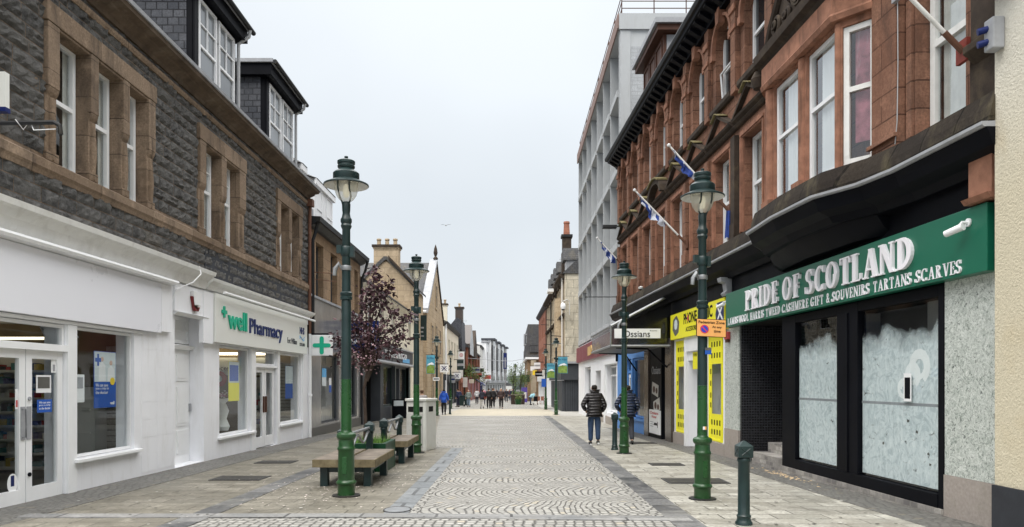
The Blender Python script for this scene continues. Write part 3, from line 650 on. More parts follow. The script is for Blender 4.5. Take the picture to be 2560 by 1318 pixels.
wire('cable', 'white cables looping down beside the alarm box', [L(14.35, 2.9, .03), L(14.4, 3.2, .05), L(14.42, 3.45, .12), L(14.8, 3.65, .30), L(15.0, 3.85, .37), L(15.1, 4.02, .30)], .012, 'upvc')
# pharmacy shopfront
A.part('end_pilaster', MB().box(L, 23.45, 24.15, -.4, 2.5, .0, .03), 'white'); A.part('window_cill', MB().box(L, 16.75, 19.1, .25, .305, -.05, .08), 'upvc', bevel=.006); A.part('window_cill', MB().box(L, 21.12, 23.5, .28, .335, -.05, .08), 'upvc', bevel=.006)
window(A, L, 16.86, 18.84, .32, 2.46, -.06, .05, 'upvc', 'shopglass', name='shop_window'); window(A, L, 21.21, 23.34, .35, 2.46, -.06, .05, 'upvc', 'shopglass', name='shop_window')
window(A, L, 19.21, 20.94, 2.06, 2.46, -.06, .05, 'upvc', 'shopglass', name='fanlight')
A.part('post', MB().box(L, 18.86, 19.19, -.3, 2.46, -.12, .03), 'upvc'); A.part('post', MB().box(L, 20.96, 21.18, -.3, 2.46, -.12, .03), 'upvc')
for a, b, h in ((19.25, 20.07, 0), (20.09, 20.9, 1)):
    f = door(A, L, a, b, -.19, 2.0, -.06, .14, hinge=h, handle=False, kick=.28); q = b - .08 if h == 0 else a + .08
    A.part('handle', MB().box(L, q - .03, q + .03, .75, 1.2, -.058, -.02), 'wood', f)
A.part('transom', MB().box(L, 19.2, 20.95, 2.0, 2.06, -.12, .02), 'upvc')
dp = A.part('downpipe', MB().tube([L(24.0, 3.2, .12), L(24.0, -.25, .12)], .05, 10), 'upvc', smooth=True)
A.part('pipe_collar', MB().tube([L(24.0, 1.2, .12), L(24.0, 1.12, .12)], .07, 10), 'upvc', dp)
A.part('rusty_downpipe', MB().tube([L(24.02, 7.6, .12), L(24.02, 6.8, .10), L(24.02, 3.2, .10)], .055, 8), 'pipe', smooth=True)
A.part('rainwater_head', MB().box(L, 23.9, 24.15, 7.45, 7.68, .02, .22), 'pipe')
# pharmacy sign
PS = Thing('shop_sign', 'ivory pharmacy sign board with green and navy raised letters', 'sign', L(20, 2.5, .1))
PS.part('board', MB().box(L, 16.3, 23.6, 2.5, 3.62, .002, .14), 'ivory', bevel=.01)
teal = paint('teal_green_letters', (.02, .42, .26), .4, .05); nav = paint('navy_letters', (.02, .035, .13), .4, .05); lb = paint('light_blue_letters', (.12, .42, .75), .4, .05)
PS.part('side_panel', MB().box(L, 15.75, 16.28, 2.46, 3.6, .002, .10), 'white')
PS.part('lettering', text(L, 'well', 16.98, 18.18, 2.86, 3.33, .142, .175, bold=.012), teal)
mb = MB().box(L, 16.72, 16.8, 3.10, 3.36, .142, .17); mb.box(L, 16.62, 16.9, 3.19, 3.27, .142, .1705); PS.part('plus_mark', mb, teal)
PS.part('lettering', text(L, 'Pharmacy', 18.38, 21.0, 2.72, 3.23, .142, .17, bold=.004), nav)
PS.part('small_lettering', text(L, 'Fort William', 21.5, 22.45, 2.76, 2.93, .1405, .148), 'greyfascia')
PS.part('small_lettering', text(L, 'NHS', 22.75, 23.25, 3.12, 3.34, .1405, .15, bold=.02), nav)
PS.part('small_lettering', text(L, 'SCOTLAND', 22.75, 23.3, 2.74, 2.84, .1405, .148), 'greyfascia')
mb = MB()
for k in range(2):
    for i in range(10):
        f0, f1 = i / 10, (i + 1) / 10; g = lambda f: 2.98 + .05 * math.sin(f * 6.28 + k * 1.0) + .035 * k - .03
        mb.quad(L(22.72 + .55 * f0, g(f0), .146), L(22.72 + .55 * f1, g(f1), .146), L(22.72 + .55 * f1, g(f1) + .035, .146), L(22.72 + .55 * f0, g(f0) + .035, .146))
PS.part('wave_mark', mb, lb)
PS.part('strip_light', MB().tube([L(16.4, 3.63, .30), L(23.9, 3.62, .30)], .035, 8), 'upvc', smooth=True)
# hanging green cross
HC = Thing('hanging_sign', 'square white hanging sign with a green cross beside the pharmacy', 'sign', (-6.35, 24.0, 2.45))
Fc = Fy(24.0)
HC.part('panel', MB().box(Fc, -6.68, -5.98, 2.47, 3.16, -.05, .05), 'upvc', bevel=.02)
HC.part('bracket', MB().box(Fc, -6.85, -5.92, 3.17, 3.22, -.02, .02).box(Fc, -6.84, -6.76, 2.75, 3.5, -.03, .03), 'black')
mb = MB().box(Fc, -6.40, -6.26, 2.58, 3.05, .052, .06); mb.box(Fc, -6.565, -6.095, 2.745, 2.885, .052, .061)
for c in ((-6.33, 2.58), (-6.33, 3.05), (-6.565, 2.815), (-6.095, 2.815)): mb.poly(Fc, [(c[0] + .07 * math.cos(q * .785), c[1] + .07 * math.sin(q * .785)) for q in range(8)], .052, .0595)
HC.part('cross', mb, teal)
# iron bracket and sign edge at the left margin
IB = Thing('iron_bracket', 'bare rusty iron sign bracket reaching over the pavement at far left', 'bracket', L(8.6, 4.6, 0))
IB.part('bar', MB().tube([L(8.6, 4.68, 0), L(8.6, 4.70, 1.38), L(8.6, 4.66, 1.45), L(8.6, 4.56, 1.46)], .028, 8), 'gutter', smooth=True)
IB.part('tie', MB().tube([L(8.55, 4.72, .95), L(8.62, 4.62, 1.0), L(8.66, 4.74, 1.05), L(8.58, 4.60, 1.15), L(8.60, 4.62, 1.4)], .006, 5), 'upvc')
HS = Thing('hanging_sign', 'white and blue projecting sign board cut off at the left margin', 'sign', L(8.9, 4.9, .3))
HS.part('panel', MB().box(Fy(8.9), -6.8, -6.24, 4.96, 5.42, -.04, .04), 'ivory'); HS.part('lower_edge', MB().box(Fy(8.9), -6.82, -6.23, 4.93, 4.985, -.045, .045), 'navy')

# ---- interiors seen through the glass
def room(T, u0, u1, w0, w1, D, wallm, F=L, name='interior'):
    mb = MB(); a, b = -.42, -D
    mb.quad(F(u0, w0, b), F(u1, w0, b), F(u1, w1, b), F(u0, w1, b)); mb.quad(F(u0, w0, a), F(u0, w0, b), F(u0, w1, b), F(u0, w1, a)); mb.quad(F(u1, w0, a), F(u1, w0, b), F(u1, w1, b), F(u1, w1, a))
    mb.quad(F(u0, w1, a), F(u1, w1, a), F(u1, w1, b), F(u0, w1, b), 1); mb.quad(F(u0, w0, a), F(u1, w0, a), F(u1, w0, b), F(u0, w0, b), 2)
    return T.part(name, mb, [wallm, 'ivory', 'greydark'], recalc=False)
room(A, 8.2, 14.3, -.16, 2.75, 4.2, 'warmroom'); room(A, 16.7, 23.9, -.22, 2.85, 4.5, 'warmroom')
goods = [paint('goods_colour', c, .6, .2) for c in ((.62, .60, .55), (.10, .12, .30), (.50, .08, .08), (.65, .5, .15), (.12, .28, .3), (.05, .05, .06), (.7, .7, .7))]
def shelving(label, F, u0, u1, w0, rows, n0, seed, axis='u', top=2.1, dim=False):
    T = Thing('shelf_rack', label, 'shelves', F((u0 + u1) / 2, w0, n0), 'shelf racks inside the shops'); rr = random.Random(seed)
    sh, gd = MB(), MB(); sh.box(F, u0, u1, w0, top, n0 - .04, n0)
    for i in range(rows):
        z = w0 + .1 + i * (top - w0 - .25) / (rows - .5); sh.box(F, u0, u1, z - .02, z, n0 + .001, n0 + .34); sh.box(F, u0, u1, z - .035, z + .012, n0 + .341, n0 + .35); u = u0 + .02
        while u < u1 - .08:
            l = rr.uniform(.05, .16); h = rr.uniform(.07, .20)
            if rr.random() < .85: gd.box(F, u, u + l * .9, z, z + h, n0 + .05, n0 + rr.uniform(.22, .32), rr.choice([0, 0, 1, 2, 3, 4, 5, 6]))
            u += l
    T.part('rack', sh, 'ivory' if not dim else 'room'); T.part('goods', gd, goods, stuff=True); return T
shelving('stocked shelves seen through the glass double doors', Fy(14.2), -10.9, -8.75, -.14, 8, .0, 5)
shelving('stocked shelves against the back wall left of the doors', L, 12.0, 14.0, -.14, 8, -4.1, 6)
shelving('stocked shelves deep inside the pharmacy', Fy(23.8), -8.7, -7.85, -.2, 6, .0, 8, top=1.75)
shelving('stocked shelves at the left inside the pharmacy', Fy(23.8), -10.6, -9.9, -.2, 6, .0, 18, top=1.75)
single('display_unit', 'white drawer unit standing inside the blue poster window', 'cabinet', MB().box(FW, -8.33, -7.88, -.14, 1.5, 13.6, 14.0).box(FW, -8.25, -7.96, 1.05, 1.08, 13.57, 13.599).box(FW, -8.25, -7.96, .62, .65, 13.57, 13.599), 'ivory', loc=(-8.1, 13.8, -.14))
single('display_unit', 'red drawer edge beside the white unit in the poster window', 'cabinet', MB().box(FW, -8.45, -8.34, -.14, 1.25, 13.6, 14.0), goods[2], loc=(-8.4, 13.8, -.14))
single('slatwall_panel', 'ribbed pale wall panel behind the poster window', 'panel', MB().box(FW, -7.95, -7.28, -.1, 2.3, 14.1, 14.15), 'slat', loc=(-7.6, 14.1, -.1))
single('slatwall_panel', 'ribbed pale wall panel behind the right pharmacy window', 'panel', MB().box(FW, -7.78, -7.28, -.1, 2.2, 23.7, 23.75), 'slat', loc=(-7.5, 23.7, -.1))
ST = emit('lit_strip_lamp', (1.0, .86, .6), 5)
for x0, x1, nm in ((-10.4, -9.0, 'lit strip lamp inside the left pharmacy window'), (-8.9, -7.85, 'lit strip lamp behind the pharmacy door')):
    single('strip_lamp', nm, 'lamp', MB().box(FW, x0, x1, 2.48, 2.56, 23.55, 23.62), ST, loc=(x0, 23.6, 2.5))
single('strip_lamp', 'added dim strip lamp over the shelves behind the glass double doors', 'lamp', MB().box(FW, -10.8, -8.8, 2.4, 2.45, 13.6, 13.66), emit('added_strip_lamp', (1, .85, .6), 2.2), loc=(-9, 13.6, 2.4))  # strip lamp added to brighten the shop interior
single('wall_lettering', 'dark word lettering on the back wall of the pharmacy', 'sign', text(Fy(23.7), 'Fragrances', -8.87, -7.83, 1.93, 2.13, .0, .02), 'black', loc=(-8, 23.7, 2))
single('wall_lettering', 'part of a dark word inside the left pharmacy window', 'sign', text(Fy(23.7), 'Fragrances', -10.3, -9.3, 1.93, 2.13, .0, .02), 'black', loc=(-9.8, 23.7, 2))
single('display_wall', 'pale wall band behind the dark pharmacy lettering', 'panel', MB().box(FW, -10.9, -7.8, 1.82, 2.4, 23.72, 23.78), 'ivory', loc=(-9, 23.7, 1.82))
single('heart_sign', 'red round heart sign inside the left pharmacy window', 'sign', MB().poly(Fy(18.9), [(-7.66 + .17 * math.cos(q * .524), 1.68 + .2 * math.sin(q * .524)) for q in range(12)], -.02, .0).poly(Fy(18.9), [(-7.68 + .07 * math.cos(q * .524), 1.68 + .09 * math.sin(q * .524)) for q in range(12)], .001, .01, 1), [goods[2], 'upvc'], loc=(-7.6, 18.9, 1.5))
mb = MB(); [mb.lathe([(.16, 0), (.2, .1), (.12, .3), (.18, .5), (.1, .7), (.2, .8), (.17, .82)], 12, (-7.42, 18.4, .36))]; single('vase', 'pale curvy stand inside the left pharmacy window', 'stand', mb, 'ivory', smooth=True, loc=(-7.42, 18.4, .36))
flw = paint('mixed_flowers', (.6, .2, .3), .8, .9, 40); mb = MB(); rr = random.Random(4)
for i in range(40):
    c = Vector((-7.42 + rr.gauss(0, .08), 18.4 + rr.gauss(0, .09), 1.26 + rr.gauss(0, .05))); mb.lathe([(.0, -.02), (.035, 0), (0, .02)], 5, c, rr.randint(0, 1))
single('flowers', 'bunch of pink and white flowers on the pale stand', 'flowers', mb, [flw, 'petal'], loc=(-7.42, 18.4, 1.2))
SP = emit('lit_spot_lamp', (1, .95, .85), 18)
for u, nn, lb_ in ((11.4, -.6, 'leftmost'), (11.85, -.65, 'middle'), (12.3, -.7, 'rightmost')):
    T = Thing('spotlight', lb_ + ' of three spotlights at the top of the poster window', 'lamp', L(u, 2.5, nn)); T.part('housing', MB().tube([L(u, 2.48, nn), L(u + .03, 2.34, nn + .08)], [.03, .055], 8), 'upvc')
T = Thing('spotlight', 'lit spotlight at the top of the left pharmacy window', 'lamp', L(17.3, 2.6, -.7)); T.part('bulb', MB().lathe([(0, -.04), (.05, 0), (0, .05)], 8, L(17.3, 2.35, -.7)), SP)
# posters
skin = paint('printed_skin_tone', (.62, .42, .33), .6, .1); yel = paint('yellow_print', (.85, .62, .05), .5, .05); pbl = paint('poster_blue', (.025, .10, .42), .4, .1); ptl = paint('poster_pale', (.62, .68, .70), .5, .08)
def poster(label, u0, u1, w0, w1, n, F=L, kind='doctor', name='poster'):
    T = Thing(name, label, 'poster', F((u0 + u1) / 2, w0, n)); du, dw = u1 - u0, w1 - w0; q = lambda a, b, c, e, k, m: T.part(m, MB().box(F, u0 + du * a, u0 + du * b, w0 + dw * c, w0 + dw * e, n + .002 * k, n + .002 * k + .0015), k_[m])
    k_ = {'sheet': pbl, 'photo_panel': ptl}
    T.part('sheet', MB().box(F, u0, u1, w0, w1, n - .003, n), pbl if kind != 'yellow' else 'yellow')
    T.part('photo_panel', MB().box(F, u0 + du * .02, u1 - du * .02, w0 + dw * .46, w1 - dw * .01, n + .0005, n + .002), ptl)
    if kind == 'doctor':
        mb = MB()
        for cx, hc in ((.36, .86), (.76, .80)):
            mb.poly(F, [(u0 + du * (cx + .07 * math.cos(a * .785)), w0 + dw * (hc + .045 * math.sin(a * .785))) for a in range(8)], n + .0025, n + .004, 1)
            mb.poly(F, [(u0 + du * (cx - .16), w0 + dw * .47), (u0 + du * (cx + .16), w0 + dw * .47), (u0 + du * (cx + .14), w0 + dw * (hc - .10)), (u0 + du * cx, w0 + dw * (hc - .045)), (u0 + du * (cx - .14), w0 + dw * (hc - .10))], n + .0025, n + .0035, 0)
        T.part('figures', mb, ['upvc', skin])
        T.part('blue_mark', MB().box(F, u0 + du * .14, u0 + du * .22, w0 + dw * .74, w0 + dw * .95, n + .0025, n + .004).box(F, u0 + du * .05, u0 + du * .31, w0 + dw * .81, w0 + dw * .88, n + .0025, n + .0042), pbl)
        T.part('round_flash', MB().poly(F, [(u0 + du * (.82 + .11 * math.cos(a * .524)), w0 + dw * (.47 + .07 * math.sin(a * .524))) for a in range(12)], n + .005, n + .007), yel)
        for i, s_ in enumerate(('We can save', 'you a trip to', 'the doctor')): T.part('printed_words', text(F, s_, u0 + du * .07, u0 + du * (.62 if i != 1 else .66), w0 + dw * (.375 - .065 * i), w0 + dw * (.43 - .065 * i), n + .002, n + .004), 'upvc')
        T.part('printed_words', text(F, 'well', u0 + du * .72, u0 + du * .92, w0 + dw * .05, w0 + dw * .11, n + .002, n + .004, bold=.03), 'upvc')
    elif kind == 'yellow':
        T.part('photo_panel', MB().box(F, u0 + du * .1, u1 - du * .1, w0 + dw * .5, w0 + dw * .9, n + .003, n + .004), pbl)
    return T
poster('tall blue poster of two white coated people in the shop window', 12.0, 12.67, 1.16, 2.12, -.12)
poster('blue and white poster in the right pharmacy window', 22.2, 22.95, 1.08, 2.1, -.14, kind='plain'); poster('yellow and blue poster in the left pharmacy window', 17.75, 18.45, 1.12, 2.12, -.14, kind='yellow')
def notice(label, F, u0, u1, w0, w1, n, mat='upvc', panel=None, pm='greydark', round_=False, name='notice', words=None):
    T = Thing(name, label, 'notice', F((u0 + u1) / 2, w0, n))
    if round_: mb = MB().poly(F, [((u0 + u1) / 2 + (u1 - u0) / 2 * math.cos(a * .3927), (w0 + w1) / 2 + (w1 - w0) / 2 * math.sin(a * .3927)) for a in range(16)], n, n + .002)
    else: mb = MB().box(F, u0, u1, w0, w1, n, n + .002)
    T.part('sheet', mb, mat)
    if panel: a, b, c, e = panel; T.part('print', MB().box(F, u0 + (u1 - u0) * a, u0 + (u1 - u0) * b, w0 + (w1 - w0) * c, w0 + (w1 - w0) * e, n + .0025, n + .004), pm)
    if words:
        for i, s_ in enumerate(words[0]):
            h = (w1 - w0) * words[1]; z = w1 - (w1 - w0) * words[2] - (i + 1) * h * 1.35; T.part('printed_words', text(F, s_, u0 + (u1 - u0) * .12, u0 + (u1 - u0) * (.3 + .055 * len(s_) if len(s_) < 10 else .88), z, z + h, n + .003, n + .005), words[3])
    return T
notice('white notice with dark picture on the right glass door', L, 10.46, 10.80, 1.44, 1.70, -.065, panel=(.1, .9, .25, .9)); notice('blue speech bubble sticker on the right glass door', L, 10.48, 10.82, 1.15, 1.34, -.065, pbl, words=(('We can save', 'you a trip', 'to the doctor'), .17, .08, 'upvc'))
notice('round white sticker with purple hand at the door foot', L, 9.86, 10.07, .06, .33, -.065, panel=(.33, .66, .35, .9), pm='navy', round_=True); notice('small white safety notice high on the right glass door', L, 10.80, 10.93, 1.74, 1.94, -.065, panel=(.3, .7, .1, .6), pm='lead')
notice('white typed sheet at the left of the poster window', L, 11.45, 11.70, 1.27, 1.72, -.10, panel=(.15, .85, .5, .9), pm='lead'); notice('narrow double warning sticker on the left glass door', L, 10.02, 10.08, 1.22, 1.50, -.065, panel=(.2, .8, .1, .45), pm=goods[2])

# ================================================================ brownstone building with the grey shop
B = Thing('brownstone_building', 'small brownstone building with white dormers above a grey stone shop', 'building', (-6.85, 28.5, gz(28.5)))
B0, B1 = 24.25, 32.5
bo = [(25.15, 26.15, 4.55, 6.5), (27.2, 28.2, 4.55, 6.5), (29.6, 30.5, 4.55, 6.5), (31.3, 32.0, 4.55, 6.5)]
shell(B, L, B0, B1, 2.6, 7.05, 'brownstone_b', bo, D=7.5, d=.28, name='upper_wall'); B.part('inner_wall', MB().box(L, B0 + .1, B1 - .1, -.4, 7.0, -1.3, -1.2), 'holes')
for a, b, c, e in bo: window(B, L, a, b, c, e, -.2, .06, 'greyfascia', 'darkglass', 5.5)
B.part('eaves_gutter', MB().prof(L, [(0, 6.85), (.10, 6.88), (.30, 7.02), (.38, 7.02), (.40, 7.18), (-.1, 7.2)], B0, B1 + .1), 'gutter')
B.part('gutter_bracket', MB().tube([L(B0 + .15, 7.1, .3), L(B0 + .15, 6.7, .2), L(B0 + .15, 6.4, .1), L(B0 + .15, 2.8, .1)], .06, 8), 'gutter', smooth=True); B.part('downpipe', MB().tube([L(B1 - .1, 7.0, .35), L(B1 - .1, 6.6, .25), L(B1 - .1, 6.2, .08), L(B1 - .1, -.3, .08)], .06, 8), 'gutter', smooth=True)
B.part('roof', MB().prof(L, [(.1, 7.15), (-3.8, 10.2), (-7.6, 7.1)], B0, B1), 'slate')
for u0, u1 in ((24.35, 25.7), (26.15, 29.75)):
    n = -.45; d = B.part('dormer', MB().poly(lambda u, w_, q: L(u, w_ * 0 + q, w_), [(u0, -2.2), (u0, n - .35), (u0 + .45, n), (u1 - .45, n), (u1, n - .35), (u1, -2.2)], 7.3, 9.12), 'upvc')
    B.part('dormer_roof', MB().add([L(u0 - .1, 9.12, n + -.2), L(u0 + .4, 9.12, n + .12), L(u1 - .4, 9.12, n + .12), L(u1 + .1, 9.12, n - .2), L(u1 + .1, 9.12, -2.4), L(u0 - .1, 9.12, -2.4), L((u0 + u1) / 2 - .3, 9.85, -1.6), L((u0 + u1) / 2 + .3, 9.85, -1.6)],
           [(0, 1, 6), (1, 2, 7, 6), (2, 3, 7), (3, 4, 7), (4, 5, 6, 7), (5, 0, 6), (0, 1, 2, 3, 4, 5)]), 'slate', d)
    B.part('fascia', MB().box(L, u0 + .35, u1 - .35, 8.9, 9.10, n + .003, n + .1), 'upvc', d)
    ww = [(u0 + .5, u1 - .5)] if u1 - u0 < 2 else [(u0 + .6, u0 + 1.5), (u1 - 1.5, u1 - .6)]
    for a, b in ww: window(B, L, a, b, 7.42, 8.88, n + .03, .06, 'upvc', 'darkglass', 8.1).parent = d
    B.part('cill', MB().box(L, u0 + .3, u1 - .3, 7.32, 7.40, n + .003, n + .08), 'upvc', d)
B.part('chimney_skew', MB().prof(L, [(.1, 7.2), (.1, 7.45), (-3.8, 10.5), (-3.8, 10.2)], B0 - .0, B0 + .22), 'lead')
# ground floor
gh = [(25.7, 28.3, .1, 2.62), (28.7, 29.6, -.3, 2.62), (30.0, 31.6, .1, 2.62)]
B.part('shop_surround', MB().wall(L, B0, B1, -.5, 4.5, gh, .04, .18), 'greymarble', recalc=False); B.part('stone_base', MB().box(L, B0 + .02, 28.4, -.5, .02, .042, .07), 'greydark'); B.part('stone_base', MB().box(L, 29.7, B1, -.5, .02, .042, .07), 'greydark')
B.part('fascia_edge', MB().box(L, B0, B1, 4.5, 4.58, -.02, .09), 'lead')
for a, b, c, e in (gh[0], gh[2]): window(B, L, a, b, c, e, -.05, .07, 'greyfascia', 'shopglass', name='shop_window')
door(B, L, 28.72, 29.58, -.30, 2.0, -.06, .1, 'greyfascia'); window(B, L, 28.72, 29.58, 2.02, 2.6, -.06, .06, 'greyfascia', 'shopglass', name='fanlight')
B.part('interior', MB().quad(L(B0 + .2, -.3, -1.15), L(B1, -.3, -1.15), L(B1, 2.7, -1.15), L(B0 + .2, 2.7, -1.15)).quad(L(B0 + .2, -.3, 0), L(B1, -.3, 0), L(B1, -.3, -1.15), L(B0 + .2, -.3, -1.15)), 'lane')
notice('blue and white leaflet in the grey shop window', L, 26.3, 26.9, 1.45, 2.1, -.09, ptl, panel=(0, 1, .5, 1), pm=lb); notice('small blue sticker under the leaflet in the grey shop window', L, 27.3, 27.65, 1.2, 1.75, -.09, 'upvc', panel=(0, 1, 0, .5), pm=pbl)
TL = Thing('letting_board', 'dark blue letting board projecting behind the purple tree', 'sign', (-6.2, 30, 2.8)); Fb = Fy(30.0)
TL.part('board', MB().box(Fb, -6.82, -5.55, 2.82, 4.15, -.03, .03), 'navy'); TL.part('lettering', text(Fb, 'TO LET /', -6.68, -5.75, 3.52, 3.75, .031, .04, bold=.01), 'upvc'); TL.part('lettering', text(Fb, 'MAY SELL', -6.72, -5.65, 3.18, 3.42, .031, .04, bold=.01), 'upvc'); TL.part('small_print', text(Fb, '01397 000', -6.1, -5.75, 2.95, 3.03, .031, .036) if False else MB().box(Fb, -6.1, -5.75, 2.97, 3.03, .031, .036), 'upvc')
TL.part('emblem', MB().poly(Fb, [(-6.2 + .22 * math.cos(a * .524), 3.95 + .06 * math.sin(a * .524)) for a in range(12)], .031, .037), 'lead')
AE = Thing('aerial_bracket', 'thin rusty twin rod bracket on the brownstone corner', 'bracket', L(24.3, 5.2, 0)); AE.part('rods', MB().tube([L(24.35, 5.32, 0), L(24.6, 5.30, .85)], .015, 6).tube([L(24.35, 5.1, 0), L(24.6, 5.02, .85)], .012, 6), 'pipe')

# ================================================================ cream bookshop building
C = Thing('cream_building', 'low cream rendered building with slate roof above the black bookshop front', 'building', (-6.85, 41, gz(41)))
C0, C1 = 32.6, 50.2
co = [(u, u + 1.1, 4.2, 5.6) for u in (34.2, 37.4, 41.0, 44.6, 47.6)]
shell(C, L, C0, C1, 2.5, 6.1, 'cream', co, D=6.5, d=.2, name='upper_wall')
for a, b, c, e in co: window(C, L, a, b, c, e, -.15, .07, 'upvc', 'darkglass', 4.9)
C.part('cornice', MB().prof(L, [(0, 5.75), (.06, 5.8), (.10, 5.9), (.22, 6.0), (.24, 6.12), (-.1, 6.14)], C0, C1), 'cream')
C.part('roof', MB().prof(L, [(.30, 6.12), (.30, 6.2), (-3.2, 8.3), (-6.6, 6.1)], C0, C1), 'slate')
ch = [(33.6, 37.2, -.6, 2.45), (38.1, 41.6, .25, 2.5), (42.0, 43.4, -.6, 2.4), (43.8, 47.2, .25, 2.5)]
C.part('shopfront', MB().wall(L, C0, 48.0, -.7, 2.6, ch, .05, .5), 'greyfascia', recalc=False); C.part('pilaster', MB().box(L, 48.0, 50.0, -.8, 2.6, .0, .08), 'cream')
C.part('shop_cornice', MB().prof(L, [(.0, 2.56), (.30, 2.56), (.34, 2.62), (.3, 2.72), (0, 2.74)], C0 + .5, 48.4), 'lead')
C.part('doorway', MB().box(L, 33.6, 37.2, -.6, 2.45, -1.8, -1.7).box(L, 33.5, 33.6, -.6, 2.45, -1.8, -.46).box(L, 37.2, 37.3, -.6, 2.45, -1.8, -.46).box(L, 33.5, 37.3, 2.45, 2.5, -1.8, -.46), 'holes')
for a, b, c, e in (ch[1], ch[3]): window(C, L, a, b, c, e, -.1, .1, 'iron', 'shopglass', name='shop_window')
door(C, L, 42.05, 43.35, -.47, 2.35, -.3, .12, 'iron'); C.part('window_post', MB().box(L, 41.62, 41.98, -.6, 2.5, -.2, .09), 'iron'); C.part('window_post', MB().box(L, 47.2, 47.9, -.6, 2.5, -.2, .09), 'iron')
C.part('interior', MB().box(L, 37.6, 47.6, -.5, 2.45, -2.0, -1.9).box(L, 37.6, 47.6, -.55, -.5, -2.0, -.5), 'warmroom'); shelving('bookshelves inside the bookshop window', L, 38.2, 47.2, -.4, 6, -1.88, 12, top=2.2)
BS = Thing('shop_sign', 'dark sign board of the bookshop below the purple tree', 'sign', L(42, 2.7, .1)); BS.part('board', MB().box(L, 35.0, 48.2, 2.75, 3.5, .005, .22), 'greyfascia'); BS.part('lettering', text(L, 'THE HIGHLAND BOOKSHOP', 37.5, 45.3, 2.95, 3.3, .222, .24, bold=.005), 'upvc')
BS.part('blue_patch', MB().box(L, 43.7, 46.6, 2.78, 3.05, .2215, .2255), lb); BS.part('top_edge', MB().box(L, 34.9, 48.3, 3.5, 3.58, 0, .28), 'lead')
PP = Thing('pavement_sign', 'small black pavement board outside the bookshop', 'sign', (-6.3, 40.5, gz(40.5))); PP.part('board', MB().box(FW, -6.75, -5.95, gz(40.5), .62, 40.5, 40.56), 'black'); PP.part('poster_panel', MB().box(FW, -6.65, -6.1, .25, .55, 40.49, 40.497), ptl)
# taller gabled building behind it
G = Thing('gabled_building', 'buff stone gable with a tall three pot chimney behind the cream building', 'building', (-8.8, 52, gz(52)))
Fg = Fy(50.3)
G.part('gable_wall', MB().poly(Fg, [(-10.9, -.6), (-6.85, -.6), (-6.85, 8.2), (-8.55, 10.0), (-9.1, 10.0), (-10.9, 8.2)], -5.2, 0), 'buffstone')
G.part('roof', MB().poly(Fg, [(-6.65, 8.1), (-6.65, 8.25), (-8.7, 10.35), (-8.95, 10.35), (-11.1, 8.25), (-11.1, 8.1), (-8.8, 10.15)], -5.3, .12), 'slate')
G.part('skew', MB().poly(Fg, [(-6.55, 8.05), (-6.55, 8.25), (-8.6, 10.4), (-8.6, 10.2)], .125, .3), 'darkstone')
chimney(G, -9.68, -7.95, 50.4, 51.3, 8.6, 11.05, 'buffstone', 3); G.part('rainwater_pipe', MB().tube([(-6.7, 50.4, 8.2), (-6.72, 50.4, 7.6), (-6.75, 50.5, 7.2), (-6.75, 50.5, 3.5)], .07, 8), 'gutter')

# ================================================================ big sandstone gable with white skew and finial
Dd = Thing('gabled_building', 'buff sandstone street gable with slate roof, white skew and finial', 'building', (-6.85, 65, gz(65)))
Y0, Y1, Ym, ew, rw = 58.3, 71.6, 65.0, 7.3, 12.35
mb = MB().poly(L, [(Y0, -.9), (Y1, -.9), (Y1, ew + .2), (Ym, rw - .1), (Y0, ew)], -.25, 0)
mb.quad((-6.86, Y0 + .002, -.9), (-14, Y0 + .002, -.9), (-14, Y0 + .002, ew), (-6.86, Y0 + .002, ew)); Dd.part('wall', mb, 'buffstone')
Dd.part('roof', MB().add([(-6.9, Y0 - .25, ew - .05), (-14.5, Y0 - .25, ew - .05), (-14.5, Ym, rw), (-6.9, Ym, rw), (-14.5, Y1, ew), (-6.9, Y1, ew)], [(0, 1, 2, 3), (3, 2, 4, 5)]), 'slate')
Dd.part('skew', MB().poly(L, [(Y0 - .35, ew - .15), (Y0 - .35, ew + .25), (Ym, rw + .35), (Ym, rw - .12)], -.55, .10), 'lead'); Dd.part('skew', MB().poly(L, [(Y1 + .25, ew - .15), (Y1 + .25, ew + .2), (Ym, rw + .35), (Ym, rw - .12)], -.5, .10), 'darkstone')
Dd.part('finial', MB().lathe([(.22, 0), (.22, .12), (.08, .28), (.14, .4), (.19, .6), (.13, 1.0), (.03, 1.3), (.01, 1.35)], 8, (-6.9, Ym, rw + .3)), 'darkstone')
Dd.part('eaves_gutter', MB().tube([(-6.9, Y0 - .3, ew - .02), (-14, Y0 - .3, ew - .02)], .10, 6), 'upvc'); Dd.part('downpipe', MB().tube([(-7.35, Y0 - .12, ew), (-7.35, Y0 - .12, -.6)], .10, 8), 'upvc', smooth=True)
for a, b, c, e in ((61.0, 62.2, 4.2, 6.4), (64.3, 65.6, 4.2, 6.6), (67.5, 68.8, 4.2, 6.4), (64.4, 65.5, 8.3, 10.2), (61.2, 62.4, .2, 2.4), (68, 69.2, .2, 2.4)):
    Dd.part('window_surround', frame_mb(L, a - .2, b + .2, c - .2, e + .2, .06, .2, .05), 'buffstone'); window(Dd, L, a, b, c, e, .03, .09, 'greyfascia', 'darkglass', (c + e) / 2)
SD = Thing('shop_sign', 'white lettered shop board in the side lane by the gable', 'sign', (-7.9, 58, 3)); Fs = Fy(58.25); SD.part('board', MB().box(Fs, -9.4, -7.5, 3.1, 4.3, .0, .06), 'buffstone'); SD.part('lettering', text(Fs, 'A', -8.18, -7.85, 3.45, 3.95, .062, .09, bold=.03), 'upvc')
for z0, z1, m_, lb_ in ((.2, 2.0, 'lane', 'pale poster panel in the side lane by the gable'),): notice(lb_, Fs, -8.2, -7.6, z0 - .3, z1, .03, m_, panel=(.0, 1, .75, .95), pm=pbl)
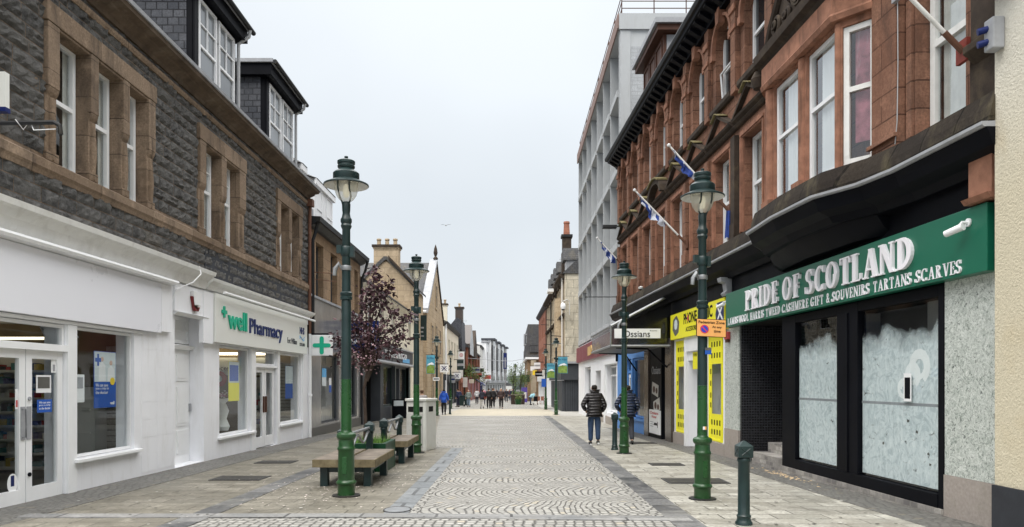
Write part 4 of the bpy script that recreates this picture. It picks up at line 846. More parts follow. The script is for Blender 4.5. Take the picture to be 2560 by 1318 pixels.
GB = Thing('hanging_sign', 'dark green projecting shop sign in front of the sandstone gable', 'sign', (-7.6, 56, 4)); GB.part('board', MB().box(Fy(54.0), -7.2, -6.4, 4.7, 6.6, -.04, .04), 'iron'); GB.part('printed_lines', MB().box(Fy(54.0), -6.95, -6.65, 5.3, 5.4, .041, .05).box(Fy(54.0), -6.95, -6.6, 5.6, 5.72, .041, .05).box(Fy(54.0), -6.95, -6.6, 5.0, 5.08, .041, .05), 'lead')
# ================================================================ simple terraced buildings further down
def terrace(name, label, F, u0, u1, we, wall, rows, cols, roofh=2.0, roofm='slate', shop='greyfascia', shoph=3.2, cat='building', D=7, fr='upvc', ww=1.1, ev='gutter', sign=None, dorm=0, roof=True, base=None):
    g = gz((u0 + u1) / 2) if base is None else base; T = Thing(name, label, cat, F((u0 + u1) / 2, g, 0)); pitch = (u1 - u0) / cols
    hs = [(u0 + pitch * (i + .5) - ww / 2, u0 + pitch * (i + .5) + ww / 2, a, b) for a, b in rows for i in range(cols)]
    shell(T, F, u0, u1, g + shoph, we, wall, hs, D=D, d=.2)
    for h in hs: window(T, F, *h, -.15, .09, fr, 'darkglass', (h[2] + h[3]) / 2)
    sh = [(u0 + (u1 - u0) * i / cols + .5, u0 + (u1 - u0) * (i + 1) / cols - .4, g + (.5 if i % 2 == 0 else .02), g + shoph - .75) for i in range(cols)]
    T.part('shopfront', MB().wall(F, u0, u1, g - .5, g + shoph, sh, .03, .35).quad(F(u0, g - .5, .03), F(u0, g - .5, -D), F(u0, g + shoph, -D), F(u0, g + shoph, .03)), shop, recalc=False)
    for h in sh: window(T, F, *h, -.2, .1, shop, 'darkglass', name='shop_window')
    T.part('fascia', MB().box(F, u0 + .2, u1 - .2, g + shoph - .62, g + shoph - .02, .035, .22), sign or shop)
    if roof:
        T.part('roof', MB().prof(F, [(.3, we), (.3, we + .1), (-D / 2, we + roofh), (-D - .2, we)], u0 - .02, u1 + .02), roofm)
        T.part('eaves', MB().prof(F, [(0, we - .3), (.08, we - .28), (.32, we - .05), (.36, we + .12), (0, we + .1)], u0, u1), ev)
    return T
EB = terrace('cream_terrace', 'cream rendered two storey shop terrace beyond the sandstone gable', L, 72.6, 92.0, 7.6, 'cream', [(4.0, 6.2)], 5, 2.0, 'slate', 'greyfascia', 3.3, ww=1.7)
EB.part('downpipe', MB().tube([L(72.9, 7.5, .15), L(72.9, -.8, .15)], .10, 8), 'upvc'); chimney(EB, -11, -9.6, 74, 75, 8.5, 10.4, 'buffstone', 3); chimney(EB, -8.6, -7.6, 84, 84.8, 8.2, 10.6, 'cream', 2)
FB = terrace('white_cottage', 'narrow white fronted house with steep slate gable and tall dark chimney', Fr(-6.75), 92.2, 99.5, 5.8, 'lane', [(3.4, 5.0)], 2, 1.2, shop='redbrick')
FB.part('slate_gable', MB().poly(Fy(92.4), [(-9.0, 5.6), (-6.4, 5.6), (-6.5, 9.6), (-7.1, 9.9), (-9.0, 7.6)], -6.8, 0), 'slateblue'); chimney(FB, -7.3, -6.3, 92.6, 93.6, 9.3, 11.1, 'brownpol', 1)
HB = Thing('timber_gabled_building', 'brown timber gabled building with slate roof and rust red posts', 'building', (-6.6, 115, gz(115)))
Ft = Fr(-6.5); HB.part('wall', MB().wall(Ft, 100, 138, -1.8, 6.6, [(103 + 7 * i, 107 + 7 * i, 3.0, 5.6) for i in range(5)], 0, .3).quad(Ft(100, -1.8, 0), Ft(100, -1.8, -8), Ft(100, 6.6, -8), Ft(100, 6.6, 0)), 'darkstone', recalc=False)
for i in range(5): window(HB, Ft, 103 + 7 * i, 107 + 7 * i, 3.0, 5.6, -.2, .2, 'lane', 'darkglass', None, [('v', 105 + 7 * i, 3, 5.6)])
HB.part('roof', MB().prof(Ft, [(.5, 6.4), (.5, 6.6), (-3, 9.9), (-8, 6.4)], 99.8, 138.2), 'slate')
for i, u in enumerate((101.5, 113)): HB.part('front_gable', MB().poly(Ft, [(u, 5.5), (u + 9, 5.5), (u + 9, 7.0), (u + 4.5, 10.0), (u, 7.0)], -3, .6), 'brownpol' if i == 0 else 'darkstone')
for i in range(5): HB.part('post', MB().box(Ft, 100.2 + 9.2 * i, 101.2 + 9.2 * i, -1.6, 6.6, .02, .35), 'redbrick')
HB.part('shopfront', MB().box(Ft, 100.5, 137, -1.7, 1.9, .02, .25), 'maroon'); HB.part('flat_tower', MB().box(Ft, 108, 124, 6.6, 9.6, -6, -1.5), 'slateblue')
terrace('grey_stone_house', 'grey stone house beyond the timber gables', Fr(-6.2), 139, 158, 8.6, 'lane', [(2.6, 4.4), (5.2, 7.2)], 4, 1.2, shop='navy')
Hf = Fr(-15.2 + .0, .064)
HH = Thing('modern_block', 'long modern white block with four grey square bays closing the left side', 'building', Hf(180, gz(180), 0))
HH.part('wall', MB().wall(Hf, 152, 206, 1.4, 10.0, [(154 + 6.5 * i, 156.5 + 6.5 * i, 4.0, 8.0) for i in range(8)], 0, .3).quad(Hf(152, -2, 0), Hf(152, -2, -10), Hf(152, 10.0, -10), Hf(152, 10.0, 0)), 'upvc', recalc=False)
for i in range(8): window(HH, Hf, 154 + 6.5 * i, 156.5 + 6.5 * i, 4.0, 8.0, -.2, .2, 'greyfascia', 'darkglass', 6)
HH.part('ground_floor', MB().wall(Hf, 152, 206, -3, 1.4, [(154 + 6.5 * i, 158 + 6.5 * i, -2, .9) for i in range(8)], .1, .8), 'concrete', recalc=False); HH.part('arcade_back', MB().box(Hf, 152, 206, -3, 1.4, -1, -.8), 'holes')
HH.part('canopy', MB().box(Hf, 151.6, 206, 1.4, 1.9, .12, .8), 'lead')
for i in range(4): 
    b = HH.part('bay', MB().box(Hf, 156.6 + 12.5 * i, 161.6 + 12.5 * i, 1.95, 10.7, .01, .62, 1).box(Hf, 156.6 + 12.5 * i, 161.6 + 12.5 * i, 1.95, 10.7, .622, 1.1).box(Hf, 156.55 + 12.5 * i, 156.59 + 12.5 * i, 4.0, 9.6, .75, 1.0, 2), ['greymarble', 'upvc', 'darkglass']); HH.part('bay_roof', MB().box(Hf, 156.2 + 12.5 * i, 162 + 12.5 * i, 10.7, 11.1, -1.5, 1.5), 'slateblue', b)
    window(HH, Hf, 157.6 + 12.5 * i, 160.6 + 12.5 * i, 4.2, 9.4, 1.13, .2, 'greyfascia', 'darkglass', 6.6).parent = b
HH.part('parapet', MB().box(Hf, 151.8, 206, 10.0, 10.35, -1, .3), 'lead')
BN = Thing('banner_sign', 'tall narrow navy banner sign on a pole at the street end', 'sign', (-1.05, 112, gz(112))); BN.part('pole', MB().tube([(-1.0, 112, gz(112)), (-1.0, 112, 3.6)], .07, 8), 'lead'); BN.part('banner', MB().box(Fy(112), -1.32, -.8, 3.6, 6.1, -.04, .04), 'navy'); BN.part('lettering', text(lambda u, w_, n: Fy(112)(w_, u, n), 'Travelodge', 3.9, 5.7, -1.0, -1.18, .041, .06) if False else MB().box(Fy(112), -1.14, -.98, 3.8, 5.4, .041, .05), 'lead')

# ---- hanging signs and awnings along the left side, far
def hang(label, x0, x1, z0, z1, y, mat, mark=None, mm='navy', name='hanging_sign', group=None, bx=None):
    T = Thing(name, label, 'sign', ((x0 + x1) / 2, y, z0), group); F = Fy(y); T.part('panel', MB().box(F, x0, x1, z0, z1, -.05, .05), mat)
    if bx is not None: T.part('bracket', MB().box(F, min(x0, bx), max(x1, bx), z1 + .02, z1 + .08, -.03, .03), 'black')
    if mark == 'saltire':
        cx, cz, s_ = (x0 + x1) / 2, (z0 + z1) / 2, min(x1 - x0, z1 - z0) * .34; mb = MB()
        for a in (1, -1): mb.poly(F, [(cx - s_ * a, cz - s_ * .8), (cx - s_ * .72 * a, cz - s_ * .95), (cx + s_ * a, cz + s_ * .8), (cx + s_ * .72 * a, cz + s_ * .95)], .051, .06 + .001 * a)
        for p, q in ((0, .8), (0, -.8), (.9, 0), (-.9, 0)): mb.box(F, cx + s_ * p - s_ * .13, cx + s_ * p + s_ * .13, cz + s_ * q - s_ * .13, cz + s_ * q + s_ * .13, .051, .058)
        T.part('emblem', mb, mm)
    elif mark == 'ring':
        cx, cz, r = (x0 + x1) / 2, z1 - (x1 - x0) * .6, (x1 - x0) * .3; mb = MB()
        for i in range(16):
            a, b = i * math.pi / 8, (i + 1) * math.pi / 8; mb.quad(F(cx + r * math.cos(a), cz + r * math.sin(a), .055), F(cx + r * math.cos(b), cz + r * math.sin(b), .055), F(cx + r * .7 * math.cos(b), cz + r * .7 * math.sin(b), .055), F(cx + r * .7 * math.cos(a), cz + r * .7 * math.sin(a), .055))
        mb.box(F, cx - r * .3, cx + r * .3, cz - r * .3, cz + r * .3, .052, .056); T.part('emblem', mb, mm)
        T.part('printed_lines', MB().box(F, cx - r, cx + r, z0 + .5, z0 + .6, .052, .056).box(F, cx - r * .7, cx + r * .7, z0 + .9, z0 + 1.0, .052, .056), 'lead')
    elif mark == 'band': T.part('band', MB().box(F, x0 + .03, x1 - .03, z0 + (z1 - z0) * .4, z0 + (z1 - z0) * .65, .051, .06), mm)
    return T
hang('white bank sign with dark cross emblem, nearer one by the sandstone gable', -6.0, -5.3, 2.4, 3.05, 60, 'upvc', 'saltire', bx=-6.85)
hang('smaller white bank sign with dark cross emblem, the farther one', -6.65, -5.85, 1.95, 2.65, 82, 'upvc', 'saltire', bx=-6.85)
hang('tall white banner with red ring emblem on the left side', -6.7, -5.95, 3.3, 5.4, 90, 'upvc', 'ring', goods[2], bx=-6.85)
hang('round grey hanging sign low over the left pavement', -6.6, -6.0, 1.5, 2.2, 76, 'lead', 'band', bx=-6.85); hang('dark green hanging sign under a bracket near the white banner', -6.5, -5.7, 3.0, 4.2, 85, 'iron', 'band', 'lead', bx=-6.85)
hang('white hanging sign beside the hanging basket', -6.55, -5.95, .9, 2.2, 96, 'lane', bx=-6.8); hang('pale oval sign in front of the timber gables', -6.3, -5.0, 3.0, 3.9, 112, 'lead', 'band', bx=-6.5)
hang('red and white shop sign beyond the timber gables', -5.9, -4.4, 2.2, 3.0, 150, goods[2], bx=-6.5); hang('pale blue long sign beyond the timber gables', -6.9, -5.2, 2.5, 3.3, 140, ptl, bx=-6.5); hang('white panel sign in front of the modern block', -4.9, -3.9, 2.3, 3.0, 160, 'upvc', bx=-5.4)
AW = single('awning', 'navy shop awning below the grey stone house', 'awning', MB().prof(Fr(-6.4), [(0, 2.0), (1.6, .9), (1.6, 1.05), (0, 2.15)], 126, 131), 'navy', loc=(-6, 128, 1))

# ================================================================ RIGHT SIDE, FAR
Tf = Fr(4.74, -.0144, -1)
TN = Thing('tenement_building', 'soot streaked stone tenement with dormers and a dark chimney', 'building', Tf(62, gz(62), 0))
t0, t1 = 54.2, 75.5; hs = [(t0 + .9 + 2.9 * i, t0 + 2.1 + 2.9 * i, a, b) for a, b in ((3.9, 6.3), (7.0, 9.0)) for i in range(7)]
TN.part('wall', MB().wall(Tf, t0, t1, 2.8, 9.7, hs, 0, .25), 'buffstone', recalc=False)
for h in hs: window(TN, Tf, *h, -.2, .09, 'upvc', 'darkglass', (h[2] + h[3]) / 2)
for h in hs[:7]: TN.part('window_pediment', MB().prof(Tf, [(0, h[3] + .15), (.25, h[3] + .2), (.28, h[3] + .34), (0, h[3] + .55)], h[0] - .3, h[1] + .3), 'darkstone')
TN.part('side_wall', MB().poly(Fy(54.2), [(3.96, -1), (9.5, -1), (9.5, 9.7), (8.0, 12.3), (6.2, 12.3), (3.96, 9.7)], -.4, 0), 'creamstone')
TN.part('cornice', MB().prof(Tf, [(0, 9.35), (.1, 9.4), (.4, 9.6), (.42, 9.75), (0, 9.8)], t0, t1), 'darkstone'); TN.part('roof', MB().prof(Tf, [(.2, 9.75), (-2.6, 12.4), (-6, 9.7)], t0 - .1, t1), 'slate')
ck = TN.part('chimney', MB().box(FW, 4.05, 4.75, 9.0, 13.2, 57.6, 58.4).box(FW, 4.0, 4.9, 9.0, 12.0, 57.5, 58.6).box(FW, 3.95, 4.85, 13.2, 13.4, 57.5, 58.5, 1), ['darkstone', 'gutter']); TN.part('chimney_pot', MB().lathe([(.27, 0), (.22, .9), (.26, .95), (.24, 1.1)], 10, (4.4, 58, 13.4)), 'redbrick', ck, smooth=True)
for i, u in enumerate((55.2, 61.5, 65.0, 68.5, 72.0)):
    d = TN.part('dormer', MB().box(Tf, u, u + 1.5, 9.8, 11.0, -2.2, -.25), 'lead'); TN.part('dormer_roof', MB().poly(lambda a, b, n: Tf(a, b, n), [(u - .15, 10.95), (u + 1.65, 10.95), (u + 1.3, 11.9), (u + .2, 11.9)], -2.4, .0), 'slate', d); window(TN, Tf, u + .25, u + 1.25, 10.0, 10.9, -.22, .1, 'upvc', 'darkglass', 10.7).parent = d
TN.part('white_soffit', MB().box(Tf, 59.8, 61.4, 9.1, 9.35, .42, .9), 'upvc'); TN.part('oriel', MB().poly(lambda a, b, n: Tf(a, n, b), [(57.5, 0), (57.9, .4), (59.6, .4), (60.0, 0)], 3.3, 8.3), 'buffstone')
TN.part('string_course', MB().prof(Tf, [(0, 6.55), (.18, 6.6), (.18, 6.75), (0, 6.8)], t0, t1), 'darkstone'); TN.part('drainpipe', MB().tube([Tf(54.6, 9.5, .15), Tf(54.6, 3.2, .15)], .07, 8), 'lane')
GSH = Thing('corner_shop_unit', 'charcoal boarded corner shop unit projecting below the tenement', 'building', (4.5, 56, gz(56)))
GSH.part('boarding', MB().box(FW, 3.9, 5.5, -1.2, 2.95, 53.2, 54.15).box(FW, 3.75, 5.5, 1.75, 2.9, 53.0, 53.195).box(FW, 3.70, 3.89, -1.2, 1.7, 53.3, 68), 'greyfascia')
mb = MB()
for i in range(9): mb.box(FW, 3.95 + .17 * i, 3.965 + .17 * i, -1.1, 1.7, 53.17, 53.2)
GSH.part('board_joints', mb, 'black'); GSH.part('fascia', MB().box(FW, 3.62, 3.9, 1.75, 2.9, 53.2, 70), 'greyfascia'); GSH.part('roof_edge', MB().box(FW, 3.5, 5.5, 2.95, 3.1, 52.8, 70), 'lead')
for i in range(4): window(GSH, Fr(3.70, 0, -1), 54.2 + 3.4 * i, 56.8 + 3.4 * i, -.55, 1.6, .02, .1, 'greyfascia', 'darkglass')
hang('white notice board on the charcoal shop fascia', 3.5, 3.62, 2.0, 2.7, 58.5, 'upvc')
terrace('red_stone_tenement', 'red sandstone tenement beyond the soot streaked one', Tf, 75.7, 92, 9.7, 'redbrick', [(3.4, 5.6), (6.6, 8.8)], 5, 2.4, shop='upvc', ww=1.4)
BY = Thing('balcony', 'black iron balcony on the far right facade', 'balcony', (2.9, 96, 5)); BY.part('slab', MB().box(FW, 2.3, 3.4, 5.3, 5.45, 93, 98), 'gutter'); BY.part('railing', MB().box(FW, 2.3, 2.34, 6.3, 6.36, 93, 98).box(FW, 2.3, 3.4, 6.3, 6.36, 92.98, 93.02), 'gutter'); [BY.part('baluster', MB().box(FW, 2.3 + .2 * i, 2.33 + .2 * i, 5.45, 6.3, 92.98, 93.01), 'gutter') for i in range(5)]
MS = Thing('mansard_building', 'dark slate mansard building standing forward at the far right', 'building', (3, 104, gz(104)))
MS.part('wall', MB().box(FW, 2.15, 6.0, -2, 5.0, 100, 122), 'brownstone_b'); MS.part('cream_return', MB().box(FW, 2.6, 3.35, -2, 4.6, 99.5, 99.98), paint('apricot_render', (.42, .35, .26), .8)); MS.part('mansard_roof', MB().poly(Fy(99.8), [(1.95, 5.0), (6.2, 5.0), (6.2, 9.6), (2.2, 9.6), (2.05, 7.0), (1.95, 6.6)], -22, 0), 'slate')
MS.part('white_band', MB().box(FW, 1.85, 6.2, 4.75, 5.02, 99.6, 122), 'upvc'); window(MS, Fr(2.15, 0, -1), 102, 104, 1.2, 3.4, .03, .1, 'upvc', 'darkglass', 2.3); window(MS, Fr(2.15, 0, -1), 108, 110, 1.2, 3.4, .03, .1, 'upvc', 'darkglass', 2.3)
d = MS.part('dormer', MB().box(FW, 1.7, 3, 6.8, 8.4, 102, 105), 'lead'); window(MS, Fy(101.98), 1.85, 2.7, 7.0, 8.2, .0, .1, 'greyfascia', 'darkglass').parent = d
hang('round white hanging sign near the far right shops', 2.45, 3.15, 3.05, 3.75, 80, 'upvc', 'band', 'lead', bx=3.5); hang('black sign with white line near the far right shops', 2.5, 3.4, 2.2, 2.7, 78, 'black', 'band', 'lead', bx=3.6); hang('dark green projecting sign at the far right end', 1.3, 2.4, 1.6, 2.5, 98, 'iron', bx=2.6)
hang('small blue square sign on the far right lamp post', 2.35, 2.72, 1.2, 1.85, 57.5, pbl)
terrace('grey_terrace', 'low grey terrace at the very end of the right side', Fr(3.0, .01, -1), 123, 150, 4.6, 'lane', [(2.2, 3.6)], 5, 1.4, base=-2.0)
CW = single('festoon_wire', 'thin festoon wire strung across the street end', 'wire', MB().tube([(-6.2, 100, 4.9), (-2, 100, 4.55), (0, 100, 4.5), (2.0, 100, 4.85)], .03, 4), 'lead', loc=(0, 100, 4.5))

def aerial(label, x, y, z):
    T = Thing('roof_aerial', label, 'aerial', (x, y, z)); T.part('mast', MB().tube([(x, y, z), (x, y, z + 1.6)], .03, 5), 'lead'); T.part('boom', MB().tube([(x - .6, y, z + 1.5), (x + .6, y, z + 1.5)], .02, 4), 'lead')
    for i in range(6): T.part('element', MB().tube([(x - .5 + .2 * i, y, z + 1.3), (x - .5 + .2 * i, y, z + 1.7)], .015, 4), 'lead')
aerial('thin roof aerial above the timber gabled building', -7.6, 112, 9.6); aerial('thin roof aerial on the cream terrace ridge', -9.0, 80, 9.5); aerial('thin roof aerial on the far right tenement roof', 5.2, 70, 12.0)
for i, (u, z) in enumerate(((56.8, 5.2), (62, 6.9), (66, 5.0), (71, 7.2))): TN.part('wall_bracket', MB().tube([Tf(u, z, 0), Tf(u, z + .05, .9)], .03, 5), 'gutter')
for u in (61.2, 67.6, 74.8): TN.part('drainpipe', MB().tube([Tf(u, 9.3, .12), Tf(u, 3.2, .12)], .06, 6), 'gutter')
for i in range(7): TN.part('window_hood', MB().prof(Tf, [(0, 9.05), (.18, 9.08), (.2, 9.2), (0, 9.3)], t0 + .7 + 2.9 * i, t0 + 2.3 + 2.9 * i), 'darkstone')
for x, y, z, lb_, m_ in ((2.4, 84, 2.4, 'small orange hanging sign among the far right shops', yel), (2.3, 90, 3.0, 'narrow white hanging sign before the mansard building', 'upvc'), (2.9, 69, 2.2, 'pale square hanging sign above the charcoal unit', 'lane')): hang(lb_, x, x + .5, z, z + .55, y, m_, bx=x + .9)
for x, y, z, lb_, m_ in ((-5.9, 124, 2.6, 'dark red hanging sign far down the left side', goods[2]), (-5.8, 131, 3.4, 'narrow black hanging sign far down the left side', 'black'), (-6.2, 104, 1.4, 'small cream hanging sign by the timber gables', 'cream')): hang(lb_, x, x + .7, z, z + .6, y, m_, bx=x - .5)

T = Thing('street_camera', 'white dome camera on a curved arm at the tenement corner', 'camera', (3.8, 53.8, 6.7)); T.part('arm', MB().tube([(4.3, 53.9, 6.6), (4.3, 53.8, 7.6), (4.1, 53.7, 7.75), (3.8, 53.6, 7.6)], .04, 6), 'lane'); T.part('dome', MB().lathe([(0, -.45), (.14, -.38), (.2, -.2), (.16, 0), (.06, .1)], 10, (3.8, 53.6, 7.4)), 'upvc', smooth=True); T.part('lens', MB().lathe([(0, -.5), (.1, -.46), (.13, -.38), (0, -.36)], 10, (3.8, 53.6, 7.4)), 'black')
for h in hs: TN.part('window_margin', frame_mb(Tf, h[0] - .16, h[1] + .16, h[2] - .12, h[3] + .14, .06, .15, .05), 'creamstone')
# ================================================================ RIGHT SIDE, NEAR: red sandstone building
class FP:
    """Frame on any vertical plane from plan point p to plan point q; n comes out to the left of travel times sign."""
    def __init__(s, p, q, sign=1):
        s.p = Vector((p[0], p[1])); d = Vector((q[0], q[1])) - s.p; s.len = d.length; s.t = d / s.len; s.nn = Vector((-s.t.y, s.t.x)) * sign
    def __call__(s, u, w, n): v = s.p + s.t * u + s.nn * n; return (v.x, v.y, w)
Q = Fr(5.94, -.047, -1)
def sweep(F, path, prof, mb=None, m=0):
    mb = mb or MB(); k = len(prof); o = len(mb.v)
    for u, n in path: mb.v += [F(u, w_, n + dn) for dn, w_ in prof]
    for i in range(len(path) - 1):
        for j in range(k): mb.f.append((o + i * k + j, o + (i + 1) * k + j, o + (i + 1) * k + (j + 1) % k, o + i * k + (j + 1) % k)); mb.mi.append(m)
    mb.f.append(tuple(range(o, o + k))); mb.f.append(tuple(range(o + (len(path) - 1) * k, o + len(path) * k))); mb.mi += [m, m]; return mb
RS = Thing('sandstone_building', 'long red sandstone building with bay window, pediments and black eaves', 'building', Q(18, gz(18), 0))
q0, q1 = 7.85, 30.2; cs = [15.5 + 1.93 * k for k in range(8)]
h1 = [(c - .54, c + .54, 4.95, 7.05) for c in cs]; h2 = [(c - .56, c + .56, 8.38, 10.38) for c in cs]
hn = [(8.77, 9.77, 4.92, 7.5), (9.0, 9.8, 8.4, 10.3), (11.0, 12.0, 8.7, 10.3), (12.5, 13.5, 8.7, 10.3)]
shell(RS, Q, q0, q1, 4.0, 10.7, 'redstone', h1 + h2 + hn, D=8, d=.26, name='upper_wall')
RS.part('inner_wall', MB().box(Q, q0 + .1, q1 - .1, 4.0, 10.6, -1.5, -1.4), 'room')
# arched heads: spandrels filling the corners of the openings, hood moulds, keystones
for k, c in enumerate(cs):
    a = .56; zc = 9.82; sp, hm = MB(), MB()
    for s_ in (-1, 1):
        sd = MB()
        for i in range(5):
            t0_, t1_ = math.pi / 2 * i / 5, math.pi / 2 * (i + 1) / 5
            x0, z0, x1, z1 = c + s_ * a * math.cos(t0_), zc + a * .98 * math.sin(t0_), c + s_ * a * math.cos(t1_), zc + a * .98 * math.sin(t1_)
            sd.poly(Q, [(x0, z0), (x1, z1), (x1, 10.378), (x0, 10.378)], -.25, -.003)
        RS.part('arch_spandrel', sd, 'redstone')
        RS.part('impost', MB().box(Q, c + s_ * .56, c + s_ * .74, 9.62, 9.80, .001, .10), 'redtrim')
    N = 10; V0 = []
    for i in range(N + 1):
        t_ = math.pi * i / N
        V0 += [Q(c + r_ * math.cos(t_), zc + r_ * q_ * math.sin(t_), n_) for r_, q_, n_ in ((.60, 1, .001), (.72, .9, .001), (.72, .9, .09), (.60, 1, .09))]
    hm.add(V0, [(4 * i + j, 4 * i + 4 + j, 4 * i + 4 + (j + 1) % 4, 4 * i + (j + 1) % 4) for i in range(N) for j in range(4)])
    RS.part('hood_mould', hm, 'redtrim'); RS.part('keystone', MB().poly(Q, [(c - .10, 10.25), (c + .10, 10.25), (c + .14, 10.62), (c - .14, 10.62)], .002, .17), 'redtrim', bevel=.01)
    RS.part('window_sill', MB().prof(Q, [(-.2, 8.2), (.08, 8.2), (.12, 8.26), (.12, 8.36), (-.2, 8.375)], c - .72, c + .72), 'darkstone')
for i, u in enumerate([cs[0] - 1.05] + [c + .965 for c in cs]):
    if u > q1 - .1: u = q1 - .18
    p = RS.part('pilaster', MB().box(Q, u - .15, u + .15, 8.2, 10.55, .002, .12), 'redstone', bevel=.008); RS.part('pilaster_cap', MB().box(Q, u - .19, u + .19, 10.05, 10.2, .121, .16), 'redtrim', p); RS.part('pilaster_band', MB().box(Q, u - .18, u + .18, 9.62, 9.72, .1205, .15), 'redtrim', p)
RS.part('string_course', MB().prof(Q, [(0, 7.36), (.07, 7.37), (.11, 7.42), (.11, 7.437), (0, 7.438)], 14.25, q1), 'darkstone')
for i, u in enumerate([c + .965 for c in cs[:7]] + [q1 - .2]):
    p = RS.part('pilaster', MB().box(Q, u - .13, u + .13, 4.86, 7.2, .002, .13).box(Q, u - .17, u + .17, 4.86, 5.2, .131, .16), 'darkstone' if i == 0 else 'redstone')
for i, c in enumerate(cs):
    mb = MB()
    for s_ in (-1, 1): mb.box(Q, c + s_ * .56, c + s_ * .72, 4.95, 7.05, .001, .05); mb.box(Q, c + s_ * .60, c + s_ * .66, 4.95, 7.05, .0502, .075)
    mb.box(Q, c - .72, c + .72, 7.055, 7.22, .001, .05); mb.box(Q, c - .66, c + .66, 7.09, 7.15, .0502, .075); RS.part('window_surround', mb, 'redtrim')
    d = RS.part('pediment', sweep(Q, [(c - .92, 0), (c - .92, .28), (c + .92, .28), (c + .92, 0)] if False else [(c - .92, 0), (c + .92, 0)], [(0, 7.44), (.10, 7.45), (.17, 7.50), (.19, 7.55), (0, 7.56)]), 'darkstone')
    mb = MB(); top = MB()
    if i == 4:
        for j in range(8):
            a0, a1 = math.pi * j / 8, math.pi * (j + 1) / 8
            mb.poly(Q, [(c + .88 * math.cos(a0), 7.56 + .52 * math.sin(a0)), (c + .88 * math.cos(a1), 7.56 + .52 * math.sin(a1)), (c + .70 * math.cos(a1), 7.56 + .38 * math.sin(a1)), (c + .70 * math.cos(a0), 7.56 + .38 * math.sin(a0))], .002, .30)
            if 2 <= j < 6: top.poly(Q, [(c + .90 * math.cos(a0), 7.565 + .535 * math.sin(a0)), (c + .90 * math.cos(a1), 7.565 + .535 * math.sin(a1)), (c + .9 * math.cos(a1), 7.60 + .55 * math.sin(a1)), (c + .9 * math.cos(a0), 7.60 + .55 * math.sin(a0))], .001, .36)
    else:
        for s_ in (-1, 1):
            mb.poly(Q, [(c + s_ * .92, 7.56), (c + s_ * .80, 7.56), (c + s_ * .0, 7.97), (c, 8.06)], .002, .18)
            top.poly(Q, [(c + s_ * .30, 7.93), (c, 8.068), (c, 8.09), (c + s_ * .30, 7.955)], .001, .24)
    RS.part('raking_moulding', mb, 'darkstone', d); RS.part('mossy_top', top, 'mossy', d)
    if i == 4: RS.part('tympanum', MB().poly(Q, [(c + .7 * math.cos(a * .3927), 7.56 + .38 * math.sin(a * .3927)) for a in range(9)], .001, .08), 'redtrim', d)
    else: RS.part('tympanum', MB().poly(Q, [(c - .72, 7.56), (c + .72, 7.56), (c, 7.93)], .001, .08), 'redtrim', d)
for i, c in enumerate(cs):
    window(RS, Q, c - .53, c + .53, 4.97, 7.03, -.17, .075, 'upvc', 'glass' if i < 3 else 'darkglass', 5.98, (), .09, cur=[(c - .45, c + .45, 5.0, 7.0, 'curtain')] if i < 3 else None)
    f = RS.part('arched_window', frame_mb(Q, c - .55, c + .55, 8.38, 10.36, -.18, .075, .06, 9.3), 'upvc'); RS.part('pane', MB().quad(Q(c - .52, 8.4, -.23), Q(c + .52, 8.4, -.23), Q(c + .52, 10.33, -.23), Q(c - .52, 10.33, -.23)), 'darkglass', f)
    if i == 1: RS.part('open_casement', MB().tube([Q(c - .45, 8.47, -.15), Q(c - .45, 9.22, -.09), Q(c + .45, 9.22, -.09), Q(c + .45, 8.47, -.15)], .03, 6), 'upvc', f)
window(RS, Q, 8.79, 9.75, 4.94, 7.48, -.18, .10, 'oldwhite', 'glass', 6.13, cur=[(8.9, 9.62, 4.98, 7.4, 'lacecurtain' if 'lacecurtain' in M else 'curtain')])
for a, b, c_, e_ in hn[1:]: window(RS, Q, a, b, c_, e_, -.18, .08, 'oldwhite', 'darkglass', (c_ + e_) / 2)
# near pier mouldings
mb = MB()
for u0, u1, n1 in ((10.0, 10.62, .14), (9.80, 9.92, .05)): mb.box(Q, u0, u1, 4.86, 8.1, .002, n1)
mb.box(Q, 9.95, 10.66, 5.0, 5.06, .141, .20); RS.part('pilaster', mb, 'redstone', bevel=.008)
RS.part('pilaster', MB().box(Q, 7.9, 8.40, 5.45, 8.1, .002, .20).box(Q, 7.9, 8.5, 4.86, 5.4, .002, .14).prof(Q, [(.141, 5.3), (.28, 5.42), (.28, 5.5), (.201, 5.55)], 7.9, 8.42), 'darkstone', bevel=.01)
# bay window
Bm = Fr(5.53, -.047, -1)
RS.part('bay_front', MB().wall(Bm, 11.05, 13.75, 4.6, 7.65, [(11.15, 12.13, 4.9, 7.08), (12.43, 13.45, 4.9, 7.08)], 0, .16).quad(Bm(13.75, 4.6, 0), Q(14.15, 4.6, 0), Q(14.15, 7.65, 0), Bm(13.75, 7.65, 0)), 'redtrim', recalc=False)
cq, dq = Bm(11.05, 0, 0), Q(10.62, 0, 0.02); BC = FP(dq, cq, 1)
RS.part('bay_return', MB().wall(BC, 0, BC.len, 4.6, 7.65, [(.05, BC.len - .06, 4.9, 7.02)], 0, .07), 'redtrim', recalc=False)
RS.part('bay_mullion', MB().tube([Bm(12.28, 4.88, -.02), Bm(12.28, 7.1, -.02)], .09, 12).tube([Bm(11.08, 4.88, -.02), Bm(11.08, 7.1, -.02)], .06, 12).tube([Bm(13.62, 4.88, -.02), Bm(13.62, 7.1, -.02)], .11, 12).box(Bm, 12.12, 12.44, 4.86, 5.0, -.1, .13).box(Bm, 13.4, 13.75, 4.86, 5.0, -.1, .13), 'redtrim', smooth=True)
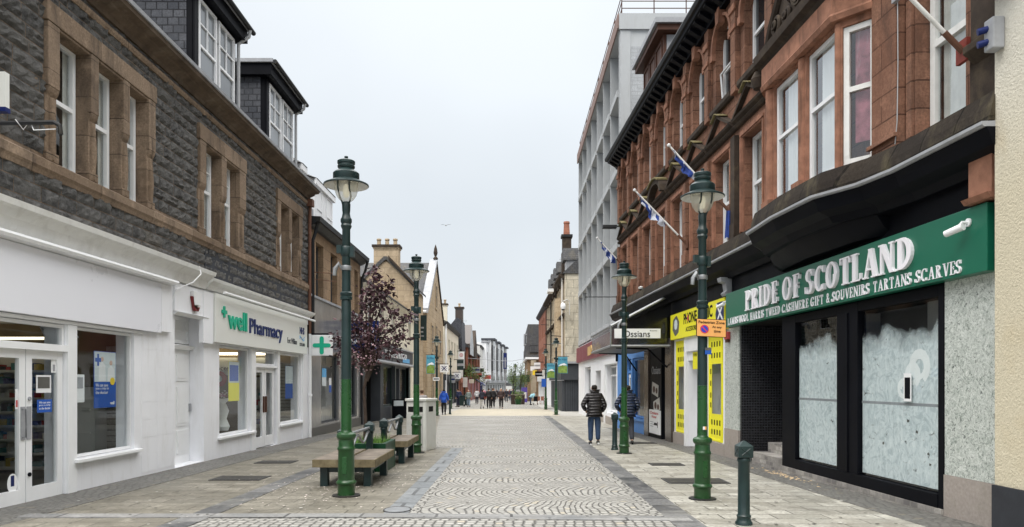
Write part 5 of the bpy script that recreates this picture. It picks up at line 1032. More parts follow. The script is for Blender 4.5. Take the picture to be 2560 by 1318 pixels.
window(RS, Bm, 11.16, 12.12, 4.91, 7.07, -.05, .07, 'upvc', 'glass', 6.12, cur=[(11.2, 11.85, 4.95, 7.04, 'upvc')]); window(RS, Bm, 12.44, 13.44, 4.91, 7.07, -.05, .07, 'upvc', 'glass', 6.12, cur=[(12.5, 13.15, 4.95, 7.04, 'upvc')])  # white curtain sheets stand in for bright sky reflected in the bay panes
f = window(RS, BC, .055, BC.len - .065, 4.91, 7.01, -.03, .085, 'oldwhite', 'glass', 6.05); RS.part('curtain', MB().box(BC, .17, BC.len - .2, 5.25, 6.95, -.16, -.14), 'pinkcloth', f)
bp = [(14.55, -.1), (13.95, .38), (13.75, .50), (11.05, .50), (10.6, .10)]
RS.part('bay_entablature', sweep(Q, bp, [(-.3, 7.12), (.03, 7.12), (.06, 7.2), (.03, 7.24), (.03, 7.55), (-.3, 7.56)]), 'redtrim')
RS.part('bay_cornice', sweep(Q, [(14.3, .0), (13.95, .34), (10.9, .40), (10.5, .1)], [(-.3, 7.565), (.12, 7.57), (.16, 7.64), (.26, 7.70), (.28, 7.84), (.15, 7.9), (-.3, 7.9)]), 'darkstone')
RS.part('corner_boss', MB().lathe([(0, -.22), (.12, -.18), (.17, 0), (.1, .14), (0, .16)], 10, Q(14.05, 7.5, .45)), 'darkstone', smooth=True)
# carved pediment with cartouche
pm = MB(); pm.poly(Q, [(13.9, 7.9), (11.0, 7.9), (11.2, 8.3), (11.8, 8.9), (12.45, 9.3), (13.1, 8.9), (13.55, 8.35)], .25, .36)
cp = RS.part('carved_pediment', pm, 'darkstone', bevel=.02)
mb = MB(); rr = random.Random(9)
for cu, cw, r in ((12.45, 8.45, .36), (13.35, 8.18, .16), (11.6, 8.2, .18), (12.9, 8.15, .13), (12.0, 8.15, .13)):
    pts = [Q(cu + r * (1 - i / 34) * math.cos(i * .45), cw + r * 1.25 * (1 - i / 34) * math.sin(i * .45), .38 + .004 * i) for i in range(28)]; mb.tube(pts, [.045 * (1 - i / 50) for i in range(28)], 6)
for i in range(26):
    u, z = rr.uniform(11.3, 13.6), rr.uniform(7.95, 8.6); mb.lathe([(0, -.06), (.055, 0), (0, .06)], 6, Q(u, z, .38))
mb.poly(Q, [(12.45 + .20 * math.cos(a * .524), 8.5 + .32 * math.sin(a * .524)) for a in range(12)], .361, .46); RS.part('carved_scrolls', mb, 'darkstone', cp, smooth=True)
for u0, u1, z0, z1 in ((13.9, 13.1, 7.95, 8.95), (11.0, 11.8, 7.95, 8.95)): RS.part('scroll_edge', MB().tube([Q(u0, z0, .36), Q(u0 + (u1 - u0) * .4, z0 + .35, .40), Q(u1, z1, .36)], .08, 8), 'darkstone', cp, smooth=True)
# first floor cornice over the shops, bowing round the bay
path = [(30.25, .40), (14.3, .40), (13.7, .80), (12.4, .88), (11.0, .82), (10.3, .50), (9.6, .40), (7.85, .40)]
RS.part('stone_blocking_course', sweep(Q, path, [(-.45, 4.46), (-.03, 4.46), (-.06, 4.62), (-.12, 4.80), (-.45, 4.86)]), bricks('sooty_blocking_course', (.026, .021, .018), (.055, .044, .034), (.008, .007, .006), .62, .5, .016, .95, .9, stain=(.13, .11, .065), stain_amt=.55))
RS.part('lead_drip', sweep(Q, path, [(-.2, 4.39), (.02, 4.39), (.05, 4.41), (.05, 4.445), (-.2, 4.455)]), 'lead')
RS.part('shop_cornice', sweep(Q, path, [(-.75, 3.98), (-.30, 4.02), (-.24, 4.12), (-.08, 4.20), (-.04, 4.31), (.0, 4.385), (-.75, 4.385)]), 'black')
RS.part('fascia_backing', MB().box(Q, 7.9, 21.8, 2.88, 4.15, -.3, .004).box(Q, 21.8, 30.2, 2.95, 4.15, -.3, .004), 'black')
RS.part('curved_bay_base', sweep(Q, [(14.2, .02), (13.7, .22), (12.4, .34), (11.0, .28), (10.4, .02)], [(-.3, 3.74), (-.08, 3.74), (.06, 3.85), (.18, 4.05), (-.3, 4.05)]), 'black', smooth=True)
def corbel(u, wt, wb, mat, name='corbel'):
    c = RS.part(name, MB().prof(Q, [(.002, wb), (.16, wb), (.20, wb + .06), (.13, wb + .12), (.16, wb + .3), (.26, wt - .1), (.28, wt), (.002, wt)], u - .12, u + .12), mat, bevel=.01)
corbel(16.95, 4.05, 3.62, 'lead'); 
mb = MB().box(Q, 8.02, 8.40, 3.72, 4.15, .002, .22); mb.prof(Q, [(.003, 3.66), (.24, 3.66), (.28, 3.72), (.003, 3.73)], 8.0, 8.45); RS.part('corbel', mb, 'redtrim')
# eaves
RS.part('eaves_cornice', sweep(Q, [(30.35, 0), (8, 0)], [(-.1, 10.55), (.14, 10.55), (.18, 10.72), (.48, 10.80), (.50, 10.88), (-.1, 10.9)]), 'black')
RS.part('eaves_gutter', sweep(Q, [(30.45, 0), (8, 0)], [(.42, 10.885), (.56, 10.90), (.60, 10.98), (.58, 11.04), (.42, 11.04)]), 'gutter')
u = 8.2
while u < 30.1: RS.part('eaves_bracket', MB().prof(Q, [(.10, 10.56), (.22, 10.60), (.44, 10.74), (.44, 10.81), (.10, 10.81)], u, u + .17), 'black'); u += .42
RS.part('roof', MB().prof(Q, [(.2, 10.92), (-.2, 11.1), (-4.0, 14.6), (-8.2, 10.7)], q0, q1), 'slate')
d = RS.part('dormer', MB().box(Q, 24.3, 27.2, 11.0, 13.35, -2.8, -.32), 'wood'); RS.part('dormer_cheek', MB().box(Q, 24.26, 24.298, 11.0, 13.3, -2.8, -.42), 'lead', d)
RS.part('dormer_roof', MB().box(Q, 24.0, 27.5, 13.35, 13.55, -3.0, -.05).box(Q, 23.9, 27.6, 13.552, 13.72, -3.1, .05, 1), ['wood', 'lead'], d)
for a, b in ((24.45, 25.3), (25.4, 26.2), (26.3, 27.1)): window(RS, Q, a, b, 11.3, 13.2, -.28, .07, 'wood', 'darkglass', 12.3).parent = d

# ---- ground floor of the sandstone building
RS.part('marble_pier', MB().box(Q, 7.9, 9.12, .43, 2.86, -.3, .03), 'marble'); RS.part('granite_base', MB().box(Q, 7.9, 9.12, -.4, .427, -.3, .045), 'granite')
RS.part('marble_pier', MB().box(Q, 16.33, 17.25, .50, 2.86, -.3, .03), 'marble'); RS.part('granite_base', MB().box(Q, 16.33, 17.25, -.5, .497, -.3, .045), 'granite')
RS.part('party_flashing', MB().box(Q, 7.86, 7.98, 2.9, 3.72, .0, .2), 'lead')
SF = Thing('shopfront', 'black framed shopfront with two whitewashed windows and a dark doorway', 'shopfront', Q(12, gz(12), 0))
fm = MB(); n0, n1 = -.10, .04
fm.box(Q, 9.125, 9.24, -.02, 2.84, n0, n1); fm.box(Q, 11.20, 11.85, .16, 2.84, n0, n1); fm.box(Q, 13.40, 13.98, -.02, 2.84, n0, n1)
fm.box(Q, 9.24, 13.40, -.02, .158, n0, n1 + .01); fm.box(Q, 9.24, 11.20, 2.70, 2.84, n0, n1 - .002); fm.box(Q, 11.85, 13.4, 2.70, 2.84, n0, n1 - .002); fm.box(Q, 11.48, 11.54, .16, 2.7, n1 + .001, n1 + .02)
SF.part('frame', fm, 'black', bevel=.006)
for a, b, t1 in ((9.24, 11.20, 2.16), (11.85, 13.40, 2.14)):
    p = SF.part('window_pane', MB().quad(Q(a, .16, -.02), Q(b, .16, -.02), Q(b, 2.7, -.02), Q(a, 2.7, -.02)), 'shopglass')
    rr = random.Random(int(a * 10)); k = 24; top = [(a + .02, 2.68), (b - .02, 2.68)]
    SF.part('whitewash', MB().poly(Q, [(a + .02, 1.31), (a + .02, 2.68), (b - .02, 2.68), (b - .02, 1.31)], -.034, -.030), 'wash', p); SF.part('whitewash', MB().poly(Q, [(a + .02, .2), (a + .02, 1.27), (b - .02, 1.27), (b - .02, .2)], -.034, -.030), 'wash', p)
    SF.part('tape_line', MB().box(Q, a, b, 1.27, 1.31, -.036, -.029), 'lead', p)
sw = MB(); 
for cu, cw, r in ((9.75, 1.82, .22), (9.9, 1.7, .16), (10.1, 1.5, .14)):
    pts = [(cu + r * (.5 + .5 * i / 20) * math.cos(i * .5), cw + r * (.5 + .5 * i / 20) * math.sin(i * .5)) for i in range(22)]
    q = rib(pts, [.035] * 22)
    for i in range(21): sw.poly(Q, [q[i], q[i + 1], q[42 - i], q[43 - i]], -.029, -.026 - .0001 * i)
SF.part('white_swirl', sw, paint('thick_white_smear', (.93, .95, .95), .7, .03, 5))
sm = MB(); rr = random.Random(14)
for i in range(5):
    u, z, r_ = rr.choice([rr.uniform(9.5, 9.9), rr.uniform(10.5, 10.9), rr.uniform(9.6, 10.9)]), rr.uniform(.45, 1.15), rr.uniform(.012, .05); sm.poly(Q, [(u + r_ * (1 + .5 * (k % 2)) * math.cos(k * .785), z + r_ * .5 * (1 + .7 * ((k + i) % 3)) * math.sin(k * .785)) for k in range(8)], -.029, -.027)
SF.part('rubbed_patches', sm, 'greydark')
SF.part('interior', MB().quad(Q(9.1, -.1, -1.2), Q(14, -.1, -1.2), Q(14, 2.85, -1.2), Q(9.1, 2.85, -1.2)).quad(Q(9.1, -.1, -.1), Q(9.1, -.1, -1.2), Q(9.1, 2.85, -1.2), Q(9.1, 2.85, -.1)).quad(Q(9.1, 2.84, -.1), Q(14, 2.84, -.1), Q(14, 2.84, -1.2), Q(9.1, 2.84, -1.2)), 'greydark', recalc=False)
[SF.part('inner_column', MB().box(Q, a_, a_ + .3, -.1, 2.8, -1.1, -.8), 'lane') for a_ in (10.5, 12.6)]
SF.part('plinth', MB().box(Q, 9.13, 13.98, -.4, -.021, -.2, .07), 'crazy')
SF.part('doorway_lining', MB().box(Q, 16.25, 16.33, -.4, 2.86, -2.4, -.301).box(Q, 14.0, 16.3, -.4, 2.86, -2.5, -2.41).box(Q, 13.9, 13.98, -.4, 2.86, -2.4, -.11).box(Q, 16.25, 16.33, -.4, 2.86, -.3, -.002), 'mosaicblack')
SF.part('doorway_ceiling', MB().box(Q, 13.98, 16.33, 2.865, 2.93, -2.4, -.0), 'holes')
SF.part('step', MB().box(Q, 14.0, 15.55, -.4, .10, -.9, .03), 'crazy'); SF.part('step', MB().box(Q, 14.0, 15.45, .10, .31, -1.4, -.28), 'crazy'); SF.part('landing', MB().box(Q, 14.0, 16.25, -.4, .0, -2.4, -.9), 'greydark')
notice('small black and white poster taped to the whitewashed window', Q, 10.05, 9.87, 1.33, 1.72, .0, 'upvc', panel=(.15, .85, .1, .85), pm='black')
GS = Thing('shop_sign', 'big green souvenir shop sign with raised white serif capitals', 'sign', Q(12.4, 2.86, .1))
GS.part('board', MB().box(Q, 8.15, 16.75, 2.86, 3.64, .03, .18), 'signgreen', bevel=.008); wl = paint('raised_white_letters', (.88, .86, .90), .35, .03)
GS.part('lettering', serif(Q, 'PRIDE OF SCOTLAND', 15.45, 9.46, 3.12, 3.545, .181, .222, T=.20, t=.085, gap=.09, space=.36), wl)
GS.part('small_lettering', serif(Q, 'LAMBSWOOL HARRIS TWEED CASHMERE GIFT & SOUVENIRS TARTANS SCARVES', 16.6, 8.55, 2.90, 3.06, .181, .188, T=.13, t=.07, gap=.09, space=.42), wl)
def cctv(label, F, u, w_, n, k=1): 
    T = Thing('security_camera', label, 'camera', F(u, w_, n)); T.part('mount', MB().tube([F(u, w_ + .05, n), F(u, w_ + .05, n + .08), F(u + .05 * k, w_, n + .10)], .02, 8), 'upvc', smooth=True); T.part('housing', MB().tube([F(u - .02 * k, w_, n + .08), F(u + .18 * k, w_ - .05, n + .16)], [.045, .04], 10), 'upvc', smooth=True)
    T.part('base', MB().tube([F(u, w_ + .05, n), F(u, w_ + .05, n + .02)], .05, 12), 'upvc'); T.part('lens', MB().tube([F(u + .18 * k, w_ - .05, n + .16), F(u + .185 * k, w_ - .052, n + .163)], .03, 10), 'black')
cctv('white camera on the near end of the green sign', Q, 8.45, 3.42, .18); cctv('white camera between the yellow and green signs', Q, 16.85, 3.42, .12)
T = Thing('alarm_light', 'small dark red alarm light on the marble pier under the sign', 'alarm', Q(16.95, 2.6, .03)); T.part('box', MB().box(Q, 16.85, 17.05, 2.6, 2.78, .031, .12), goods[2], bevel=.015); T.part('lens', MB().box(Q, 16.87, 17.03, 2.53, 2.598, .04, .10), 'wood')
SB = Thing('socket_box', 'grey outdoor box with two blue power sockets beside the stone pier', 'electric box', Q(7.8, 5.2, .4))
SB.part('case', MB().box(Q, 7.70, 7.85, 5.18, 5.52, .302, .43), 'lead', bevel=.015)
for z in (5.28, 5.42): SB.part('socket', MB().tube([Q(7.80, z, .42), Q(7.83, z - .02, .51)], .036, 12), 'navy', smooth=True)
JB = Thing('junction_box', 'small grey junction box with cable high on the sandstone pilaster', 'electric box', Q(9.93, 6.9, .1)); JB.part('case', MB().box(Q, 9.88, 10.0, 6.85, 7.0, .142, .2), 'lead'); JB.part('cable', MB().tube([Q(9.94, 6.85, .15), Q(9.93, 6.0, .15), Q(9.95, 5.2, .15), Q(10.0, 4.9, .15)], .008, 5), 'pipegrey')
# flagpoles
def flagpole(label, F, base, tip, cloth=None, red=False, seed=1):
    T = Thing('flagpole', label, 'flagpole', base); b, t = Vector(base), Vector(tip); d = (t - b); P = lambda f: b + d * f
    T.part('pole', MB().tube([P(.12), P(1)], [.027, .021], 10), 'oldwhite', smooth=True); T.part('finial', MB().lathe([(0, -.04), (.045, -.02), (.05, .02), (0, .05)], 10, P(1.0)), 'upvc', smooth=True)
    T.part('socket', MB().tube([P(0), P(.16)], .036, 10), 'pipe'); T.part('base_plate', MB().box(FW, b.x - .01 if not red else b.x - .02, b.x + .03, b.z - .13, b.z + .13, b.y - .10, b.y + .10), paint('rusty_red_plate', (.20, .04, .03), .7, .3, 8) if red else 'pipe')
    if cloth:
        rr = random.Random(seed); mb = MB(); k = 12; f0, f1, dr = cloth
        for i in range(k + 1):
            p = P(f0 + (f1 - f0) * i / k); w_ = dr * (math.sin(math.pi * min(1, i / k + .1)) ** .6) * rr.uniform(.75, 1.15) + .03
            mb.v += [tuple(p + Vector((0, 0, .03))), tuple(p + Vector((.03 * math.sin(i), .04 * math.cos(i * 1.3), -w_ * .5))), tuple(p + Vector((.06 * math.sin(i * 1.7), .05 * math.cos(i * .8), -w_)))]
        for i in range(k):
            for j in (0, 1): mb.f.append((3 * i + j, 3 * i + 3 + j, 3 * i + 4 + j, 3 * i + 1 + j)); mb.mi.append(0 if rr.random() < .62 else 1)
        T.part('torn_flag', mb, ['flagblue', 'flagwhite'], recalc=False)
    return T
M['flagblue'] = paint('faded_blue_flag_cloth', (.03, .06, .24), .8, .3, 6); M['flagwhite'] = paint('faded_white_flag_cloth', (.55, .58, .66), .8, .2, 6)
flagpole('bare cream flagpole with red base plate over the near pier', Q, Q(8.50, 5.50, .22), (3.9, 8.4, 6.85), red=True)
T = flagpole('flagpole with torn blue flag behind the near right lamp post', Q, Q(16.8, 5.60, .1), (3.66, 16.8, 7.12), (.55, .93, .22), seed=2)
mb = MB(); c = Q(16.6, 5.55, .12); rr = random.Random(3)
for i in range(8): mb.v += [(c[0] - .10 + .035 * i, c[1] + .02 * math.sin(i * 2), c[2]), (c[0] - .13 + .042 * i, c[1] + .03 * math.cos(i * 2), c[2] - .62 + rr.uniform(-.05, .05))]
mb.f = [(2 * i, 2 * i + 2, 2 * i + 3, 2 * i + 1) for i in range(7)]; mb.mi = [0] * 7; T.part('hanging_rag', mb, 'flagblue', recalc=False)
flagpole('middle flagpole with shredded pale blue flag', Q, Q(20.2, 5.48, .1), (3.44, 20.2, 6.98), (.40, .93, .28), seed=4)
flagpole('farthest flagpole with navy flag by the grey building', Q, Q(29.6, 6.5, .1), (3.50, 29.6, 7.52), (.2, .85, .34), seed=5)
WL = Thing('wall_lamp', 'flat dark lamp head on an arm at the sandstone corner', 'lamp', Q(29.6, 7.95, 0)); WL.part('arm', MB().tube([Q(29.6, 7.95, 0), Q(29.6, 8.02, .3)], .03, 6), 'gutter'); WL.part('head', MB().prof(Fy(29.6), [(-.12, 7.9), (.12, 7.9), (.10, 8.05), (-.10, 8.05)], 3.72, 4.3), 'gutter', bevel=.03)
T = Thing('security_camera', 'dome camera under the cornice above the glass canopy', 'camera', Q(24.3, 4.9, .3)); T.part('dome', MB().lathe([(0, -.09), (.08, -.04), (.09, .02), (0, .06)], 12, Q(24.3, 4.78, .45)), 'curtain', smooth=True)
T.part('lens', MB().lathe([(0, -.10), (.05, -.07), (.06, -.04), (0, -.03)], 10, Q(24.3, 4.78, .45)), 'black')

# ---- phone shop
PH = Thing('shopfront', 'yellow and white phone repair shopfront between dark and marble piers', 'shopfront', Q(19.5, gz(19.5), 0))
PH.part('wall', MB().wall(Q, 17.25, 21.8, -.6, 2.86, [(17.45, 18.55, .12, 2.8), (18.85, 20.35, -.5, 2.2), (20.55, 21.6, .12, 2.8)], .0, .35), 'white', recalc=False)
PH.part('stone_plinth', MB().box(Q, 17.26, 18.7, -.6, .10, .002, .05), 'granite'); PH.part('stone_plinth', MB().box(Q, 20.45, 21.78, -.6, .10, .002, .05), 'granite')
PH.part('door_surround', MB().box(Q, 18.56, 18.84, -.5, 2.86, .002, .07).box(Q, 20.36, 20.54, -.5, 2.86, .002, .07).box(Q, 18.84, 20.36, 2.45, 2.86, .002, .06), 'upvc')
def yshop(a, b, s):
    PH.part('shop_window', frame_mb(Q, a, b, .12, 2.8, .02, .05, .05), 'yellow'); PH.part('pane', MB().quad(Q(a + .04, .15, -.01), Q(b - .04, .15, -.01), Q(b - .04, 2.76, -.01), Q(a + .04, 2.76, -.01)), 'shopglass')
    v = MB(); v.box(Q, a + .05, b - .05, .17, .80, .0, .004); v.box(Q, a + .05, b - .05, 2.05, 2.75, .0, .004); v.box(Q, a + .05, a + .22, .80, 2.05, .0, .004) if s else v.box(Q, b - .22, b - .05, .80, 2.05, .0, .004); PH.part('yellow_vinyl', v, 'yellow')
    rr = random.Random(int(a)); mb = MB(); ph = lambda *q: PH.part('printed_phone', MB().box(Q, *q, .005, .007), 'black')
    for i in range(4):
        for z0 in (.28, .52, 2.2, 2.48):
            u = a + .14 + i * (b - a - .2) / 4; ph(u, u + .08, z0, z0 + .13)
    for z0 in (.95, 1.2, 1.5, 1.8): u = a + .1 if s else b - .17; ph(u, u + .07, z0, z0 + .13)
yshop(17.5, 18.5, False); yshop(20.6, 21.55, False)
PH.part('interior', MB().quad(Q(17.2, -.3, -1.4), Q(21.8, -.3, -1.4), Q(21.8, 2.85, -1.4), Q(17.2, 2.85, -1.4)).quad(Q(17.2, 2.84, -.3), Q(21.8, 2.84, -.3), Q(21.8, 2.84, -1.4), Q(17.2, 2.84, -1.4)).quad(Q(21.75, -.3, -.3), Q(21.75, -.3, -1.4), Q(21.75, 2.84, -1.4), Q(21.75, 2.84, -.3)), 'room', recalc=False)
shelving('phone accessories shelved behind the near yellow window', Fr(5.94 + .1, -.047, -1), 17.4, 18.6, -.1, 6, -.9, 21, top=1.9)
door(PH, Q, 18.87, 19.6, -.2, 2.15, -.28, .12); door(PH, Q, 19.62, 20.33, -.2, 2.15, -.28, .12, hinge=1); PH.part('fanlight_panel', MB().box(Q, 18.95, 19.75, 2.24, 2.75, .06, .075) if False else MB().box(Q, 19.1, 19.9, 1.95, 2.42, .0, .01), 'yellow')
PH.part('printed_words', text(Q, 'PHONE CLINIC', 19.85, 19.15, 2.30, 2.38, .0105, .013), 'black')
YS = Thing('shop_sign', 'bright yellow phone repair sign board with black block letters', 'sign', Q(19.5, 2.86, .1))
YS.part('board', MB().box(Q, 16.98, 21.75, 2.86, 3.60, .03, .13), 'yellow'); YS.part('lettering', text(Q, 'PHONE CLINIC', 20.35, 17.85, 3.22, 3.52, .131, .135, bold=.025), 'black'); YS.part('lettering', text(Q, 'ACCESSORIES & REPAIRS', 20.15, 18.2, 3.00, 3.13, .131, .134, bold=.015), 'black')
YS.part('red_accent', MB().poly(Q, [(19.93 + .07 * math.cos(a * .785), 3.37 + .10 * math.sin(a * .785)) for a in range(8)], .136, .138), goods[2])
pic = MB().poly(Q, [(21.15 + .33 * math.cos(a * .524 + .2) * (1 + .12 * (a % 2)), 3.24 + .27 * math.sin(a * .524 + .2) * (1 + .12 * (a % 2))) for a in range(12)], .131, .134); pic.poly(Q, [(21.15 + .18 * math.cos(a * .785), 3.28 + .16 * math.sin(a * .785)) for a in range(8)], .1345, .136, 1); YS.part('picture', pic, ['greydark', ptl])
fl = MB().poly(Q, [(17.02, 3.0), (17.55, 3.0), (17.62, 3.25), (17.5, 3.52), (17.02, 3.52)], .131, .134); YS.part('flag_patch', fl, 'navy')
fx = MB()
for i, (a, b) in enumerate((((17.55, 3.02), (17.04, 3.5)), ((17.04, 3.02), (17.55, 3.5)))): dx = .05; fx.poly(Q, [(a[0] - dx, a[1]), (a[0] + dx, a[1]), (b[0] + dx, b[1]), (b[0] - dx, b[1])], .1345, .136 + .001 * i)
YS.part('white_cross', fx, 'upvc')
# ---- hotel entrance, canopy
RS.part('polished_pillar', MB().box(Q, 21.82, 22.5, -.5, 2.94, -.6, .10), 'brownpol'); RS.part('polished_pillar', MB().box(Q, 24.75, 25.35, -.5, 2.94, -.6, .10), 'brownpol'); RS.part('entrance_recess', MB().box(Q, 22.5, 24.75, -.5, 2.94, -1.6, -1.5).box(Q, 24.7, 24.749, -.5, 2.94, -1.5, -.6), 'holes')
HP = Thing('entrance_panel', 'tall black hotel panel with two photos beside the dark entrance', 'sign', Q(23.9, gz(24), 0)); HP.part('panel', MB().box(Q, 23.15, 24.65, -.3, 2.9, -.3, .05), 'black'); HP.part('lettering', text(Q, 'Ossians', 24.4, 23.25, 1.86, 2.12, .051, .06), 'lead')
for i, (u, z, a) in enumerate(((23.95, 1.35, .15), (23.75, .82, -.2))):
    pts = [(u + x * math.cos(a) - z_ * math.sin(a), z + x * math.sin(a) + z_ * math.cos(a)) for x, z_ in ((-.42, -.2), (.42, -.2), (.42, .2), (-.42, .2))]; p = HP.part('photo', MB().poly(Q, pts, .051, .055), 'lane'); HP.part('photo_shapes', MB().poly(Q, [(u + .15 + .16 * math.cos(q * .785), z + .12 * math.sin(q * .785)) for q in range(8)], .0555, .057).poly(Q, [(u - .2 + .14 * math.cos(q * .785), z - .04 + .1 * math.sin(q * .785)) for q in range(8)], .0555, .0575), 'wood', p)
AB2 = Thing('menu_board', 'white hotel board with red lettering below the two photos', 'sign', Q(23.9, 0, 0)); AB2.part('board', MB().box(Q, 23.2, 24.6, -.12, .55 + .12, .052, .10), 'upvc')
AB2.part('lettering', text(Q, 'Ossians', 24.45, 23.35, .52, .62, .101, .105, bold=.01), goods[2]); AB2.part('lettering', text(Q, 'Hotel', 24.2, 23.6, .40, .49, .101, .105, bold=.01), goods[2]); AB2.part('bed_symbol', MB().box(Q, 23.4, 23.95, .17, .20, .101, .104).box(Q, 23.4, 23.46, .10, .30, .101, .1045).box(Q, 23.5, 23.9, .2, .25, .101, .1043), 'black')
AB2.part('printed_lines', MB().box(Q, 24.0, 24.45, .25, .27, .101, .104).box(Q, 24.0, 24.4, .18, .2, .101, .104).box(Q, 24.0, 24.42, .11, .13, .101, .104), 'lead')
CN = Thing('glass_canopy', 'dusty glass canopy with steel tubes over the hotel entrance', 'canopy', (4, 24, 3)); Fc = Fy(22.0)
xo, xi = 3.02, 4.86; cu0, cu1 = 22.0, 27.2
CN.part('end_glass', MB().poly(Fc, [(xo, 2.72), (xi, 2.72), (xi, 4.24), (xo, 3.30)], -.02, -.005), 'frost'); CN.part('front_glass', MB().quad((xo, cu0, 2.72), (xo, cu1, 2.72), (xo, cu1, 3.28), (xo, cu0, 3.28)), 'frost'); CN.part('roof_glass', MB().quad((xo, cu0, 3.29), (xo, cu1, 3.29), (4.6, cu1, 4.2), (xi, cu0, 4.23)), 'frost')
CN.part('soffit', MB().box(FW, xo + .05, 4.55, 2.66, 2.70, cu0 + .05, cu1), 'greydark'); CN.part('frame', MB().tube([(xo, cu0, 3.31), (xi, cu0, 4.27)], .045, 8).tube([(xo, cu0, 3.31), (xo, cu1, 3.31)], .045, 8).tube([(xo, cu0, 2.70), (xi, cu0, 2.70)], .04, 8).tube([(xo, cu0, 2.70), (xo, cu1, 2.70)], .04, 8).tube([(xo, cu0, 2.7), (xo, cu0, 3.31)], .03, 6), 'rail', smooth=True)
CN.part('brace', MB().tube([(xo + .2, cu0 + .3, 2.66), (4.2, cu0 + .3, 2.62), (xi, cu0 + .3, 2.0)], .03, 6), 'black'); CN.part('brace', MB().tube([(xo + .2, cu1 - .5, 2.66), (4.2, cu1 - .5, 2.62), (4.62, cu1 - .5, 2.0)], .03, 6), 'black')
OS = Thing('canopy_sign', 'white hotel name board on the end of the glass canopy', 'sign', (4, 22, 2.9)); Fo = Fy(21.93); OS.part('board', MB().box(Fo, 3.12, 4.52, 2.93, 3.22, -.03, .02), 'upvc'); OS.part('lettering', text(Fo, 'Ossians', 3.40, 4.20, 2.965, 3.16, .021, .03), 'black'); OS.part('small_lettering', text(Fo, 'Rooms', 4.2, 4.42, 3.14, 3.18, .021, .026), 'black')
# ---- blue shop
BL = Thing('shopfront', 'sky blue painted shopfront beneath the glass canopy', 'shopfront', Q(28, gz(28), 0))
BL.part('wall', MB().wall(Q, 25.35, 30.15, -.6, 3.0, [(25.55, 27.7, .25, 2.5), (27.95, 29.1, -.6, 2.5)], .01, .3), 'shopblue', recalc=False); window(BL, Q, 25.57, 27.68, .27, 2.48, -.05, .07, 'shopblue', 'shopglass', name='shop_window'); BL.part('cill', MB().box(Q, 25.4, 27.85, .17, .24, .012, .10), 'shopblue')
door(BL, Q, 27.98, 29.07, -.3, 1.9, -.15, .14, 'upvc'); window(BL, Q, 27.97, 29.08, 1.95, 2.48, -.12, .1, 'shopblue', 'darkglass', name='fanlight'); BL.part('interior', MB().box(Q, 25.4, 30, -.4, 2.9, -1.3, -1.2), 'warmroom'); BL.part('pilaster', MB().box(Q, 29.2, 30.1, -.6, 3.0, .012, .12), 'shopblue')
single('net_curtain', 'pale curtain inside the blue shop window', 'curtain', MB().box(Q, 25.9, 27.2, .3, 2.4, -.5, -.47), 'curtain', loc=Q(26.5, .3, -.5))
YL = single('wall_light', 'yellow lantern box at the corner by the blue shop', 'lamp', MB().box(FW, 4.42, 4.62, 2.35, 2.68, 29.9, 30.1).box(FW, 4.32, 4.41, 2.45, 2.75, 29.95, 30.05, 1), [paint('amber_plastic', (.75, .40, .03), .4), 'black'], bevel=.02, loc=(4.5, 30, 2.35))

# ================================================================ pale grey concrete building
Gf = Fr(5.25, 0, -1)
GR = Thing('concrete_building', 'tall pale grey concrete building with deep vertical fins and roof railing', 'building', (4.55, 40, gz(40)))
y0, y1 = 30.6, 49.1; lv = [4.25, 7.55, 10.8, 14.05, 16.9]; nb = 7; pt = (y1 - y0) / nb
wh = [(y0 + pt * i + .3, y0 + pt * (i + 1) - .15, lv[j] + .35, lv[j + 1] - .3) for i in range(nb) for j in range(4)]
GR.part('recessed_wall', MB().wall(Gf, y0, y1, 3.9, 16.9, wh, 0, .15), 'concrete', recalc=False)
for h in wh: window(GR, Gf, *h, -.1, .08, 'upvc', 'paleglass', h[2] + .9)
for i in range(nb + 1): GR.part('fin', MB().prof(lambda u, w_, n: Gf(w_, u, n), [(.001, y0 + pt * i - .02), (.70, y0 + pt * i - .02), (.70, y0 + pt * i + .10), (.001, y0 + pt * i + .34)], 3.95, 16.6), 'concrete')
for j in range(4):
    for i in range(nb):
        a, b = y0 + pt * i + .36, y0 + pt * (i + 1) - .04
        GR.part('window_box', MB().prof(Gf, [(.002, lv[j] - .26), (.74, lv[j] - .20), (.74, lv[j] + .10), (.002, lv[j] + .14)], a, b), 'concrete')
GR.part('parapet', MB().box(FW, 4.50, 5.6, 16.55, 17.05, y0 - .3, y1 + .1), 'concrete'); GR.part('parapet_edge', MB().box(FW, 4.44, 4.498, 16.5, 17.1, y0 - .3, y1 + .1), 'rust')
GR.part('side_wall', MB().box(FW, 4.56, 14, -.6, 16.54, y0 - .32, y0 - .03), 'concrete'); GR.part('side_parapet', MB().box(FW, 4.5, 14, 16.4, 17.06, y0 - .42, y0 - .321), 'concrete'); GR.part('brick_panel', MB().box(FW, 5.0, 7.3, 12.2, 15.7, y0 - .335, y0 - .321), 'greybrick'); GR.part('corner_strip', MB().box(FW, 4.56, 4.98, -.4, 16.38, y0 - .36, y0 - .321), 'concrete')
GR.part('roof', MB().box(FW, 4.6, 14, 16.6, 16.8, y0, y1), 'asphalt'); GR.part('back_wall', MB().box(FW, 13.8, 14, -1, 16.6, y0, y1).box(FW, 5.3, 14, -1, 16.6, y1 - .1, y1), 'concrete')
RL = Thing('roof_railing', 'thin rusty railing round the roof of the concrete building', 'railing', (4.6, 40, 17.05)); mb = MB(); rm = 'wood'
for z in (17.3, 17.6, 17.88): RL.part('rail', MB().tube([(14, y0 - .35, z), (4.62, y0 - .35, z), (4.62, y1, z)], .022, 5), rm)
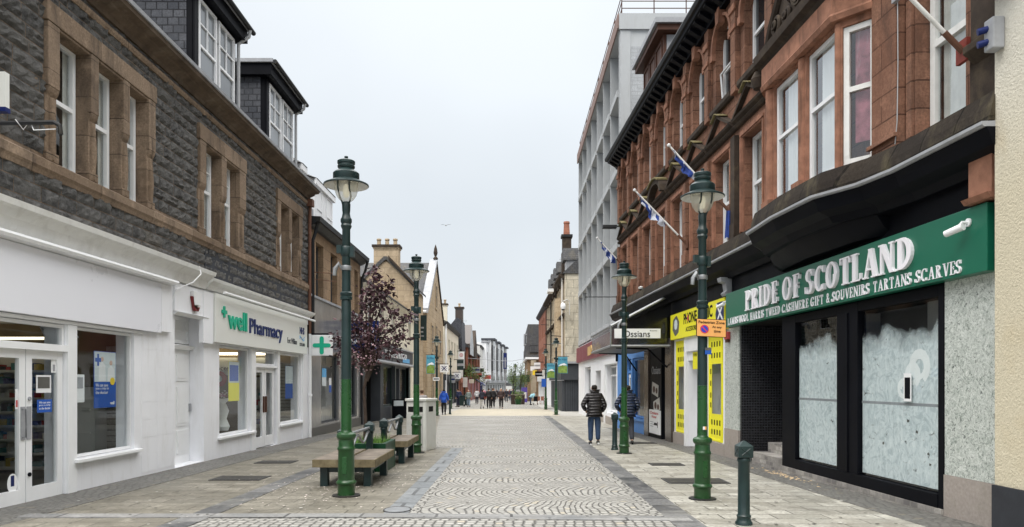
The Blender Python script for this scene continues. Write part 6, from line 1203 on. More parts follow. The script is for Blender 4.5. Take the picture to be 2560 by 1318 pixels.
for i in range(10): RL.part('post', MB().tube([(4.62, y0 - .3 + 2.05 * i, 17.05), (4.62, y0 - .3 + 2.05 * i, 17.9)], .025, 5), rm)
for i in range(1, 7): RL.part('post', MB().tube([(4.62 + 1.35 * i, y0 - .35, 17.05), (4.62 + 1.35 * i, y0 - .35, 17.9)], .025, 5), rm)
single('wire_bundle', 'loose wire coil lying on the concrete roof edge', 'wire', MB().tube([(6.0 + .5 * math.cos(i * .7) + .02 * i, y0 + .8 + .3 * math.sin(i * 1.9), 17.1 + .35 * abs(math.sin(i * .35))) for i in range(60)], .02, 4), 'lead', loc=(6, 31, 17.06))
# maroon shop beneath
MS2 = Thing('shopfront', 'white rendered shopfront below the maroon sign', 'shopfront', (4.55, 40, gz(40))); Fm = Fr(4.55, 0, -1)
MS2.part('wall', MB().wall(Fm, y0, y1, -1, 3.96, [(31.4, 34.6, .15, 2.4), (36.9, 39.2, -.9, 2.2), (41.6, 45.0, .1, 2.5)], 0, .45).quad(Fm(y0, 3.95, 0), Fm(y1, 3.95, 0), Fm(y1, 3.95, -.8), Fm(y0, 3.95, -.8)), 'white', recalc=False)
window(MS2, Fm, 31.45, 34.55, .2, 2.35, -.2, .08, 'upvc', 'shopglass', 1.9, name='shop_window'); window(MS2, Fm, 41.65, 44.95, .15, 2.45, -.2, .08, 'upvc', 'darkglass', name='shop_window'); door(MS2, Fm, 37.0, 39.1, -.42, 2.15, -.4, .25, 'wood')
MS2.part('interior', MB().box(Fm, 31, 36, -.5, 2.6, -1.6, -1.5), 'room'); MS2.part('plinth', MB().box(Fm, y0, 36.5, -1, -.02, .002, .06), 'granite'); MS2.part('surround', MB().box(Fm, 31.0, 35.0, 2.42, 2.6, .002, .1).box(Fm, 34.65, 35.0, -.4, 2.418, .002, .1), 'upvc')
MN = Thing('shop_sign', 'maroon shop fascia with gold raised lettering', 'sign', (4.5, 40, 2.9)); MN.part('board', MB().box(Fm, y0 - .02, y1, 2.9, 3.85, .002, .16), 'maroon'); gold = paint('gold_letters', (.55, .36, .14), .4)
MN.part('lettering', text(Fm, 'Fishing Tackle', 41.5, 35.0, 3.15, 3.65, .161, .2) if False else text(Fm, 'Nails', 39.8, 35.6, 3.12, 3.62, .161, .22, bold=.02), gold); MN.part('emblem', MB().box(Fm, 40.2, 41.6, 3.1, 3.6, .161, .19), gold)
HK = Thing('iron_bracket', 'thin black iron bracket between concrete and sandstone buildings', 'bracket', (4.4, 30, 4.7)); HK.part('bar', MB().tube([(4.5, 30.0, 5.14), (3.05, 30.0, 5.14), (3.03, 30.0, 5.0)], .02, 5), 'gutter')

# ================================================================ cream harled building at the right margin
HC2 = Thing('harled_building', 'cream roughcast wall with charcoal base at the right margin', 'building', Q(5, gz(5), .3))
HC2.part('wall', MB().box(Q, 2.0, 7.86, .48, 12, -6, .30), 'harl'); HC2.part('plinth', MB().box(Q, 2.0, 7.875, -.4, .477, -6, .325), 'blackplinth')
HC2.part('stone_ledge', MB().box(Q, 7.4, 8.0, 5.92, 6.05, .30, .6), 'darkstone')
# ================================================================ THE GROUND
def sheet(name, x0, x1, y0, y1, z, mat, t=.02, pts=None):
    mb = MB(); pts = pts or [(x0, y0), (x1, y0), (x1, y1), (x0, y1)]; k = len(pts)
    mb.add([FG(a, b, z) for a, b in pts] + [FG(a, b, z - t) for a, b in pts], [tuple(range(k))] + [(i, (i + 1) % k, (i + 1) % k + k, i + k) for i in range(k)])
    return struct(name, mb, mat)
g = MB().add([(-400, -30, .33 - .03), (400, -30, .33 - .03), (400, 260, -2.89), (-400, 260, -2.89), (400, 2500, -3.2), (-400, 2500, -3.2)], [(0, 1, 2, 3), (3, 2, 4, 5)])
struct('ground', g, 'asphalt')
sheet('sett_road', -1.32, 1.92, 9.25, 44, 0, 'fan'); sheet('road', -6.5, 6, -12, 9.25, 0, 'rowsett'); sheet('road', -9, 8, 60.2, 255, 0, row_setts('far_grey_setts', .2, .1, .95))
sheet('sett_road', 0, 0, 0, 0, .004, 'fan', pts=[(-1.66, 19.7), (-1.32, 19.7), (-1.32, 44), (-4.4, 44), (-2.2, 19.9)])
sheet('pavement', -7.0, -1.66, 9.25, 44.0, .0, 'paveL'); sheet('pavement', 2.27, 7.2, 9.25, 44, 0, 'paveR'); sheet('pavement', 2.27, 8, -8, 9.25, .004, 'paveR'); sheet('pavement', -8, -4.15, -8, 9.25, .004, 'paveL')
sheet('crossing', -4.4, 3.0, 44.3, 60, .004, 'tan'); sheet('pavement', -9, -4.4, 44, 62, .0, 'pavefar'); sheet('pavement', 3.0, 7, 44, 62, 0, 'pavefar'); sheet('crossing_edge', -4.4, 3.0, 44.0, 44.3, .006, 'pavefar'); 
sheet('pavement', -9, -4.7, 62, 150, .012, 'pavefar'); sheet('pavement', 2.6, 6, 62, 150, .012, 'pavefar')
sheet('kerb_strip', -1.66, -1.34, 9.25, 19.7, .008, 'blue'); sheet('kerb_strip', 1.92, 2.27, 8.0, 44, .008, 'bluedark'); sheet('kerb_strip', -4.12, -3.78, 9.25, 15.6, .006, 'bluedark')
sheet('kerb_strip', 0, 0, 0, 0, .010, 'bluecross', pts=[(-6.2, 8.95), (-1.66, 9.0), (2.2, 8.75), (2.2, 9.05), (-1.3, 9.28), (-6.2, 9.25)])
sheet('kerb_strip', 0, 0, 0, 0, .009, 'bluedark', pts=[(-4.2, 6), (-3.8, 6), (-3.78, 9.0), (-4.12, 9.0)])
sheet('sett_margin', -6.9, -6.0, 3, 26, .006, 'darksett'); sheet('sett_margin', 0, 0, 0, 0, .006, 'darksett', pts=[(5.0, 4), (5.9, 4), (4.75, 30), (3.95, 30)])
sheet('sett_edge', -1.34, -1.22, 9.3, 19.7, .006, 'rowsett'); sheet('sett_edge', 1.78, 1.92, 9.1, 44, .006, 'rowsett')
for i, (x, y, wx, wy, lb_) in enumerate(((-4.9, 13.0, .8, .55, 'dark iron drain cover in the left paving near the white door'), (-5.2, 15.9, .7, .5, 'smaller drain cover beyond the white door'), (3.2, 12.6, .95, .6, 'ribbed iron drain cover behind the near right lamp post'), (3.3, 15.4, .6, .4, 'small drain cover further up the right pavement'), (3.9, 21.6, .7, .45, 'drain cover beside the second right lamp post'))):
    T = Thing('drain_cover', lb_, 'drain cover', FG(x, y, 0)); T.part('lid', MB().box(FG, x - wx / 2, x + wx / 2, y - wy / 2, y + wy / 2, .005, .016), 'cover'); T.part('rim', frame_mb(lambda u, w_, n: FG(u, w_, n), x - wx / 2 - .05, x + wx / 2 + .05, y - wy / 2 - .05, y + wy / 2 + .05, .014, .045, .01), 'asphalt')
T = Thing('manhole_cover', 'worn oval concrete cover set in the blue grey kerb stones', 'drain cover', FG(-1.5, 9.55, 0)); T.part('lid', MB().add([FG(-1.52 + .17 * math.cos(i * .3927), 9.55 + .22 * math.sin(i * .3927), .016) for i in range(16)], [tuple(range(16))]), paint('grey_cement_patch', (.20, .21, .22), .8, .2, 10, .3)); T.part('rim', MB().tube([FG(-1.52 + .18 * math.cos(i * .3927), 9.55 + .23 * math.sin(i * .3927), .012) for i in range(17)], .008, 5), 'asphalt')
rr = random.Random(5); mb = MB()
for i in range(420):
    x, y = rr.gauss(-2.9, .75), rr.gauss(12.6, 1.8); 
    if not -6 < x < -1.7 or y < 9.4: continue
    s_, a = rr.uniform(.008, .02), rr.uniform(0, 3); mb.add([FG(x + s_ * math.cos(a + q * 1.57), y + s_ * math.sin(a + q * 1.57), .012 + rr.uniform(0, .006)) for q in range(4)], [(0, 1, 2, 3)])
struct('fallen_petals', mb, 'petal', kind='stuff', recalc=False)
mb = MB(); rr = random.Random(6)
for i in range(90):
    x, y = rr.gauss(5.06, .07), rr.gauss(13.4, .7); x -= (y - 13.4) * .047; s_ = rr.uniform(.006, .028); mb.lathe([(s_, 0), (s_ * .7, s_ * .2), (0, s_ * .3)], 6, FG(x, y, .008))
struct('spilt_sand', mb, 'sand', kind='stuff')
mb = MB(); rr = random.Random(77)
for i in range(520):
    x, y = rr.uniform(-6.2, 4.9), 8.5 + 22 * rr.random() ** 1.6
    if -1.7 < x < 2.3 and rr.random() < .6: continue
    r_ = rr.uniform(.010, .028); mb.add([FG(x + r_ * math.cos(q * 1.047), y + r_ * math.sin(q * 1.047) * rr.uniform(.8, 1.2), .0165) for q in range(6)], [tuple(range(6))], rr.choice([0, 0, 1]))
struct('gum_spots', mb, [paint('dark_gum', (.07, .068, .06), .8), paint('pale_gum', (.52, .51, .47), .8)], kind='stuff', recalc=False)
hb = MB(); rr = random.Random(8); xs = [-160 + 8 * i for i in range(41)]
for i, x in enumerate(xs): h = 5.5 + 3 * math.sin(x * .03 + 1) + rr.uniform(-.6, .6); hb.v += [(x, 420, -6), (x, 420 + rr.uniform(-5, 5), h - 3), (x, 470, -6)]
for i in range(40): hb.f += [(3 * i, 3 * i + 3, 3 * i + 4, 3 * i + 1), (3 * i + 1, 3 * i + 4, 3 * i + 5, 3 * i + 2)]; hb.mi += [0, 0]
struct('far_hills', hb, paint('far_tree_line', (.09, .11, .10), .95, .4, .15, .3, 1))
mb = MB(); mb.box(FW, -4, 0, -3, 0, 300, 306); single('far_building', 'low pale building closing the view at the street end', 'building', mb.prof(Fr(-4), [(.2, 0), (-2, 1.2), (-4.2, 0)], 0, 1) if False else mb.poly(Fy(299.9), [(-4.3, 0), (.3, 0), (-2, 1.5)], -6, 0, 1), ['lane', 'slate'], loc=(-2, 300, -2.9))

# ================================================================ STREET LAMPS
def glow():
    t = NT('milky_lamp_bowl'); t.b.inputs['Base Color'].default_value = (.78, .76, .66, 1); t.b.inputs['Roughness'].default_value = .25
    tr = t.n('ShaderNodeBsdfTransparent'); mx = t.n('ShaderNodeMixShader'); mx.inputs[0].default_value = .45; t.t.links.new(tr.outputs[0], mx.inputs[1]); t.t.links.new(t.b.outputs[0], mx.inputs[2]); t.t.links.new(mx.outputs[0], t.out.inputs[0]); return t.m
M['bowl'] = glow(); M['bulb'] = emit('faintly_lit_bulb', (1, .93, .7), .35)
LB = 'tall dark green cast iron lamp post with bright green base beside the left benches'
lamp = Thing('street_lamp', LB, 'street lamp', FG(-2.5, 10.86, 0), 'green cast iron street lamps')
def lp(name, prof, mat, seg=20, parent=None, **kw): return lamp.part(name, MB().lathe(prof, seg), mat, parent, local=True, smooth=True, **kw)
lp('base', [(.128, -.03), (.128, .16), (.134, .175), (.148, .19), (.152, .205), (.148, .22), (.134, .235), (.124, .245), (.119, .68), (.126, .695), (.134, .71), (.134, .725), (.126, .74), (.117, .755), (.115, .85), (.13, .865), (.143, .885), (.147, .91), (.143, .935), (.125, .95), (.09, .965), (.08, .985), (.074, 1.01)], 'chipped', 28)
lp('lower_shaft', [(.080, 1.0), (.077, 1.76)], 'irongreen'); lp('upper_shaft', [(.0772, 1.761), (.071, 2.93), (.066, 2.95), (.09, 2.96), (.092, 3.0), (.078, 3.01), (.09, 3.03), (.092, 3.06), (.066, 3.08), (.060, 4.02), (.072, 4.04), (.082, 4.07), (.07, 4.10), (.084, 4.13), (.084, 4.17), (.066, 4.20), (.055, 4.26), (.060, 4.30), (.064, 4.40), (.05, 4.43)], 'iron')
br = lamp.part('clamp', MB().lathe([(.075, 3.62), (.085, 3.64), (.085, 3.74), (.075, 3.76)], 16).box(FW, -.14, -.06, 3.66, 3.78, -.04, .04).box(FW, .06, .12, 3.60, 3.76, -.05, .05), 'iron', local=True, smooth=True); lamp.part('spotlight', MB().tube([(-.06, 0, 3.42), (-.11, -.02, 3.50), (-.16, -.03, 3.42), (-.17, -.03, 3.32)], [.02, .035, .035, .03], 8).lathe([(.074, 3.40), (.078, 3.41), (.078, 3.46), (.074, 3.47)], 14), 'rail', local=True, smooth=True)
arm = MB()
for s_ in (-1, 1): arm.tube([(s_ * .045, -.02, 4.38), (s_ * .06, -.03, 4.44), (s_ * .085, -.06, 4.50), (s_ * .085, -.17, 4.60), (s_ * .085, -.19, 4.72)], .013, 6)
lamp.part('lantern_arm', arm, 'iron', local=True, smooth=True)
lp('bowl', [(.02, 4.43), (.06, 4.435), (.11, 4.47), (.15, 4.53), (.172, 4.60), (.182, 4.70), (.183, 4.74)], 'bowl'); lp('bulb', [(.01, 4.5), (.045, 4.52), (.05, 4.66), (.02, 4.7)], 'bulb', 10)
dsk = lamp.part('reflector_disc', MB().lathe([(.185, 4.745), (.33, 4.675), (.338, 4.68), (.335, 4.695), (.19, 4.765)], 32), ['iron'], local=True, smooth=True); lamp.part('disc_underside', MB().add([(.328 * math.cos(i * .2618), .328 * math.sin(i * .2618), 4.670) for i in range(24)] + [(.187 * math.cos(i * .2618), .187 * math.sin(i * .2618), 4.738) for i in range(24)], [(i, (i + 1) % 24, (i + 1) % 24 + 24, i + 24) for i in range(24)]), 'oldwhite', dsk, local=True)
lamp.part('access_door', MB().box(FW, -.035, .035, .34, .60, -.128, -.112), 'irongreen', local=True, bevel=.004)
hd = lp('lantern_hood', [(.19, 4.75), (.195, 4.76), (.195, 4.86), (.17, 4.885), (.125, 4.91), (.11, 4.93), (.128, 4.95), (.13, 4.97), (.122, 4.98), (.122, 5.0), (.132, 5.01), (.132, 5.045), (.11, 5.06), (.0, 5.07)], 'iron', 24); lamp.part('finial', MB().lathe([(.02, 5.06), (.022, 5.09), (.03, 5.10), (.028, 5.12), (0, 5.13)], 10), 'iron', hd, local=True, smooth=True)
lamp.part('foot_plate', MB().lathe([(.21, -.02), (.21, .018), (.14, .02)], 18), 'gutter', local=True)
for x, y, sc, lb_ in ((-2.43, 18.3, .985, 'green lamp post standing directly in front of the litter bin'), (2.79, 10.55, .945, 'near right lamp post carrying the orange pedestrian zone plate'), (2.82, 18.1, .945, 'right lamp post with the dark jacketed man walking behind it'),
                    (-4.65, 44.5, .97, 'left lamp post with banner and bank sign behind the blue jacketed woman'), (-5.2, 61, .97, 'small far lamp post left of the people in dark clothes'), (2.82, 46, .97, 'far right lamp post just left of the charcoal corner unit'), (2.72, 58, .97, 'farther right lamp post with a blue and green banner'), (.42, 92, .97, 'distant lamp post rising behind the street planter trees')):
    dup(lamp.e, FG(x, y, 0), rz=rnd.uniform(-.5, .5) if y > 30 else 0.1, label=lb_, group='green cast iron street lamps', scale=sc)
# parking restriction plate
PZ = Thing('parking_sign', 'orange pedestrian zone parking plate on the right lamp post', 'sign', (2.85, 10.4, 2.3)); Fz = Fy(10.42)
org = paint('orange_plate', (.80, .40, .13), .4, .04)
zx = lambda px: (px - 1280) / 1800 * 10.42; zz = lambda py: 1.6 + (955 - py) / 1800 * 10.42
tl = lambda u, w_, n: Fz(u, w_ - (u - zx(1779)) * .05, n)
PZ.part('plate', MB().box(tl, zx(1740), zx(1816), zz(843), zz(798), .0, .006), 'black', bevel=.004); PZ.part('face', MB().box(tl, zx(1742), zx(1814), zz(841.5), zz(799.5), .0065, .008), org)
PZ.part('lettering', text(tl, 'Pedestrian Zone', zx(1746), zx(1811), zz(810), zz(803), .0085, .010, bold=.02), 'black'); PZ.part('lettering', text(tl, 'At any', zx(1780), zx(1804), zz(822), zz(814.5), .0085, .010, bold=.02), 'black'); PZ.part('lettering', text(tl, 'time', zx(1784), zx(1801), zz(831.5), zz(824.5), .0085, .010, bold=.02), 'black')
cx, cz, r = zx(1761), zz(824), 11 / 1800 * 10.42
PZ.part('red_ring', MB().poly(tl, [(cx + r * math.cos(i * .3927), cz + r * math.sin(i * .3927)) for i in range(16)], .0085, .0095), goods[2] if False else paint('sign_red', (.62, .04, .05), .4)); PZ.part('blue_disc', MB().poly(tl, [(cx + r * .78 * math.cos(i * .3927), cz + r * .78 * math.sin(i * .3927)) for i in range(16)], .0096, .0105), paint('sign_blue', (.03, .06, .45), .4)); PZ.part('red_bar', MB().poly(tl, [(cx - r * .62, cz + r * .44), (cx - r * .44, cz + r * .62), (cx + r * .62, cz - r * .44), (cx + r * .44, cz - r * .62)], .0106, .0112), paint('sign_red_bar', (.62, .04, .05), .4))
notice('small blue and white sticker on the near right lamp post', Fy(10.45), zx(1764), zx(1780), zz(886), zz(869), -.0 + .0, pbl, panel=(0, 1, .6, 1)); notice('little orange sticker low on the near right lamp post', Fy(10.46), zx(1759), zx(1768), zz(1075), zz(1067), .0, org, panel=(0, .5, 0, 1), pm='upvc')
def banner(label, x0, x1, z0, z1, y):
    T = Thing('lamp_banner', label, 'banner', ((x0 + x1) / 2, y, z0)); F = Fy(y); h = z1 - z0
    T.part('cloth', MB().box(F, x0, x1, z0, z1, -.01, .01), paint('sky_blue_cloth', (.10, .34, .46), .8, .2, 3)); T.part('green_field', MB().poly(F, [(x0 + .02, z0 + .02), (x1 - .02, z0 + .02), (x1 - .02, z0 + h * .42), (x0 + (x1 - x0) * .5, z0 + h * .5), (x0 + .02, z0 + h * .38)], .011, .014), paint('grass_green_print', (.20, .30, .07), .8, .5, 4))
    T.part('white_peak', MB().poly(F, [(x0 + .03, z0 + h * .45), (x1 - .03, z0 + h * .50), (x0 + (x1 - x0) * .65, z0 + h * .62), (x0 + (x1 - x0) * .3, z0 + h * .56)], .0105, .013), 'upvc'); T.part('printed_word', text(F, 'Fort William', x0 + .06, x1 - .06, z0 + h * .78, z0 + h * .9, .011, .014), 'navy'); T.part('bracket', MB().tube([F(x0 - .05, z1 + .03, 0), F(x1 + .1, z1 + .03, 0)], .015, 5), 'gutter')
banner('blue and green banner on the left lamp post by the sandstone gable', -5.28, -4.75, 2.1, 3.25, 44.4); banner('blue and green banner hanging left of the charcoal corner unit', 2.8, 3.45, 1.9, 3.1, 57.9); banner('blue banner on the near far-right lamp above the charcoal unit', 2.92, 3.55, 2.15, 3.2, 46)
notice('small white plate on the left lamp post under the bank sign', Fy(44.2), -4.85, -4.45, 1.68, 1.88, .02, 'upvc', panel=(.1, .9, .3, .7), pm='greydark')

# ================================================================ BOLLARDS, BENCHES, PLANTER, BIN
bol = Thing('bollard', 'dark green iron bollard with pyramid cap nearest the viewer', 'bollard', FG(2.75, 8.54, 0), 'green iron bollards')
bol.part('shaft', MB().lathe([(.10, -.02), (.10, .03), (.085, .05), (.078, .08), (.085, .11), (.07, .13), (.067, .74), (.078, .755), (.078, .78), (.066, .80)], 20), 'iron', local=True, smooth=True)
cp = bol.part('cap', MB().lathe([(.118, .80), (.122, .81), (.122, .93), (.125, .935), (.03, .99), (.0, 1.0)], 4), 'iron', local=True, bevel=.006)
em = MB()
for a in range(4):
    rot = Matrix.Rotation(a * math.pi / 2, 3, 'Z')
    for s_ in (-1, 1): em.tube([rot @ Vector((-.05 * s_, -.0872, .83)), rot @ Vector((.05 * s_, -.0872, .91))], .006, 4)
bol.part('cap_cross', em, 'iron', cp, local=True)
dup(bol.e, FG(2.74, 19.2, 0), label='dark green bollard left of the second right lamp post'); dup(bol.e, FG(-4.0, 40.0, 0), label='far bollard beside the blue jacketed woman', rz=.2).location = FG(-4.05, 47, 0)
rb = [(-2.74, 11.72), (-2.74, 13.85), (-2.74, 15.4), (-2.74, 17.5)]
for (x, y), lb_ in zip(rb, ('bollard hidden half behind the near left lamp post', 'bollard at the far end of the nearer bench rail', 'bollard at the near end of the farther bench rail', 'bollard at the far end of the farther bench rail')): dup(bol.e, FG(x, y, 0), label=lb_, rz=.02)
def bench(y0, y1, label, rl):
    T = Thing('bench', label, 'bench', FG(-2.75, (y0 + y1) / 2, 0), 'stone topped benches'); g0 = gz((y0 + y1) / 2)
    for x0, x1 in ((-3.27, -2.77), (-2.73, -2.24)): s_ = T.part('seat', MB().box(FW, x0, x1, .20, .325, y0, y1).box(FW, x0 + .015, x1 - .015, .326, .329, y0 + .015, y1 - .015, 1), ['benchedge', 'benchtop'], bevel=.012)
    for x in (-3.12, -2.40):
        for y in (y0 + .22, y1 - .22): T.part('leg', MB().box(FW, x - .065, x + .065, g0 - .03, .198, y - .065, y + .065), 'iron', bevel=.01)
    T.part('beam', MB().box(FW, -3.05, -2.47, .10, .196, y0 + .18, y0 + .26).box(FW, -3.05, -2.47, .10, .196, y1 - .26, y1 - .18).box(FW, -3.15, -3.09, .10, .196, y0 + .3, y1 - .3).box(FW, -2.43, -2.37, .10, .196, y0 + .3, y1 - .3), 'iron')
    R_ = Thing('rail', rl, 'railing', FG(-2.74, (y0 + y1) / 2, 0)); R_.part('top_rail', MB().tube([(-2.74, y0 + .02, .72), (-2.74, y1 + .13, .72)], .028, 10), 'rail', smooth=True)
    pts = [(-2.74, y0 + .06 + (y1 - y0 + .02) * i / 24, .57 + .085 * math.cos(i / 24 * math.pi * 4)) for i in range(25)]; R_.part('wavy_rail', MB().tube(pts, .022, 8), 'rail', smooth=True)
bench(11.78, 13.68, 'nearer stone slab bench behind the left lamp post', 'worn metal rail with wave between the nearer bench bollards'); bench(15.45, 17.3, 'farther stone slab bench beside the litter bin', 'worn metal rail with wave between the farther bench bollards')
M['planterg'] = paint('dark_green_trough_paint', (.008, .045, .02), .4, .2, 4, .1)
PL = Thing('planter', 'dark green planter trough with grass between the two benches', 'planter', FG(-2.85, 14.6, 0)); gp = gz(14.6)
PL.part('trough', MB().box(FW, -3.25, -2.46, gp - .02, .40, 14.02, 14.1).box(FW, -3.25, -2.46, gp - .02, .40, 15.1, 15.18).box(FW, -3.25, -3.17, gp - .02, .40, 14.1, 15.1).box(FW, -2.54, -2.46, gp - .02, .40, 14.1, 15.1), 'planterg', bevel=.01); PL.part('soil', MB().box(FW, -3.17, -2.54, gp, .33, 14.1, 15.1), 'bark')
grass = paint('green_grass_blades', (.10, .20, .04), .7, .4, 9); mb = MB(); rr = random.Random(11)
for i in range(260):
    x, y = rr.uniform(-3.15, -2.56), rr.uniform(14.12, 15.08); h = rr.uniform(.08, .28); a = rr.uniform(0, 6.3); dx, dy = rr.gauss(0, .05), rr.gauss(0, .05); e = .006
    mb.add([(x - e, y, .32), (x + e, y, .32), (x + dx + e * .3, y + dy, .32 + h)], [(0, 1, 2)])
o = PL.part('grass', mb, grass, recalc=False, stuff=True)
LBn = Thing('litter_bin', 'large off white metal litter bin with slots beside the farther bench', 'litter bin', FG(-2.35, 19.1, 0), rz=0); a = R(-17)
def Fb2(x, z, y): c, s_ = math.cos(a), math.sin(a); return (-2.42 + x * c - y * s_, 19.25 + x * s_ + y * c, gz(19) + z)
b_ = LBn.part('body', MB().box(Fb2, -.27, .27, .0, 1.30, -.36, .36), 'bin', bevel=.012); LBn.part('lid', MB().box(Fb2, -.30, .30, 1.301, 1.37, -.40, .40), 'bin', bevel=.015)
LBn.part('slot', MB().box(Fb2, -.22, -.05, 1.02, 1.16, -.366, -.358), 'holes', b_); LBn.part('slot', MB().box(Fb2, .04, .20, 1.02, 1.16, -.366, -.358), 'holes', b_); LBn.part('slot', MB().box(Fb2, .268, .276, 1.02, 1.16, -.14, .14), 'holes', b_)
mb = MB()
for i in range(24):
    for j in range(30): mb.box(Fb2, -.26 + .0195 * i, -.252 + .0195 * i, .08 + .03 * j, .095 + .03 * j, -.3625, -.3605)
LBn.part('perforation', mb, 'lead', b_, stuff=True); LBn.part('corner_strip', MB().box(Fb2, .21, .282, .0, 1.30, -.372, -.30), 'benchedge' if False else 'ivory', b_)

# ================================================================ PLUM TREE
PT = Thing('plum_tree', 'young purple leaved plum tree with pink blossom between the benches', 'tree', FG(-2.98, 14.6, 0), rz=0)
rr = random.Random(21); base = Vector((-2.98, 14.6, .25)); tips = []; wood = MB()
top = Vector((-2.62, 14.6, 2.05)); wood.tube([base, base + Vector((.01, 0, .6)), base + Vector((-.02, 0, 1.2)), base + Vector((.04, 0, 1.55))], [.045, .036, .032, .03], 8)
root = base + Vector((.04, 0, 1.55)); ends = [(-.75, .15, .75), (-.42, -.1, 1.25), (-.05, .1, 1.75), (.16, 0, 2.22), (.30, -.05, 1.9), (.62, .1, 1.35), (.50, .2, 1.95), (1.0, 0, 1.25), (.85, .15, .85), (-.6, -.2, .45), (.35, .25, .95), (.0, -.25, .85), (.55, -.2, .6), (-.25, .2, .5), (-.58, 0, .12), (-.35, -.1, .9), (.75, .1, .45), (-.1, 0, 1.1)]
for ex in ends:
    e_ = root + Vector((ex[0] * .9, ex[1], ex[2] * .94)); mid = root.lerp(e_, .45) + Vector((-.05 * ex[0], rr.uniform(-.05, .05), .16 + .05 * ex[2])); wood.tube([root + Vector((0, 0, rr.uniform(-.2, .1))), mid, e_], [.026, .016, .006], 6); tips.append((root, mid, e_))
PT.part('trunk', wood, 'bark', smooth=True)
def leafmat(name, a, b):
    t = NT(name); o = t.n('ShaderNodeObjectInfo'); w_ = t.white(t.scl(t.pos(), (9.0, 9.0, 9.0))); v = t.noise(t.pos(), 5, 3); tc_ = t.rng(v, .35, .65); return t.fin(t.mix(tc_, a, b), .55)
lv1, lv2 = leafmat('dark_purple_leaves', (.020, .008, .012), (.085, .030, .040)), leafmat('pink_purple_blossom', (.16, .07, .09), (.50, .33, .36))
lm, bl_ = MB(), MB()
def leaf(mb, p, s_, asp=.5):
    d = Vector((rr.gauss(0, 1), rr.gauss(0, 1), rr.gauss(-.3, .7))).normalized(); n = d.cross(Vector((rr.gauss(0, 1), rr.gauss(0, 1), rr.gauss(0, 1)))).normalized(); b = d.cross(n) * s_ * .12
    mb.add([p, p + d * s_ * .5 + n * s_ * asp * .5 + b, p + d * s_, p + d * s_ * .5 - n * s_ * asp * .5 + b, p + d * s_ * .5], [(0, 1, 4), (1, 2, 4), (2, 3, 4), (3, 0, 4)])
for r0, m0, e0 in tips:
    L_ = (e0 - root).length
    for i in range(int(66 * L_)):
        f = rr.random() ** .7; p = m0.lerp(e0, f) if f > .3 or rr.random() < .5 else r0.lerp(m0, .5 + rr.random() * .5); p = p + Vector((rr.gauss(0, .065), rr.gauss(0, .10), rr.gauss(0, .07)))
        leaf(lm, p, rr.uniform(.07, .135), .6)
for i in range(620):
    r0, m0, e0 = rr.choice(tips); f = rr.random() * .55; p = (r0.lerp(m0, f + .3) if rr.random() < .5 else m0.lerp(e0, f)) + Vector((rr.gauss(0, .10), rr.gauss(0, .12), rr.gauss(0, .09))); leaf(bl_, p, rr.uniform(.03, .055), .9)
PT.part('crown', lm, lv1, recalc=False, stuff=True); PT.part('blossom', bl_, lv2, recalc=False, stuff=True)

# ---- far planters and small trees in mid street, hanging baskets
gl = leafmat('fresh_green_leaves', (.055, .10, .022), (.17, .25, .06))
def smalltree(label, x, y, h, wd, seed, n=900, ls=.16):
    global rr; rr = random.Random(seed); T = Thing('young_tree', label, 'tree', FG(x, y, 0)); b = Vector(FG(x, y, 0)); wd_ = MB().tube([b, b + Vector((0, 0, h * .45)), b + Vector((.05, 0, h))], [.06, .045, .015], 6); cr = MB(); br_ = []
    for i in range(9):
        z0 = h * rr.uniform(.35, .75); a = rr.uniform(0, 6.28); e_ = b + Vector((math.cos(a) * wd * rr.uniform(.5, 1), math.sin(a) * wd * .7, z0 + h * .28)); wd_.tube([b + Vector((0, 0, z0)), e_], [.03, .01], 5); br_.append((b + Vector((0, 0, z0)), e_))
    for i in range(n):
        p0, p1 = rr.choice(br_); leaf(cr, p0.lerp(p1, rr.uniform(.3, 1.05)) + Vector((rr.gauss(0, .16), rr.gauss(0, .16), rr.gauss(0, .18))), rr.uniform(.5, 1) * ls, .6)
    T.part('trunk', wd_, 'bark'); T.part('crown', cr, gl, recalc=False, stuff=True)
smalltree('small green tree in the mid street planter, left one', .15, 80, 4.2, .75, 31); smalltree('thin green tree in the mid street planter, right one', .95, 81, 4.6, .6, 32, 500); smalltree('bushy green tree in front of the far right shops', 2.0, 97, 4.0, 1.0, 33)
WP = Thing('street_planter', 'large weathered timber planter with a green tub in mid street', 'planter', FG(.6, 80, 0)); WP.part('box', MB().box(FG, -.1, 1.4, 79.3, 81.6, -.02, 1.0), 'bark'); WP.part('rim', MB().box(FG, -.15, 1.45, 79.25, 81.65, 1.001, 1.1), 'benchtop'); WP.part('shrubs', (lambda m: [leaf(m, Vector(FG(rr.uniform(0, 1.3), rr.uniform(79.4, 81), 1.1 + rr.random() * .3)), .16, .6) for _ in range(200)] and m)(MB()), gl, recalc=False, stuff=True)
TB = Thing('green_tub', 'round green tub with a small shrub before the timber planter', 'planter', FG(.68, 78.3, 0)); TB.part('tub', MB().lathe([(.30, 0), (.40, .55), (.42, .58), (.36, .58)], 14, FG(.68, 78.3, 0)), 'irongreen', smooth=True); TB.part('shrub', (lambda m: [leaf(m, Vector(FG(.68 + rr.gauss(0, .16), 78.3 + rr.gauss(0, .14), .6 + abs(rr.gauss(0, .22)))), .14, .6) for _ in range(160)] and m)(MB()), gl, recalc=False, stuff=True)
